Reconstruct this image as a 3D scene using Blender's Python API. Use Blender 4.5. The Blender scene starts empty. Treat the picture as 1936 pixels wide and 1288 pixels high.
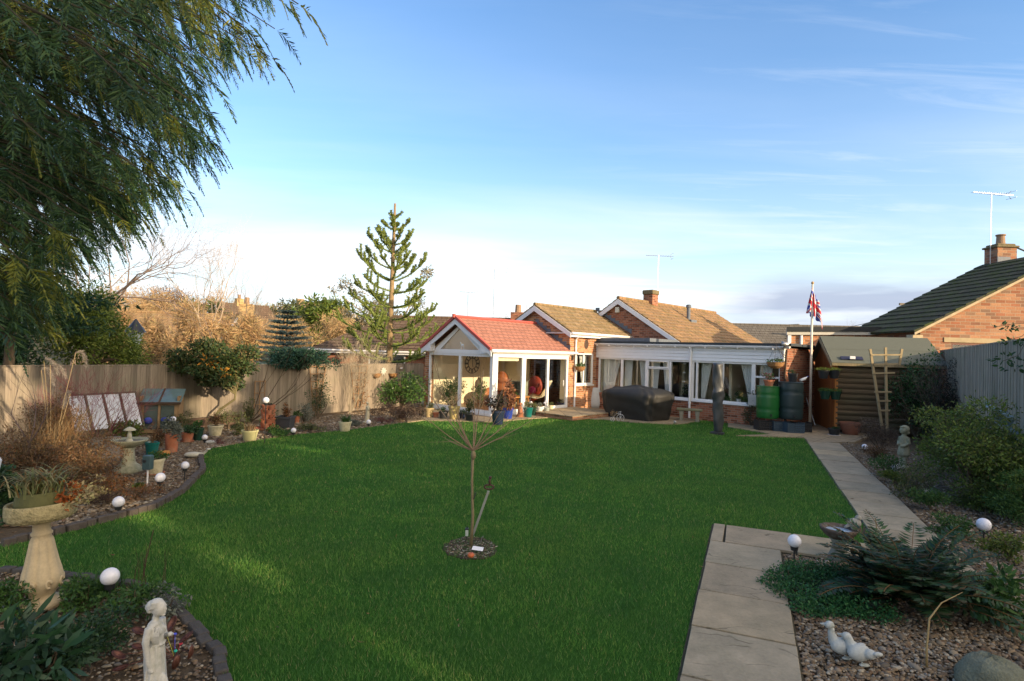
import bpy, math, random
import numpy as np
from math import sin, cos, pi, radians, atan2, sqrt
from mathutils import Vector, Matrix
S = bpy.context.scene
COL = S.collection
# ------------------------------------------------------------------ camera survey helpers
FPX, CH = 1085.0, 2.2
PT, RL = radians(1.05), radians(1.7)
FW = np.array([0, cos(PT), sin(PT)]); X0 = np.array([1., 0, 0]); U0 = np.array([0, -sin(PT), cos(PT)])
CR = cos(RL)*X0 + sin(RL)*U0; CU = -sin(RL)*X0 + cos(RL)*U0
def ray(px, py): return (px-968)*CR + (644-py)*CU + FPX*FW
def G(px, py, z=0.0):
    d = ray(px, py); t = (z-CH)/d[2]; return (float(d[0]*t), float(d[1]*t))
def D(px, py, Y):
    d = ray(px, py)*(1/ray(px, py)[1]); return (float(d[0]*Y), float(Y), float(CH+d[2]*Y))
def proj(x, y, z):
    q = np.array([x, y, z-CH]); f = q@FW
    return 968+FPX*(q@CR)/f, 644-FPX*(q@CU)/f
def sc(Y): return Y/FPX       # metres per photo pixel at depth Y
# ------------------------------------------------------------------ mesh builder
class MB:
    def __init__(s): s.v = []; s.f = []
    def add(s, vs, fs):
        n = len(s.v); s.v += [tuple(map(float, v)) for v in vs]; s.f += [tuple(n+i for i in f) for f in fs]; return s
    def box(s, x0, x1, y0, y1, z0, z1, M=None):
        vs = [(x, y, z) for z in (z0, z1) for y in (y0, y1) for x in (x0, x1)]
        if M: vs = [M(*v) for v in vs]
        return s.add(vs, [(0,2,3,1), (4,5,7,6), (0,1,5,4), (2,6,7,3), (0,4,6,2), (1,3,7,5)])
    def bar(s, p, q, w, h=None, up=(0,0,1)):
        h = h or w; p = Vector(p); q = Vector(q); d = (q-p).normalized(); u = Vector(up)
        if abs(d.dot(u)) > .95: u = Vector((0,1,0))
        r = d.cross(u).normalized(); t = r.cross(d)
        vs = []
        for c in (p, q):
            for a, b in ((-1,-1), (1,-1), (1,1), (-1,1)): vs.append(c + r*a*w/2 + t*b*h/2)
        return s.add(vs, [(0,1,2,3), (7,6,5,4), (0,4,5,1), (1,5,6,2), (2,6,7,3), (3,7,4,0)])
    def tube(s, pts, rad, n=8, cap=True):
        pts = [Vector(p) for p in pts]
        if not hasattr(rad, '__len__'): rad = [rad]*len(pts)
        vs = []; prev = None
        for i, p in enumerate(pts):
            a = pts[max(i-1, 0)]; b = pts[min(i+1, len(pts)-1)]; d = (b-a)
            if d.length < 1e-9: d = Vector((0,0,1))
            d.normalize()
            if prev is None:
                u = Vector((1,0,0)) if abs(d.x) < .9 else Vector((0,1,0)); u = (u - d*u.dot(d)).normalized()
            else:
                u = prev - d*prev.dot(d)
                u = u.normalized() if u.length > 1e-6 else Vector((1,0,0))
            prev = u; w = d.cross(u)
            for k in range(n):
                t = 2*pi*k/n; vs.append(p + (u*cos(t) + w*sin(t))*rad[i])
        fs = []
        m = len(pts)
        for i in range(m-1):
            for k in range(n):
                k2 = (k+1) % n; fs.append((i*n+k, i*n+k2, (i+1)*n+k2, (i+1)*n+k))
        if cap: fs.append(tuple(range(n-1, -1, -1))); fs.append(tuple((m-1)*n+k for k in range(n)))
        return s.add(vs, fs)
    def lathe(s, prof, n=24, c=(0,0,0), wob=None):
        vs = []
        for r, z in prof:
            for k in range(n):
                t = 2*pi*k/n; rr = r*(1 + (wob(t, z) if wob else 0)); vs.append((c[0]+rr*cos(t), c[1]+rr*sin(t), c[2]+z))
        fs = []
        for i in range(len(prof)-1):
            for k in range(n):
                k2 = (k+1) % n; fs.append((i*n+k, i*n+k2, (i+1)*n+k2, (i+1)*n+k))
        m = len(prof)
        fs.append(tuple(range(n-1, -1, -1))); fs.append(tuple((m-1)*n+k for k in range(n)))
        return s.add(vs, fs)
    def ell(s, c, r, n=12, m=8, R=None):
        vs = []; fs = []
        for i in range(m+1):
            a = pi*i/m - pi/2
            for k in range(n):
                t = 2*pi*k/n; v = Vector((r[0]*cos(a)*cos(t), r[1]*cos(a)*sin(t), r[2]*sin(a)))
                if R: v = R @ v
                vs.append(v + Vector(c))
        for i in range(m):
            for k in range(n):
                k2 = (k+1) % n; fs.append((i*n+k, i*n+k2, (i+1)*n+k2, (i+1)*n+k))
        return s.add(vs, fs)
    def prism(s, poly, y0, y1, M=None):       # poly in (x, z), extruded along y
        n = len(poly); vs = [(x, y0, z) for x, z in poly] + [(x, y1, z) for x, z in poly]
        if M: vs = [M(*v) for v in vs]
        fs = [tuple(range(n)), tuple(range(2*n-1, n-1, -1))] + [(i, n+i, n+(i+1) % n, (i+1) % n) for i in range(n)]
        return s.add(vs, fs)
    def slab(s, poly, z0, z1):                # poly in (x, y)
        n = len(poly); vs = [(x, y, z0) for x, y in poly] + [(x, y, z1) for x, y in poly]
        return s.add(vs, [tuple(range(n-1, -1, -1)), tuple(range(n, 2*n))] + [(i, (i+1) % n, n+(i+1) % n, n+i) for i in range(n)])
def link(o, parent=None):
    COL.objects.link(o)
    if parent is not None: o.parent = parent
    return o
def build(name, mb, m, parent=None, smooth=False, label=None, bevel=0, remesh=0, fix=True):
    me = bpy.data.meshes.new(name); me.from_pydata(mb.v, [], mb.f)
    if fix:
        import bmesh
        bm = bmesh.new(); bm.from_mesh(me); bmesh.ops.recalc_face_normals(bm, faces=bm.faces); bm.to_mesh(me); bm.free()
    me.materials.append(m)
    if smooth:
        me.polygons.foreach_set('use_smooth', [True]*len(me.polygons))
    o = link(bpy.data.objects.new(name, me), parent)
    if label: o['label'] = label
    if remesh:
        r = o.modifiers.new('r', 'REMESH'); r.mode = 'VOXEL'; r.voxel_size = remesh; r.use_smooth_shade = True
        sm = o.modifiers.new('s', 'SMOOTH'); sm.iterations = 1; sm.factor = .5
    if bevel:
        b = o.modifiers.new('b', 'BEVEL'); b.width = bevel; b.segments = 2; b.limit_method = 'ANGLE'; b.angle_limit = .8
    return o
def npmesh(name, V, Fq, m, parent=None, smooth=False, label=None):
    V = np.asarray(V, np.float32); Fq = np.asarray(Fq, np.int32); k = Fq.shape[1]; n = len(Fq)
    me = bpy.data.meshes.new(name); me.vertices.add(len(V)); me.vertices.foreach_set('co', V.ravel())
    me.loops.add(n*k); me.loops.foreach_set('vertex_index', Fq.ravel())
    me.polygons.add(n); me.polygons.foreach_set('loop_start', np.arange(0, n*k, k, dtype=np.int32))
    me.update(calc_edges=True); me.materials.append(m)
    if smooth: me.polygons.foreach_set('use_smooth', [True]*n)
    o = link(bpy.data.objects.new(name, me), parent)
    if label: o['label'] = label
    return o
def tag(o, label, cat, group=None):
    o['label'] = label; o['category'] = cat
    if group: o['group'] = group
    return o
def thing(name, label, cat, loc=(0,0,0), rz=0.0, group=None):
    o = bpy.data.objects.new(name, None); o.empty_display_size = .2; link(o)
    loc = tuple(loc)
    o.location = loc if len(loc) == 3 else (loc[0], loc[1], 0); o.rotation_euler = (0, 0, rz)
    return tag(o, label, cat, group)
def struct(o, kind='structure'): o['kind'] = kind; return o
def copytree(src, loc, rz=0, label=None, scale=None):
    c = src.copy(); link(c); c.location = loc; c.rotation_euler = (0, 0, rz)
    if scale: c.scale = scale
    if label: c['label'] = label
    for ch in src.children:
        d = ch.copy(); COL.objects.link(d); d.parent = c
        for g in ch.children:
            e = g.copy(); COL.objects.link(e); e.parent = d
    return c
# ------------------------------------------------------------------ materials
MATS = {}
class NT:
    def __init__(s, name):
        s.m = bpy.data.materials.new(name); s.m.use_nodes = True; s.t = s.m.node_tree; s.t.nodes.clear()
        s.out = s.t.nodes.new('ShaderNodeOutputMaterial')
    def n(s, typ, **kw):
        nd = s.t.nodes.new('ShaderNode'+typ)
        for k, v in kw.items():
            if k[0] == '_': setattr(nd, k[1:], v)
            else:
                nd.inputs[k.replace('__', ' ')].default_value = v
        return nd
    def l(s, a, b): s.t.links.new(a, b)
    def ramp(s, fac, stops):
        r = s.t.nodes.new('ShaderNodeValToRGB'); e = r.color_ramp.elements
        while len(e) < len(stops): e.new(.5)
        for i, (p, c) in enumerate(stops): e[i].position = p; e[i].color = (*c, 1) if len(c) == 3 else c
        s.l(fac, r.inputs[0]); return r.outputs[0]
    def mix(s, fac, a, b, mode='MIX'):
        x = s.t.nodes.new('ShaderNodeMix'); x.data_type = 'RGBA'; x.blend_type = mode
        for sock, val in ((x.inputs[0], fac), (x.inputs[6], a), (x.inputs[7], b)):
            if isinstance(val, (int, float)): sock.default_value = val
            elif isinstance(val, tuple): sock.default_value = (*val, 1) if len(val) == 3 else val
            else: s.l(val, sock)
        return x.outputs[2]
    def coord(s, kind='Object', scale=(1,1,1)):
        c = s.n('TexCoord'); mp = s.n('Mapping'); mp.inputs['Scale'].default_value = scale; s.l(c.outputs[kind], mp.inputs[0]); return mp.outputs[0]
    def noise(s, vec, scale, detail=4, rough=.55):
        x = s.n('TexNoise', Scale=scale, Detail=detail, Roughness=rough); s.l(vec, x.inputs['Vector']); return x.outputs['Fac']
    def bump(s, h, strength=.3, dist=.02):
        b = s.n('Bump', Strength=strength, Distance=dist); s.l(h, b.inputs['Height']); return b.outputs[0]
    def bsdf(s, col, rough=.8, metal=0, spec=.3, bump=None, trans=None):
        p = s.n('BsdfPrincipled', Roughness=rough, Metallic=metal); p.inputs['Specular IOR Level'].default_value = spec
        if isinstance(col, tuple): p.inputs['Base Color'].default_value = (*col[:3], 1)
        else: s.l(col, p.inputs['Base Color'])
        if bump: s.l(bump, p.inputs['Normal'])
        s.l(p.outputs[0], s.out.inputs[0]); return p
def mul(c, k): return tuple(min(1, x*k) for x in c)
def mat(name, c, rough=.75, var=.25, scale=6, metal=0, spec=.3, bump=.15, fine=60, dirt=None, dist=.01):
    """plain coloured material with blotches and fine grain"""
    if name in MATS: return MATS[name]
    n = NT(name); v = n.coord()
    a = n.noise(v, scale, 5); b = n.noise(v, fine, 3)
    col = n.ramp(a, [(.25, mul(c, 1-var)), (.75, mul(c, 1+var*.6))])
    col = n.mix(.25, col, n.ramp(b, [(.3, mul(c, .7)), (.7, mul(c, 1.2))]))
    if dirt:
        d = n.noise(v, scale*.6, 6, .7); col = n.mix(n.ramp(d, [(.5, (0,0,0)), (.68, (.8,.8,.8))]), col, dirt)
    n.bsdf(col, rough, metal, spec, n.bump(b, bump, dist))
    MATS[name] = n.m; return n.m
def leafmat(name, cols, rough=.55, tr=.25, spec=.3):
    if name in MATS: return MATS[name]
    n = NT(name); g = n.n('NewGeometry'); k = len(cols)
    col = n.ramp(g.outputs['Random Per Island'], [((i+.3)/k, c) for i, c in enumerate(cols)])
    v = n.coord(); b = n.noise(v, 1.2, 3); col = n.mix(1, col, n.ramp(b, [(.3, (.7,.7,.7)), (.7, (1.2,1.2,1.15))]), 'MULTIPLY')
    p = n.bsdf(col, rough, 0, spec)
    if tr:
        t = n.n('BsdfTranslucent'); n.l(col, t.inputs[0]); x = n.n('MixShader', Fac=tr); n.l(p.outputs[0], x.inputs[1]); n.l(t.outputs[0], x.inputs[2]); n.l(x.outputs[0], n.out.inputs[0])
    MATS[name] = n.m; return n.m
def brickmat(name, c1, c2, mortar, bw=.225, bh=.075, bumpst=.5, kind='xyz', third=None):
    if name in MATS: return MATS[name]
    n = NT(name); c = n.n('TexCoord'); s = n.n('SeparateXYZ'); n.l(c.outputs['Object'], s.inputs[0])
    a = n.n('Math', _operation='ADD'); n.l(s.outputs[0], a.inputs[0]); n.l(s.outputs[1], a.inputs[1])
    cb = n.n('CombineXYZ'); n.l(a.outputs[0], cb.inputs[0]); n.l(s.outputs[2], cb.inputs[1])
    br = n.n('TexBrick', Scale=1.0); br.inputs['Brick Width'].default_value = bw; br.inputs['Row Height'].default_value = bh
    br.inputs['Mortar Size'].default_value = bh*.09; br.inputs['Mortar Smooth'].default_value = .2; br.inputs['Bias'].default_value = 0
    br.inputs['Color1'].default_value = (0,0,0,1); br.inputs['Color2'].default_value = (1,1,1,1); br.inputs['Mortar'].default_value = (.5,.5,.5,1)
    n.l(cb.outputs[0], br.inputs['Vector'])
    third = third or mul(c1, .45)
    col = n.ramp(br.outputs['Color'], [(.0, c1), (.35, c2), (.62, mul(c1, .8)), (.8, third), (.95, c2)])
    v = n.coord(); nz = n.noise(v, 25, 5, .7); col = n.mix(1, col, n.ramp(nz, [(.3, (.75,.75,.75)), (.7, (1.2,1.2,1.2))]), 'MULTIPLY')
    big = n.noise(v, .9, 4); col = n.mix(1, col, n.ramp(big, [(.3, (.82,.8,.8)), (.7, (1.12,1.1,1.1))]), 'MULTIPLY')
    col = n.mix(br.outputs['Fac'], col, mortar)
    h = n.n('Math', _operation='SUBTRACT'); h.inputs[0].default_value = 1; n.l(br.outputs['Fac'], h.inputs[1])
    n.bsdf(col, .9, 0, .2, n.bump(h.outputs[0], bumpst, .01))
    MATS[name] = n.m; return n.m
def tilemat(name, c1, c2, moss, mossamt=.5, tw=.33, along='x', th=.32):
    """roof tiles: colour varies tile by tile; the courses themselves are modelled"""
    if name in MATS: return MATS[name]
    n = NT(name); c = n.n('TexCoord'); s = n.n('SeparateXYZ'); n.l(c.outputs['Object'], s.inputs[0])
    o1 = s.outputs[0] if along == 'x' else s.outputs[1]; o2 = s.outputs[1] if along == 'x' else s.outputs[0]
    cb = n.n('CombineXYZ'); n.l(o1, cb.inputs[0]); n.l(o2, cb.inputs[1])
    br = n.n('TexBrick', Scale=1.0); br.inputs['Brick Width'].default_value = tw; br.inputs['Row Height'].default_value = th
    br.inputs['Mortar Size'].default_value = .012; br.inputs['Color1'].default_value = (0,0,0,1); br.inputs['Color2'].default_value = (1,1,1,1)
    n.l(cb.outputs[0], br.inputs['Vector'])
    col = n.ramp(br.outputs['Color'], [(0, c1), (.5, mul(c1, 1.15)), (1, c2)])
    v = n.coord(); nz = n.noise(v, 14, 6, .75); col = n.mix(1, col, n.ramp(nz, [(.3, (.65,.65,.65)), (.7, (1.25,1.2,1.15))]), 'MULTIPLY')
    mz = n.noise(n.coord(scale=(1.2, 1.2, 1.2)), 2.1, 7, .8); col = n.mix(n.ramp(mz, [(.62-.2*mossamt, (0,0,0)), (.8-.2*mossamt, (.85,.85,.85))]), col, moss)
    l = n.noise(v, 30, 3, .9); col = n.mix(n.ramp(l, [(.68, (0,0,0)), (.74, (.6,.6,.6))]), col, (.5,.48,.4))
    col = n.mix(br.outputs['Fac'], col, mul(c1, .35))
    h = n.mix(.5, nz, mz)
    n.bsdf(col, .92, 0, .15, n.bump(h, .6, .02))
    MATS[name] = n.m; return n.m
def boardmat(name, c1, c2, w=.12, axis='x', dirt=(.12,.13,.05), rough=.9, grey=.5):
    """weathered timber: each board its own tone, grain along the board"""
    if name in MATS: return MATS[name]
    n = NT(name); c = n.n('TexCoord'); s = n.n('SeparateXYZ'); n.l(c.outputs['Object'], s.inputs[0])
    o = {'x': 0, 'y': 1, 'z': 2}[axis]
    m = n.n('Math', _operation='DIVIDE'); n.l(s.outputs[o], m.inputs[0]); m.inputs[1].default_value = w
    fl = n.n('Math', _operation='FLOOR'); n.l(m.outputs[0], fl.inputs[0])
    wn = n.n('TexWhiteNoise', _noise_dimensions='1D'); n.l(fl.outputs[0], wn.inputs['W'])
    col = n.ramp(wn.outputs['Value'], [(0, c1), (.5, mul(c1, .8)), (1, c2)])
    scl = {'x': (30, 30, 1.2), 'y': (30, 30, 1.2), 'z': (1.2, 1.2, 30)}[axis]
    gr = n.noise(n.coord(scale=scl), 1.5, 6, .7); col = n.mix(1, col, n.ramp(gr, [(.3, (.62,.62,.62)), (.7, (1.25,1.25,1.25))]), 'MULTIPLY')
    bz = n.noise(n.coord(), 1.1, 5); col = n.mix(n.ramp(bz, [(.5, (0,0,0)), (.75, (.55,.55,.55))]), col, dirt)
    n.bsdf(col, rough, 0, .2, n.bump(gr, .35, .01))
    MATS[name] = n.m; return n.m
WHITE = mat('white_upvc', (.78,.78,.78), .35, .05, 3, spec=.5, bump=.02)
WHITEP = mat('white_paint', (.74,.74,.76), .5, .08, 3, bump=.05)
CREAM = mat('cream_plaster', (.82,.73,.52), .9, .06, 2)
DARKIN = mat('dark_interior', (.06,.05,.045), .9)
TERRA = mat('terracotta', (.42,.15,.08), .85, .3, 9, dirt=(.35,.25,.18))
CREAMPOT = mat('cream_stoneware', (.55,.5,.34), .8, .2, 9, dirt=(.25,.24,.14))
STONE = mat('cast_stone', (.42,.37,.27), .92, .25, 14, bump=.5, dirt=(.2,.2,.12))
STONEW = mat('pale_stone', (.5,.49,.44), .9, .18, 14, bump=.35, dirt=(.33,.33,.27))
SOIL = mat('soil', (.05,.035,.025), 1, .4, 20, bump=1, fine=80)
BLACKP = mat('black_plastic', (.02,.022,.025), .45, .2, spec=.5)
BARK = mat('bark', (.1,.075,.05), .95, .4, 12, bump=.8)
BARKG = mat('grey_bark', (.17,.15,.12), .95, .4, 12, bump=.8)
TWIGO = mat('orange_twigs', (.42,.25,.11), .9, .3)
DKWOOD = mat('dark_wood', (.07,.045,.03), .85, .4)
WOODT = mat('trellis_wood', (.28,.17,.09), .9, .3)
METAL = mat('galvanised', (.42,.42,.42), .4, .15, metal=.8)
DKMETAL = mat('dark_metal', (.05,.05,.05), .5, .2, metal=.3)
LEAD = mat('lead_flashing', (.13,.15,.18), .6, .25, 10)
FELT = mat('green_felt', (.115,.125,.1), .95, .12, 40, bump=.3, fine=200)
GLOBE = mat('solar_globe', (.72,.72,.78), .25, .03, spec=.6, bump=0)
def glassmat(name, tint=(.98,.99,.985), refl=.1):
    n = NT(name); t = n.n('BsdfTransparent'); t.inputs[0].default_value = (*tint, 1)
    g = n.n('BsdfGlossy', Roughness=.01); g.inputs[0].default_value = (1,1,1,1)
    lw = n.n('LayerWeight'); lw.inputs[0].default_value = .5; pw = n.n('Math', _operation='POWER'); n.l(lw.outputs['Facing'], pw.inputs[0]); pw.inputs[1].default_value = 4; ad = n.n('Math', _operation='MULTIPLY_ADD'); n.l(pw.outputs[0], ad.inputs[0]); ad.inputs[1].default_value = .8; ad.inputs[2].default_value = refl*.45
    x = n.n('MixShader'); n.l(ad.outputs[0], x.inputs[0]); n.l(t.outputs[0], x.inputs[1]); n.l(g.outputs[0], x.inputs[2]); n.l(x.outputs[0], n.out.inputs[0]); return n.m
GLASS = glassmat('window_glass')
# ------------------------------------------------------------------ foliage
def unit(A): return A/np.maximum(np.linalg.norm(A, axis=1, keepdims=True), 1e-9)
def leaves(P, Dr, L, W, rng, fold=.15, up=None, hexa=False):
    """one diamond leaf per point; L and W arrays or numbers"""
    n = len(P); Dr = unit(Dr); L = np.broadcast_to(np.asarray(L, float).reshape(-1, 1), (n, 1)); W = np.broadcast_to(np.asarray(W, float).reshape(-1, 1), (n, 1))
    R = rng.normal(size=(n, 3)) if up is None else np.broadcast_to(np.array(up, float), (n, 3)) + rng.normal(size=(n, 3))*.35
    Sd = unit(np.cross(Dr, R)); Nn = np.cross(Sd, Dr)
    if hexa:
        V = np.stack([P, P+Dr*L*.28+Sd*W*.42-Nn*L*fold*.6, P+Dr*L*.62+Sd*W*.4-Nn*L*fold, P+Dr*L-Nn*L*fold*1.6, P+Dr*L*.62-Sd*W*.4-Nn*L*fold, P+Dr*L*.28-Sd*W*.42-Nn*L*fold*.6], 1).reshape(-1, 3); return V, np.arange(6*n).reshape(-1, 6)
    V = np.stack([P, P+Dr*L*.5+Sd*W*.5-Nn*L*fold, P+Dr*L-Nn*L*fold*.5, P+Dr*L*.5-Sd*W*.5-Nn*L*fold], 1).reshape(-1, 3)
    return V, np.arange(4*n).reshape(-1, 4)
def cloudpts(rng, clusters, n, shell=.55):
    w = np.array([c[3]*c[4]*c[5] for c in clusters])**(.75); w /= w.sum(); idx = rng.choice(len(clusters), n, p=w)
    C = np.array([c[:3] for c in clusters])[idx]; R = np.array([c[3:6] for c in clusters])[idx]
    d = unit(rng.normal(size=(n, 3))); r = shell + (1-shell)*rng.random((n, 1))**.6
    r = r*(1+.18*rng.normal(size=(n, 1)))
    return C + d*R*r, d
def blobs(rng, c, r, k, f=.42):
    """k small clusters spread over and in an ellipsoid: an uneven crown"""
    out = []
    for i in range(k):
        d = rng.normal(size=3); d /= np.linalg.norm(d); q = rng.uniform(.45, .95) if i > k//5 else rng.uniform(0, .4)
        s = rng.uniform(.6, 1.25)*f
        out.append((c[0]+d[0]*r[0]*q, c[1]+d[1]*r[1]*q, c[2]+d[2]*r[2]*q, r[0]*s, r[1]*s, r[2]*s))
    return out
def foliage(name, parent, m, clusters, n, L, W, seed=1, droop=0., shell=.5, out=.8, label=None, zmin=None, up=None):
    rng = np.random.default_rng(seed); P, d = cloudpts(rng, clusters, n, shell)
    if zmin is not None: P[:, 2] = np.maximum(P[:, 2], zmin + .05*rng.random(n))
    Dr = d*out + rng.normal(size=(n, 3))*.6 + np.array([0, 0, -droop]); s = rng.uniform(.6, 1.3, n)
    V, F = leaves(P, Dr, L*s, W*s, rng, up=up, hexa=W/L > .28); return npmesh(name, V, F, m, parent, label=label)
def grow(mb, rng, p, d, L, r, depth, split=3, n=5, curl=.25, spread=.6, up=.1, taper=.6, tips=None):
    """recursive bare branches"""
    p = Vector(p); d = Vector(d).normalized(); k = 4 if depth > 1 else 3; pts = [p.copy()]; rr = [r]
    for i in range(k):
        d = (d + Vector(rng.normal(size=3))*curl*.5 + Vector((0, 0, up*.5))).normalized(); p = p + d*L/k; pts.append(p.copy()); rr.append(r*(1-(1-taper)*(i+1)/k))
    mb.tube(pts, rr, n if depth > 1 else 3, cap=False)
    if depth <= 0:
        if tips is not None: tips.append((tuple(p), tuple(d)))
        return
    for i in range(split):
        a = rng.normal(size=3); a = Vector(a); a = (a - d*a.dot(d)); a = a.normalized() if a.length > .01 else Vector((1,0,0))
        t = rng.uniform(.35, 1.0) if i else 1.0; q = pts[max(1, int(round(t*k)))]
        nd = (d + a*spread*rng.uniform(.6, 1.3)).normalized()
        grow(mb, rng, q, nd, L*rng.uniform(.6, .85), max(r*taper*rng.uniform(.6, .95), .0015), depth-1, split, n, curl, spread, up, taper, tips)
def inpoly(P, poly):
    x, y = P[:, 0], P[:, 1]; ins = np.zeros(len(P), bool); n = len(poly); j = n-1
    for i in range(n):
        xi, yi = poly[i]; xj, yj = poly[j]
        c = ((yi > y) != (yj > y)) & (x < (xj-xi)*(y-yi)/((yj-yi) or 1e-9)+xi); ins ^= c; j = i
    return ins
# ------------------------------------------------------------------ SKY, SUN, CAMERA
SUN_AZ, SUN_EL = radians(130), radians(14)
w = bpy.data.worlds.new('World'); S.world = w; w.use_nodes = True; wt = w.node_tree; wt.nodes.clear()
def wn(t): return wt.nodes.new('ShaderNode'+t)
sky = wn('TexSky'); sky.sky_type = 'NISHITA'; sky.sun_disc = False; sky.sun_elevation = SUN_EL; sky.sun_rotation = SUN_AZ
sky.air_density = 1.2; sky.dust_density = .4; sky.ozone_density = 2.2; sky.altitude = 50
tc = wn('TexCoord'); sp = wn('SeparateXYZ'); wt.links.new(tc.outputs['Generated'], sp.inputs[0])
def wramp(src, stops):
    r = wn('ValToRGB'); e = r.color_ramp.elements
    while len(e) < len(stops): e.new(.5)
    for i, (p, c) in enumerate(stops): e[i].position = p; e[i].color = (*c, 1)
    wt.links.new(src, r.inputs[0]); return r.outputs[0]
def wmix(f, a, b, mode='MIX'):
    x = wn('Mix'); x.data_type = 'RGBA'; x.blend_type = mode
    for so, v in ((x.inputs[0], f), (x.inputs[6], a), (x.inputs[7], b)):
        if isinstance(v, (int, float)): so.default_value = v
        elif isinstance(v, tuple): so.default_value = (*v, 1)
        else: wt.links.new(v, so)
    return x.outputs[2]
# clouds lie on a layer overhead: direction divided by its height
zc = wn('Math'); zc.operation = 'MAXIMUM'; wt.links.new(sp.outputs[2], zc.inputs[0]); zc.inputs[1].default_value = .03
dx = wn('Math'); dx.operation = 'DIVIDE'; wt.links.new(sp.outputs[0], dx.inputs[0]); wt.links.new(zc.outputs[0], dx.inputs[1])
dy = wn('Math'); dy.operation = 'DIVIDE'; wt.links.new(sp.outputs[1], dy.inputs[0]); wt.links.new(zc.outputs[0], dy.inputs[1])
cv = wn('CombineXYZ'); wt.links.new(dx.outputs[0], cv.inputs[0]); wt.links.new(dy.outputs[0], cv.inputs[1])
mp = wn('Mapping'); mp.inputs['Scale'].default_value = (.22, .42, 1); mp.inputs['Rotation'].default_value = (0, 0, .35); mp.inputs['Location'].default_value = (3.1, 1.7, 0); wt.links.new(cv.outputs[0], mp.inputs[0])
nz = wn('TexNoise'); nz.inputs['Scale'].default_value = .8; nz.inputs['Detail'].default_value = 8; nz.inputs['Roughness'].default_value = .55; nz.inputs['Distortion'].default_value = .4
wt.links.new(mp.outputs[0], nz.inputs['Vector'])
band = wramp(sp.outputs[2], [(0, (1,1,1)), (.12, (.95,.95,.95)), (.2, (.35,.35,.35)), (.34, (.1,.1,.1)), (.55, (.05,.05,.05)), (1, (0,0,0))])
veil = wramp(sp.outputs[2], [(0, (.9,.9,.9)), (.08, (.8,.8,.8)), (.18, (.35,.35,.35)), (.36, (.06,.06,.06)), (.6, (0,0,0))])
cl = wramp(nz.outputs['Fac'], [(.42, (0,0,0)), (.62, (1,1,1))])
cf = wmix(1.0, cl, band, 'MULTIPLY')
base = wmix(1.0, sky.outputs[0], (.53, .74, .96), 'MULTIPLY')
base = wmix(veil, base, (3.35, 3.6, 3.8))
# grey undersides low on the right
mp2 = wn('Mapping'); mp2.inputs['Scale'].default_value = (2.2, 2.2, 13); mp2.inputs['Location'].default_value = (.9, .2, .55); wt.links.new(tc.outputs['Generated'], mp2.inputs[0])
nz2 = wn('TexNoise'); nz2.inputs['Scale'].default_value = 1.1; nz2.inputs['Detail'].default_value = 6; wt.links.new(mp2.outputs[0], nz2.inputs['Vector'])
g1 = wramp(nz2.outputs['Fac'], [(.46, (0,0,0)), (.62, (1,1,1))])
g2 = wramp(sp.outputs[0], [(.28, (0,0,0)), (.42, (1,1,1))]); g3 = wramp(sp.outputs[2], [(0, (1,1,1)), (.1, (.9,.9,.9)), (.15, (0,0,0))])
colr = wmix(cf, base, (3.9, 3.95, 4.05))
mp3 = wn('Mapping'); mp3.inputs['Scale'].default_value = (.5, 2.6, 1); mp3.inputs['Rotation'].default_value = (0, 0, -1.0); wt.links.new(cv.outputs[0], mp3.inputs[0])
nz3 = wn('TexNoise'); nz3.inputs['Scale'].default_value = 1.3; nz3.inputs['Detail'].default_value = 10; nz3.inputs['Roughness'].default_value = .62; nz3.inputs['Distortion'].default_value = .8; wt.links.new(mp3.outputs[0], nz3.inputs['Vector'])
ci = wmix(1.0, wramp(nz3.outputs['Fac'], [(.52, (0,0,0)), (.8, (.5,.5,.5))]), wmix(1.0, wramp(sp.outputs[0], [(.1, (.12,.12,.12)), (.5, (1,1,1))]), wramp(sp.outputs[2], [(.1, (1,1,1)), (.36, (.8,.8,.8)), (.6, (.2,.2,.2))]), 'MULTIPLY'), 'MULTIPLY')
colr = wmix(ci, colr, (3.3, 3.5, 3.8))
gf = wmix(1.0, wmix(1.0, g1, g2, 'MULTIPLY'), g3, 'MULTIPLY'); colr = wmix(gf, colr, (1.5, 1.75, 2.3))
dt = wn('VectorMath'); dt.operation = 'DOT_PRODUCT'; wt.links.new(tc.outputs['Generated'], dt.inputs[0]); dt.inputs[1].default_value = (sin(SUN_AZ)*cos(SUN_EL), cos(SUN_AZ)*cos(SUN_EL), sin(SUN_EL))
glow = wramp(dt.outputs['Value'], [(.15, (0,0,0)), (.6, (.35,.35,.35)), (1, (1,1,1))]); colr = wmix(glow, colr, (10.5, 8.6, 6.2))   # bright sky around the sun, with warm fill added to lift the shade
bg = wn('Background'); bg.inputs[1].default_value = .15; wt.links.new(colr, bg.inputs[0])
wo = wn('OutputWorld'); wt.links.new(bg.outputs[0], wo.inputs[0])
sl = bpy.data.lights.new('sun', 'SUN'); sl.energy = 3.3; sl.angle = radians(.5); sl.color = (1, .77, .5)
so = bpy.data.objects.new('sun', sl); link(so)
sd = Vector((sin(SUN_AZ)*cos(SUN_EL), cos(SUN_AZ)*cos(SUN_EL), sin(SUN_EL)))
so.rotation_euler = sd.to_track_quat('Z', 'Y').to_euler(); so.location = (30, -20, 30)
cd = bpy.data.cameras.new('camera'); cam = bpy.data.objects.new('camera', cd); link(cam); S.camera = cam
cd.sensor_width = 36; cd.lens = 36*FPX/1936; cd.clip_start = .05; cd.clip_end = 6000
M3 = Matrix((CR, CU, -FW)).transposed(); cam.matrix_world = Matrix.Translation((0, 0, CH)) @ M3.to_4x4()
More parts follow.
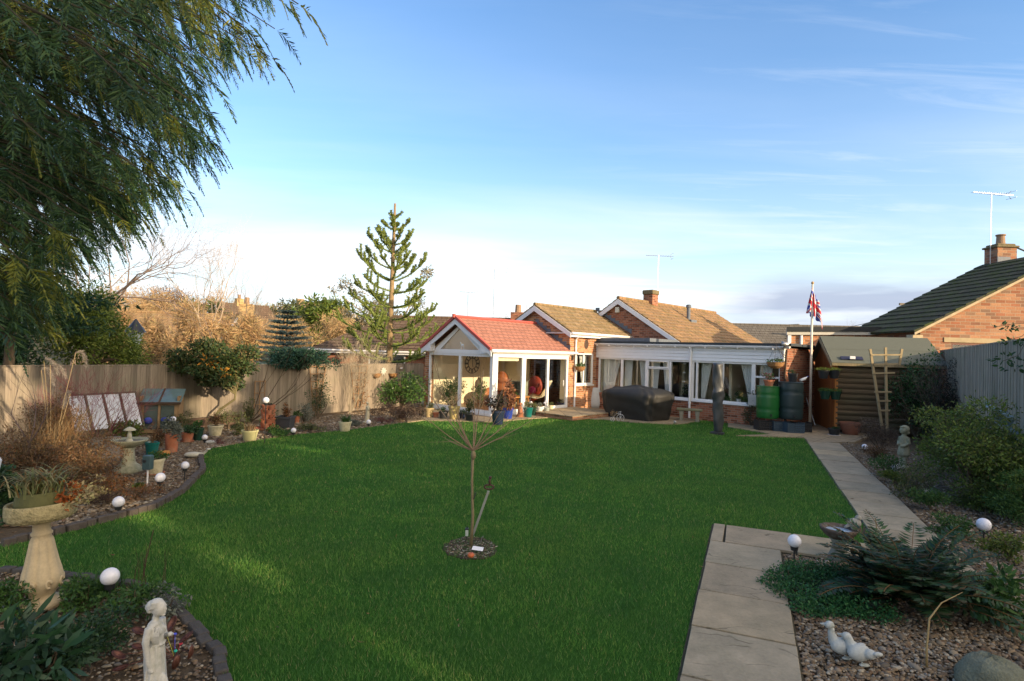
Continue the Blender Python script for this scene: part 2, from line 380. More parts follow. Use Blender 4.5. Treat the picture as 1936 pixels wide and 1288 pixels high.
S.view_settings.view_transform = 'Standard'; S.view_settings.look = 'None'; S.view_settings.exposure = 1.15; S.view_settings.gamma = 1
S.cycles.max_bounces = 8; S.cycles.transparent_max_bounces = 16; S.cycles.use_denoising = True; S.cycles.sample_clamp_indirect = 4
S.cycles.caustics_reflective = False; S.cycles.caustics_refractive = False
# ------------------------------------------------------------------ GROUND, LAWN, BEDS, PATHS
PA = radians(22.5)                                   # the paths run at 22.5 degrees
def pq(q, s): return (q*cos(PA) + s*sin(PA), -q*sin(PA) + s*cos(PA))
lawn_px = [(0,1032), (100,1010), (200,985), (290,962), (345,930), (383,890), (376,862), (400,848), (480,834), (560,822), (640,815), (700,808), (760,800), (800,795),
 (880,797), (930,798), (1000,792), (1034,790), (1140,793), (1200,799), (1262,802), (1290,802), (1336,793), (1378,791), (1376,806), (1440,817), (1460,821), (1392,823), (1520,827),
 (1530,840)]
LAWN = [G(*p) for p in lawn_px] + [pq(1.46, 8.05), pq(-.41, 8.05), pq(-.41, 2.0)] + [G(440,1700), G(424,1288), G(408,1230), G(352,1172), G(300,1120), G(250,1106), G(130,1088), G(0,1078), (-7.5,6.3), (-8.5,7.6)]
def gnd(name, c1, c2, scale, c3=None, bumpd=.03):
    n = NT(name); v = n.coord('Object'); a = n.noise(v, scale, 6, .65); b = n.noise(v, scale*9, 4, .7); c = n.noise(v, .35, 4)
    col = n.ramp(a, [(.3, c1), (.7, c2)]); col = n.mix(.4, col, n.ramp(b, [(.3, mul(c1, .5)), (.7, mul(c2, 1.3))]))
    if c3: col = n.mix(n.ramp(c, [(.4, (0,0,0)), (.7, (.7,.7,.7))]), col, c3)
    n.bsdf(col, .95, 0, .15, n.bump(b, .8, bumpd)); return n.m
def sheet(name, poly, z, m, kind='structure'):
    mb = MB(); mb.add([(x, y, z) for x, y in poly], [tuple(range(len(poly)))]); o = build(name, mb, m, fix=False)
    if o.data.polygons[0].normal.z < 0: o.data.flip_normals()
    return struct(o, kind)
# terrain: flat garden, rising to wooded hills far behind
rng = np.random.default_rng(3)
mb = MB(); rad = [0, 4, 8, 14, 22, 32, 45, 60, 80, 110, 150, 200, 270, 370, 520, 800, 1400, 2600]; NA = 96; vs = [(0,0,-.05)]; fs = []
def hz(x, y):
    r = sqrt(x*x+y*y); az = math.degrees(atan2(x, y))
    if y < 30: return -.05
    t = max(0, min(1, (r-45)/250)); h = 10*(t*t*(3-2*t))*math.exp(-((az+24)/19)**2); h += 5*math.exp(-((az+19.8)/5.5)**2)*max(0, 1-abs(r-300)/120)
    return -.05 + h*max(0, min(1, (y-30)/40))*(1 if r < 600 else max(0, 1-(r-600)/1500))
for r in rad[1:]:
    for k in range(NA): a = 2*pi*k/NA; x, y = r*sin(a), r*cos(a); vs.append((x, y, hz(x, y)))
for k in range(NA): fs.append((0, 1+(k+1) % NA, 1+k))
for i in range(len(rad)-2):
    for k in range(NA):
        k2 = (k+1) % NA; fs.append((1+i*NA+k, 1+i*NA+k2, 1+(i+1)*NA+k2, 1+(i+1)*NA+k))
mb.add(vs, fs); struct(build('ground', mb, gnd('field_ground', (.05,.06,.02), (.12,.1,.045), 3, (.1,.07,.035)), smooth=True))
bedm = gnd('gravel_bed_soil', (.08,.058,.036), (.19,.14,.09), 22, (.1,.075,.05))
bed = [(-12.5,8), (-8.5,2.5), (-4,1), (6,1), (13,3), (16,14), (14,20), (8,26), (-4,26), (-9.2,14.2)]
sheet('gravel_bed', bed, -.02, bedm)
lm = NT('lawn_soil'); v = lm.coord(); a = lm.noise(v, 5, 6, .7); b = lm.noise(v, 120, 3, .7)
c = lm.ramp(a, [(.3, (.03,.1,.015)), (.7, (.05,.16,.02))]); c = lm.mix(.5, c, lm.ramp(b, [(.3, (.012,.04,.007)), (.7, (.05,.16,.02))])); lm.bsdf(c, .95, 0, .1, lm.bump(b, 1, .03))
sheet('lawn', LAWN, 0.0, lm.m)
# grass blades
rng = np.random.default_rng(5)
GR = []
for (y0, y1, dens, hh, ww) in ((2.2, 5, 8600, .031, .0034), (5, 7.5, 5600, .032, .0043), (7.5, 11, 2700, .034, .0062), (11, 15, 1350, .036, .0095), (15, 21, 700, .038, .013)):
    x0, x1 = -10, 10; n = int((x1-x0)*(y1-y0)*dens); P = np.stack([rng.uniform(x0, x1, n), rng.uniform(y0, y1, n)], 1)
    P = P[np.abs(P[:, 0]) < .95*P[:, 1]+.3]; P = P[inpoly(P, LAWN)]; pat = .75+.3*np.sin(P[:, 0]*2.1+1.3*np.sin(P[:, 1]*1.7))*np.sin(P[:, 1]*2.6+np.sin(P[:, 0]*1.3))
    P = P[rng.random(len(P)) < pat]; n = len(P); h = hh*rng.uniform(.55, 1.5, n); a = rng.uniform(0, 2*pi, n); tl = rng.uniform(.1, .9, n)*h; b = rng.uniform(0, 2*pi, n); wv = ww*rng.uniform(.7, 1.4, n)
    z = np.zeros(n); s = np.stack([np.cos(a)*wv/2, np.sin(a)*wv/2, z], 1); B = np.stack([P[:, 0], P[:, 1], z], 1); T = B + np.stack([np.cos(b)*tl, np.sin(b)*tl, h], 1)
    GR.append(np.stack([B-s, B+s, T], 1).reshape(-1, 3))
V = np.concatenate(GR)
gm = NT('grass_blades'); g = gm.n('NewGeometry'); v = gm.coord(); a = gm.noise(v, 1.3, 5, .7); pn = gm.noise(v, .45, 3)
c = gm.ramp(g.outputs['Random Per Island'], [(0, (.042,.145,.03)), (.45, (.075,.235,.045)), (.84, (.135,.32,.07)), (.94, (.25,.36,.11)), (1, (.4,.36,.19))])
c = gm.mix(1, c, gm.ramp(a, [(.3, (.5,.6,.7)), (.7, (1.4,1.25,.9))]), 'MULTIPLY')
c = gm.mix(gm.ramp(pn, [(.42, (0,0,0)), (.68, (.35,.35,.35))]), c, (.16,.25,.05)); mo = gm.noise(v, 2.6, 5, .75); c = gm.mix(gm.ramp(mo, [(.56, (0,0,0)), (.72, (.5,.5,.5))]), c, (.035,.12,.03))
p = gm.bsdf(c, .55, 0, .25); t = gm.n('BsdfTranslucent'); gm.l(c, t.inputs[0]); x = gm.n('MixShader', Fac=.3); gm.l(p.outputs[0], x.inputs[1]); gm.l(t.outputs[0], x.inputs[2]); gm.l(x.outputs[0], gm.out.inputs[0])
struct(npmesh('grass', V, np.arange(len(V)).reshape(-1, 3), gm.m), 'stuff')
# paving
sm = NT('paving_slab'); g = sm.n('NewGeometry'); v = sm.coord(); a = sm.noise(v, 3, 6, .65); b = sm.noise(v, 35, 5, .7)
c = sm.ramp(g.outputs['Random Per Island'], [(0, (.25,.22,.165)), (.35, (.34,.295,.22)), (.7, (.3,.245,.175)), (1, (.39,.32,.21))])
c = sm.mix(1, c, sm.ramp(a, [(.3, (.6,.62,.58)), (.7, (1.15,1.12,1.06))]), 'MULTIPLY'); al = sm.noise(v, 1.7, 6, .8); c = sm.mix(sm.ramp(al, [(.5, (0,0,0)), (.7, (.45,.45,.45))]), c, (.13,.13,.08)); c = sm.mix(.25, c, sm.ramp(b, [(.3, (.18,.16,.12)), (.7, (.42,.37,.29))]))
rv = sm.n('TexVoronoi', Scale=1.0, _feature='DISTANCE_TO_EDGE'); wv = sm.coord(scale=(.9, 4.2, 1)); nn = sm.n('TexNoise', Scale=2.0, Detail=3.0); sm.l(v, nn.inputs['Vector'])
va = sm.n('VectorMath', _operation='ADD'); sm.l(wv, va.inputs[0]); sm.l(nn.outputs['Color'], va.inputs[1]); sm.l(va.outputs[0], rv.inputs['Vector'])
ed = sm.ramp(rv.outputs['Distance'], [(0, (1,1,1)), (.018, (0,0,0))]); brk = sm.ramp(sm.noise(v, 2.3, 3), [(.5, (0,0,0)), (.58, (.75,.75,.75))])
edg = sm.mix(1, ed, brk, 'MULTIPLY'); c = sm.mix(edg, c, (.07,.06,.04)); h = sm.mix(edg, b, (0,0,0))
sm.bsdf(c, .88, 0, .25, sm.bump(h, .5, .012)); SLABM = sm.m
mb = MB(); r_ = random.Random(4)
def pslab(q0, q1, s0, s1, z=.028):
    g_ = .014; j = lambda: r_.uniform(-.006, .006); t = r_.uniform(-.003, .003)
    q = [(q0+g_, s0+g_), (q1-g_, s0+g_), (q1-g_, s1-g_), (q0+g_, s1-g_)]; q = [pq(a+j(), b+j()) for a, b in q]
    mb.slab(q, -.03, z+t)
s = 7.27
while s > 1.5: pslab(-.40, .385, s-.785, s); s -= .785
pslab(-.40, -.24, 7.27, 8.04); pslab(-.24, .54, 7.27, 8.04); pslab(.54, 1.46, 7.27, 8.04)
s = 7.27
while s < 17.3: pslab(1.46, 2.26, s, s+.78); s += .78
struct(build('path', mb, SLABM, bevel=.004)); 
mb = MB(); mb.slab([pq(-.41,1.4), pq(.39,1.4), pq(.39,7.27), pq(1.46,7.27), pq(2.27,7.27), pq(2.27,18.0), pq(1.45,18.0), pq(1.45,8.05), pq(-.41,8.05)], -.04, .002)
struct(build('path_bedding', mb, mat('joint_sand', (.06,.055,.035), 1)))
# patio in front of the house, in house coordinates
HA = radians(44); HO = (-.6, 18.81)
def HL(a, b, z=None):
    x, y = HO[0]+a*cos(HA)+b*sin(HA), HO[1]-a*sin(HA)+b*cos(HA); return (x, y) if z is None else (x, y, z)
pat_px = [(770,800), (800,796), (880,798), (930,799), (1000,793), (1034,791), (1140,794), (1200,800), (1262,803), (1290,803), (1336,794), (1378,792), (1376,808), (1440,819), (1462,823), (1392,825), (1520,829), (1530,838)]
patio = [G(*p) for p in pat_px] + [G(1615,838), (10.9,17.2), (12,20), (6,27), (-4.5,24)]
mbp = MB(); mbp.slab(patio, -.04, .03)
pm = NT('patio_paving'); v = pm.coord(); bt = pm.n('TexBrick', Scale=1.0, _offset=.0); bt.inputs['Brick Width'].default_value = .6; bt.inputs['Row Height'].default_value = .6; bt.inputs['Mortar Size'].default_value = .008
bt.inputs['Color1'].default_value = (.36,.28,.18,1); bt.inputs['Color2'].default_value = (.28,.23,.16,1); bt.inputs['Mortar'].default_value = (.08,.07,.05,1)
mpn = pm.n('Mapping'); mpn.inputs['Rotation'].default_value = (0, 0, HA); pm.l(v, mpn.inputs[0]); pm.l(mpn.outputs[0], bt.inputs['Vector'])
b = pm.noise(v, 9, 6, .7); c = pm.mix(1, bt.outputs['Color'], pm.ramp(b, [(.3, (.65,.65,.62)), (.7, (1.15,1.15,1.15))]), 'MULTIPLY'); pm.bsdf(c, .9, 0, .2, pm.bump(b, .3, .01))
struct(build('patio', mbp, pm.m))
# pebbles lying loose on the beds
def pebbles(poly, n, size, seed, holes=()):
    rng = np.random.default_rng(seed); P = np.array(poly); P = np.stack([rng.uniform(P[:, 0].min(), P[:, 0].max(), n), rng.uniform(P[:, 1].min(), P[:, 1].max(), n)], 1)
    P = P[inpoly(P, poly)]; P = P[~inpoly(P, LAWN)]
    q = P[:, 0]*cos(PA) - P[:, 1]*sin(PA); s_ = P[:, 0]*sin(PA) + P[:, 1]*cos(PA)
    onp = ((q > -.42) & (q < .40) & (s_ < 8.05)) | ((q > -.42) & (q < 2.28) & (s_ > 7.25) & (s_ < 8.06)) | ((q > 1.44) & (q < 2.28) & (s_ > 7.25)); P = P[~onp]; P = P[~inpoly(P, patio)]
    n = len(P); r6 = [(cos(k*pi/3), sin(k*pi/3)) for k in range(6)]; ico = np.array([(0,0,.8)]+[(x*.72, y*.72, .55) for x, y in r6]+[(x, y, -.1) for x, y in r6]); fc = np.array([(0,1+k,1+(k+1) % 6) for k in range(6)]+[(1+k,7+k,7+(k+1) % 6) for k in range(6)]+[(1+k,7+(k+1) % 6,1+(k+1) % 6) for k in range(6)]); NV_ = len(ico)
    sz = size*rng.lognormal(0, .35, (n, 1, 1)); sc_ = np.concatenate([rng.uniform(.8, 1.4, (n, 1, 1)), rng.uniform(.6, 1.1, (n, 1, 1)), rng.uniform(.4, .75, (n, 1, 1))], 2)*sz
    V = ico[None]*sc_*(1+.1*rng.normal(size=(n, NV_, 1))); a = rng.uniform(0, 2*pi, n); ca, sa = np.cos(a)[:, None], np.sin(a)[:, None]
    x, y = V[:, :, 0]*ca - V[:, :, 1]*sa, V[:, :, 0]*sa + V[:, :, 1]*ca
    V = np.stack([x+P[:, 0:1], y+P[:, 1:2], V[:, :, 2] - .008 + rng.uniform(0, .014, (n, 1))], 2).reshape(-1, 3); F = (fc[None]+NV_*np.arange(n)[:, None, None]).reshape(-1, 3); return V, F
pebm = leafmat('pebble_stone', [(.13,.09,.055), (.21,.15,.09), (.09,.065,.045), (.28,.22,.15), (.15,.14,.13), (.38,.33,.25), (.13,.07,.04), (.2,.14,.08), (.1,.085,.07), (.17,.12,.07)], .75, 0, .3)
A = [pebbles([(1.3,2.3), (6.5,2.5), (9.5,8.5), (10.5,14), (9,15.5), (3.5,7.5)], 90000, .015, 1), pebbles([(1.2,2.4), (5.2,2.4), (7.6,7), (3.2,7.2)], 60000, .0105, 11), pebbles([(-7.5,2), (-1.5,2), (-1.5,5.6), (-5,6.2), (-8,6.4)], 26000, .012, 2), pebbles([(-9.5,6.5), (-4,6.8), (-4.5,11), (-5.5,13), (-9,13)], 34000, .017, 3), pebbles([(-9,12), (-5,12), (-2,17.5), (-4.5,20.5)], 22000, .022, 4)]
off = 0; VV = []; FF = []
for V, F in A: VV.append(V); FF.append(F+off); off += len(V)
struct(npmesh('gravel', np.concatenate(VV), np.concatenate(FF), pebm, smooth=True), 'stuff')
# bark chips / dead leaves litter
rng = np.random.default_rng(12); n = 5200
P = np.concatenate([np.stack([rng.uniform(-9, -2, n), rng.uniform(2.5, 20, n)], 1), np.stack([rng.uniform(1.5, 10, n//2), rng.uniform(2.5, 15, n//2)], 1)])
P = P[~inpoly(P, LAWN)]; P = np.concatenate([P, np.stack([rng.uniform(-6, 6, 260), rng.uniform(3, 16, 260)], 1)]); P = P[~inpoly(P, patio)]; P3 = np.concatenate([P, (.01+.02*rng.random((len(P), 1)))+.022*inpoly(P, LAWN)[:, None]], 1); dd = rng.normal(size=(len(P), 3)); dd[:, 2] *= .15
V, F = leaves(P3, dd, rng.uniform(.02, .075, len(P)), rng.uniform(.003, .016, len(P)), rng, up=(0,0,1))
litm = leafmat('leaf_litter', [(.16,.08,.035), (.1,.06,.03), (.25,.14,.06), (.3,.2,.11), (.07,.045,.03)], .9, 0)
struct(npmesh('leaf_litter', V, F, litm), 'stuff')
# ------------------------------------------------------------------ OWN BUNGALOW (local x = along the front to the right, y = into the house)
BRK = brickmat('orange_brick', (.42,.17,.075), (.5,.25,.12), (.42,.36,.28))
BRKD = brickmat('red_brick', (.3,.105,.06), (.38,.16,.09), (.3,.26,.2))
TILEB = tilemat('brown_roof_tiles', (.27,.17,.09), (.36,.23,.11), (.1,.12,.035), .35)
TILEB2 = tilemat('lichened_roof_tiles', (.2,.15,.09), (.27,.2,.12), (.1,.11,.04), .6)
TILER = tilemat('red_roof_tiles', (.42,.085,.065), (.48,.12,.085), (.36,.1,.07), .1, .25, 'x', .2)
MX = lambda b: (lambda u, w_, z: (u, b-w_, z))        # wall facing the garden, w outwards
MY = lambda a: (lambda u, w_, z: (a+w_, u, z))        # wall facing right
def wall(mb, M, u0, u1, z0, z1, th=.24, holes=()):
    us = sorted({u0, u1, *[h[0] for h in holes], *[h[1] for h in holes]})
    for a, b in zip(us[:-1], us[1:]):
        hh = sorted([h for h in holes if h[0] <= a+1e-6 and h[1] >= b-1e-6], key=lambda h: h[2]); z = z0
        for h in hh:
            if h[2] > z+1e-4: mb.box(a, b, -th, 0, z, h[2], M)
            z = h[3]
        if z < z1-1e-4: mb.box(a, b, -th, 0, z, z1, M)
def glazed(parent, name, M, u0, u1, z0, z1, cuts=(), rails=(), fw=.06, w0=-.09, w1=-.02, m=None, opening=(), sill=0, thick_mid=None):
    """frame with mullions at cuts and transoms (ua, ub, z); panes and sill are children"""
    mb = MB(); m = m or WHITE
    mb.box(u0, u1, w0, w1, z0, z0+fw, M); mb.box(u0, u1, w0, w1, z1-fw, z1, M)
    mb.box(u0, u0+fw, w0, w1, z0+fw, z1-fw, M); mb.box(u1-fw, u1, w0, w1, z0+fw, z1-fw, M)
    for c in cuts:
        t = (thick_mid or fw)*.55; mb.box(c-t, c+t, w0, w1+.003, z0+fw, z1-fw, M)
    for a, b, z in rails: mb.box(a, b, w0, w1+.002, z-.03, z+.03, M)
    for a, b, c, d in opening:                        # a casement's own frame
        for q in ((a,b,c,c+.045), (a,b,d-.045,d), (a,a+.045,c+.045,d-.045), (b-.045,b,c+.045,d-.045)): mb.box(q[0], q[1], w1+.003, w1+.03, q[2], q[3], M)
    f = build(name, mb, m, parent, bevel=.006)
    g = MB(); g.box(u0+fw*.5, u1-fw*.5, (w0+w1)/2-.004, (w0+w1)/2+.004, z0+fw*.5, z1-fw*.5, M); build('pane', g, GLASS, f)
    if sill: s = MB(); s.box(u0-.04, u1+.04, w1-.06, w1+sill, z0-.05, z0-.002, M); build('sill', s, m, f, bevel=.005)
    return f
def roofslope(mb, p0, p1, p2, p3, n, th=.03, lip=.022):
    """stepped tile courses from eave (p0,p1) up to ridge (p3,p2)"""
    p0, p1, p2, p3 = map(Vector, (p0, p1, p2, p3)); nm = (p1-p0).cross(p3-p0).normalized(); nm = nm if nm.z > 0 else -nm
    for i in range(n):
        t0, t1 = i/n, (i+1)/n
        a, b, c, d = p0.lerp(p3, t0), p1.lerp(p2, t0), p1.lerp(p2, t1), p0.lerp(p3, t1)
        vs = [a, b, c, d, a+nm*(th+lip), b+nm*(th+lip), c+nm*th, d+nm*th]
        mb.add(vs, [(3,2,1,0), (4,5,6,7), (0,1,5,4), (1,2,6,5), (2,3,7,6), (3,0,4,7)])
def gutter(parent, pts, r=.05, m=None, name='gutter'):
    mb = MB(); mb.tube(pts, r, 8); return build(name, mb, m or WHITE, parent, smooth=True)
H = thing('bungalow', 'brick bungalow with brown tiled gables and a flat-roofed white-clad front with many windows', 'house', (HO[0], HO[1], 0), -HA)
# second gable block, b 4..8
mb = MB()
wall(mb, MX(4.0), -3.5, 0.0, 0, 3.0, .24, [(-1.9, -.35, .1, 2.2)])
mb.prism([(-3.5,3.0), (0,3.0), (-1.75,3.98)], 4.0, 4.24)
wall(mb, MY(0.0), 4.24, 5.75, 0, 3.0, .24, [(4.42, 5.56, .98, 2.2)])
wall(mb, MY(0.0), 5.75, 8.0, 2.6, 3.0, .24)
wall(mb, MX(8.0), -3.5, -.3, 0, 3.6, .2); mb.box(-3.5, -3.26, 4.24, 8, 0, 3.0)
build('wall', mb, BRK, H)
mb = MB(); mb.prism([(-3.3,3.62), (-.3,3.62), (2.3,2.62), (2.3,2.7), (-.45,4.44), (-3.3,2.66)], 8.0, 8.22)
mb.prism([(-.28,2.6), (2.4,2.6), (2.4,2.72), (-.45,4.46), (-1.2,4.0)], 7.985, 8.0); build('wall', mb, BRKD, H, label='dark red brick gable under the main roof')
mb = MB(); y0, y1 = 3.85, 8.0
roofslope(mb, (.18,y0,2.97), (.18,y1,2.97), (-1.7,y1,4.05), (-1.7,y0,4.05), 7)
roofslope(mb, (-3.6,y0,2.97), (-3.6,y1,2.97), (-1.7,y1,4.05), (-1.7,y0,4.05), 7)
mb.tube([(-1.7,y0-.01,4.09), (-1.7,y1,4.09)], .07, 8); build('roof', mb, tilemat('lichened_tiles_y', (.25,.18,.1), (.33,.24,.14), (.1,.11,.04), .6, .33, 'y', .27), H, label='lower brown tiled roof with lichen')
def barge(parent, y, ax, az, ex, ez, h=.2, t=.03, name='bargeboard', m=None):
    mb = MB()
    for s in ex: mb.prism([(ax, az), (s, ez), (s, ez-h*.92), (ax, az-h)], y-t, y)
    return build(name, mb, m or WHITEP, parent)
barge(H, 3.85, -1.7, 4.02, (-3.6, .18), 2.95); barge(H, 7.85, -.45, 4.58, (-3.4, 2.5), 2.75, .21)
mb = MB(); mb.box(-3.55, .16, 3.85, 4.0, 2.93, 2.96); mb.box(.0, .17, 3.86, 8.0, 2.82, 2.84); mb.box(.165, .19, 3.86, 8.0, 2.8, 2.96); build('soffit', mb, WHITEP, H)
# main roof
mb = MB(); y0, y1 = 7.85, 17.4
roofslope(mb, (2.52,y0,2.74), (2.52,y1,2.74), (-.45,y1,4.6), (-.45,y0,4.6), 12)
roofslope(mb, (-3.45,y0,2.74), (-3.45,y1,2.74), (-.45,y1,4.6), (-.45,y0,4.6), 12)
mb.tube([(-.45,y0-.01,4.64), (-.45,y1+.01,4.64)], .08, 8)
R_ = build('roof', mb, tilemat('brown_tiles_y', (.25,.165,.095), (.34,.215,.115), (.1,.11,.035), .6, .33, 'y', .25), H, label='main brown tiled roof streaked with moss')
cm = MB(); cm.box(-.69, -.21, 10.3, 10.8, 4.2, 5.0); ch = build('chimney', cm, BRKD, R_)
cm = MB(); cm.box(-.74, -.16, 10.25, 10.85, 5.002, 5.22); build('chimney', cm, mat('mossy_mortar', (.17,.14,.08), .95, .4, 15, bump=.6), R_, label='mossy worn chimney cap', bevel=.05)
cm = MB(); cm.tube([(.62,12.2,3.8), (.62,12.2,4.5)], .085, 12); cm.tube([(.62,12.2,4.5), (.62,12.2,4.53), (.62,12.2,4.62), (.62,12.2,4.65)], [.12,.12,.12,.06], 12); cm.box(.42, .9, 11.95, 12.5, 3.78, 3.92); build('flue', cm, LEAD, R_, smooth=False)
mb = MB(); mb.prism([(-.45, 4.5), (2.3, 2.78), (2.3, 2.6), (-.45, 4.3)], 17.1, 17.3); mb.prism([(-.45, 4.5), (-3.3, 2.78), (-3.3, 0), (2.3, 0), (2.3, 2.78)], 17.0, 17.1); build('wall', mb, BRKD, H, label='far gable wall')
# lead flashings
def stepflash(parent, pts, y, M=None):
    mb = MB()
    for i in range(len(pts)-1):
        (x0, z0), (x1, z1) = pts[i], pts[i+1]; n = 9
        for k in range(n):
            a, b = k/n, (k+1)/n; xa, xb = x0+(x1-x0)*a, x0+(x1-x0)*b; za = z0+(z1-z0)*a; zb = z0+(z1-z0)*b
            mb.prism([(xa, za+.02), (xb, zb+.02), (xb, max(za, zb)+.13), (xa, max(za, zb)+.13)], y-.014-.001*(k % 2), y)
    return build('flashing', mb, LEAD, parent)
stepflash(H, [(-1.7,4.12), (.2,3.05)], 7.975)
stepflash(H, [(-1.75,3.36), (.05,2.24)], 3.995)
# flat-roofed extension, front wall at b = 5.75
EB = 5.75; EX1 = 7.15
mb = MB(); wall(mb, MX(EB), 0.02, EX1, 0, .66, .22); mb.box(0.0, .1, EB, EB+.22, .66, 2.05); mb.box(EX1-.12, EX1, EB, EB+.22, .66, 2.05); mb.box(EX1-.22, EX1, EB+.22, 9.5, 0, 2.55)
build('wall', mb, BRKD, H, label='low red brick wall under the windows')
mb = MB(); k = 0; z = 2.06
while z < 2.56: mb.prism([(-.004, z), (.03, z), (.006, z+.109), (-.004, z+.109)], 0.0, EX1, lambda x, y, zz: (y, EB-x, zz)); z += .117
mb.box(0, EX1, EB+.0, EB+.2, 2.05, 2.55); build('cladding', mb, WHITE, H, label='white horizontal boarding above the windows')
mb = MB(); mb.box(-.28, EX1+.25, EB-.16, 8.0, 2.61, 2.69); mb.box(2.45, EX1+.25, 8.0, 17.5, 2.61, 2.69); build('flat_roof', mb, mat('roof_felt', (.045,.055,.065), .8, .2), H)
mb = MB(); mb.box(-.3, 2.4, EB-.02, 7.98, 2.70, 2.83); build('flashing', mb, LEAD, H)
mb = MB(); mb.box(-.2, EX1+.2, EB-.1, EB-.03, 2.56, 2.6); mb.tube([(-.24,EB-.13,2.585), (EX1+.2,EB-.13,2.565)], .045, 8); build('gutter', mb, mat('grey_white_gutter', (.62,.62,.6), .5, .15), H, smooth=False)
mb = MB(); rs = random.Random(2)
for i in range(13): x = .15+i*.56; mb.ell((x, EB-.19, 2.5+rs.uniform(-.02, .03)), (.022,.022,.03), 8, 6)
mb.tube([(.1+i*.28, EB-.18, 2.535-.02*(i % 2)) for i in range(26)], .004, 4); build('string_lights', mb, WHITE, H)
def dpipe(parent, x, y, z0, z1, r=.034, kick=None):
    mb = MB(); pts = [(x, y, z0), (x, y, z1)]
    if kick: pts += [kick]
    mb.tube(pts, r, 10); 
    for z in np.arange(z0+.5, z1, .9): mb.tube([(x, y, z), (x, y, z+.05)], r*1.25, 10)
    return build('downpipe', mb, WHITE, parent, smooth=False)
dpipe(H, 4.05, EB-.06, .05, 2.5, .04, (4.05, EB-.13, 2.57))
dpipe(H, .05, 4.33, .05, 2.7, .035, (.2, 4.33, 2.86)); gutter(H, [(.23,3.85,2.93), (.23,8.1,2.93)], .055)
# windows of the extension
def pxu(px, py, b=EB):       # photo column -> local x on the front plane
    o = np.array(HL(0, b)); e = np.array([cos(HA), -sin(HA)]); d = ray(px, py); n_ = np.array([-e[1], e[0]]); t = n_@o/(n_@d[:2]); q = d[:2]*t
    return float((q-o)@e)
u = [pxu(x, 700) for x in (1128, 1175, 1222, 1268, 1314, 1366, 1424, 1480)]
W1 = glazed(H, 'window', MX(EB), .1, u[2], .1+.0, 2.05, [u[1]], thick_mid=.09)
glazed(H, 'window', MX(EB), u[2], u[4]-.12, .68, 2.05, [u[3]-.03], [(u[2], u[3]-.05, 1.72)], opening=[(u[2]+.05, u[3]-.08, 1.74, 2.01)], sill=.07)
glazed(H, 'window', MX(EB), u[4]-.12, u[6], .68, 2.05, [u[4]+.06, u[5]], sill=.07)
glazed(H, 'window', MX(EB), u[6], EX1-.1, .68, 2.05, [], [(u[6], EX1-.1, 1.6)], sill=.07)
glazed(H, 'window', MY(0.0), 4.42, 5.56, .98, 2.2, [4.95], sill=.05)
# rooms behind the glass
mb = MB(); mb.box(.1, EX1-.2, 9.0, 9.1, 0, 2.55); mb.box(.1, EX1-.2, EB+.24, 9.0, 2.5, 2.54); mb.box(3.1, 3.2, 6.9, 9, 0, 2.5); mb.box(5.0, 5.1, 6.7, 9, 0, 2.5); mb.box(.0, .1, 5.97, 9, 0, 2.5)
build('room_wall', mb, mat('room_cream', (.55,.52,.38), .9, .05), H)
mb = MB(); mb.box(.1, EX1-.2, EB+.24, 9.0, .0, .1); build('room_floor', mb, mat('carpet', (.22,.16,.11), 1), H)
mb = MB()
for a, b in ((.9, 1.9), (2.2, 2.9), (3.5, 4.3), (5.6, 6.6)): mb = MB(); mb.box(a, b, 8.96, 8.995, .1, 2.05); build('inner_doorway', mb, DARKIN, H)
CURT = mat('net_curtain', (.62,.64,.62), .9, .08)
def curtain(x0, x1, z0, z1, tie=0, yy=EB+.3, M=None):
    mb = MB(); n = 26; m_ = 12; vs = []
    for j in range(m_+1):
        t = j/m_; z = z1+(z0-z1)*t
        sh = 1-abs(tie)*(t**.8)*.75
        for i in range(n+1):
            s_ = i/n; x = (x0+(x1-x0)*s_*sh) if tie >= 0 else (x1+(x0-x1)*(1-s_)*sh); vs.append((x, yy+.025*sin(s_*n*1.3), z))
    fs = [(j*(n+1)+i, j*(n+1)+i+1, (j+1)*(n+1)+i+1, (j+1)*(n+1)+i) for j in range(m_) for i in range(n)]
    if M: vs = [M(*v) for v in vs]
    mb.add(vs, fs); o = build('curtain', mb, CURT, H, smooth=True, fix=False); so_ = o.modifiers.new('t', 'SOLIDIFY'); so_.thickness = .008
curtain(.16, 1.0, .15, 2.02, .8); curtain(1.15, 1.5, .15, 2.02, .3); curtain(u[2]-.5, u[2]-.05, .15, 2.02, -.6); curtain(u[2]+.1, u[2]+.4, .7, 2.02, .5); curtain(u[3]-.5, u[3]-.1, .7, 2.02, -.5)
curtain(u[4]+.1, u[4]+.5, .7, 2.02, .85); curtain(u[6]-.55, u[6]-.05, .7, 2.02, -.85); curtain(u[6]+.1, u[6]+.5, 1.1, 2.02, .1)
curtain(4.5, 4.9, 1.0, 2.15, .0, 0, lambda x, y, z: (-.3-y, x, z)); curtain(5.0, 5.5, 1.0, 2.15, -.5, 0, lambda x, y, z: (-.3-y, x, z))
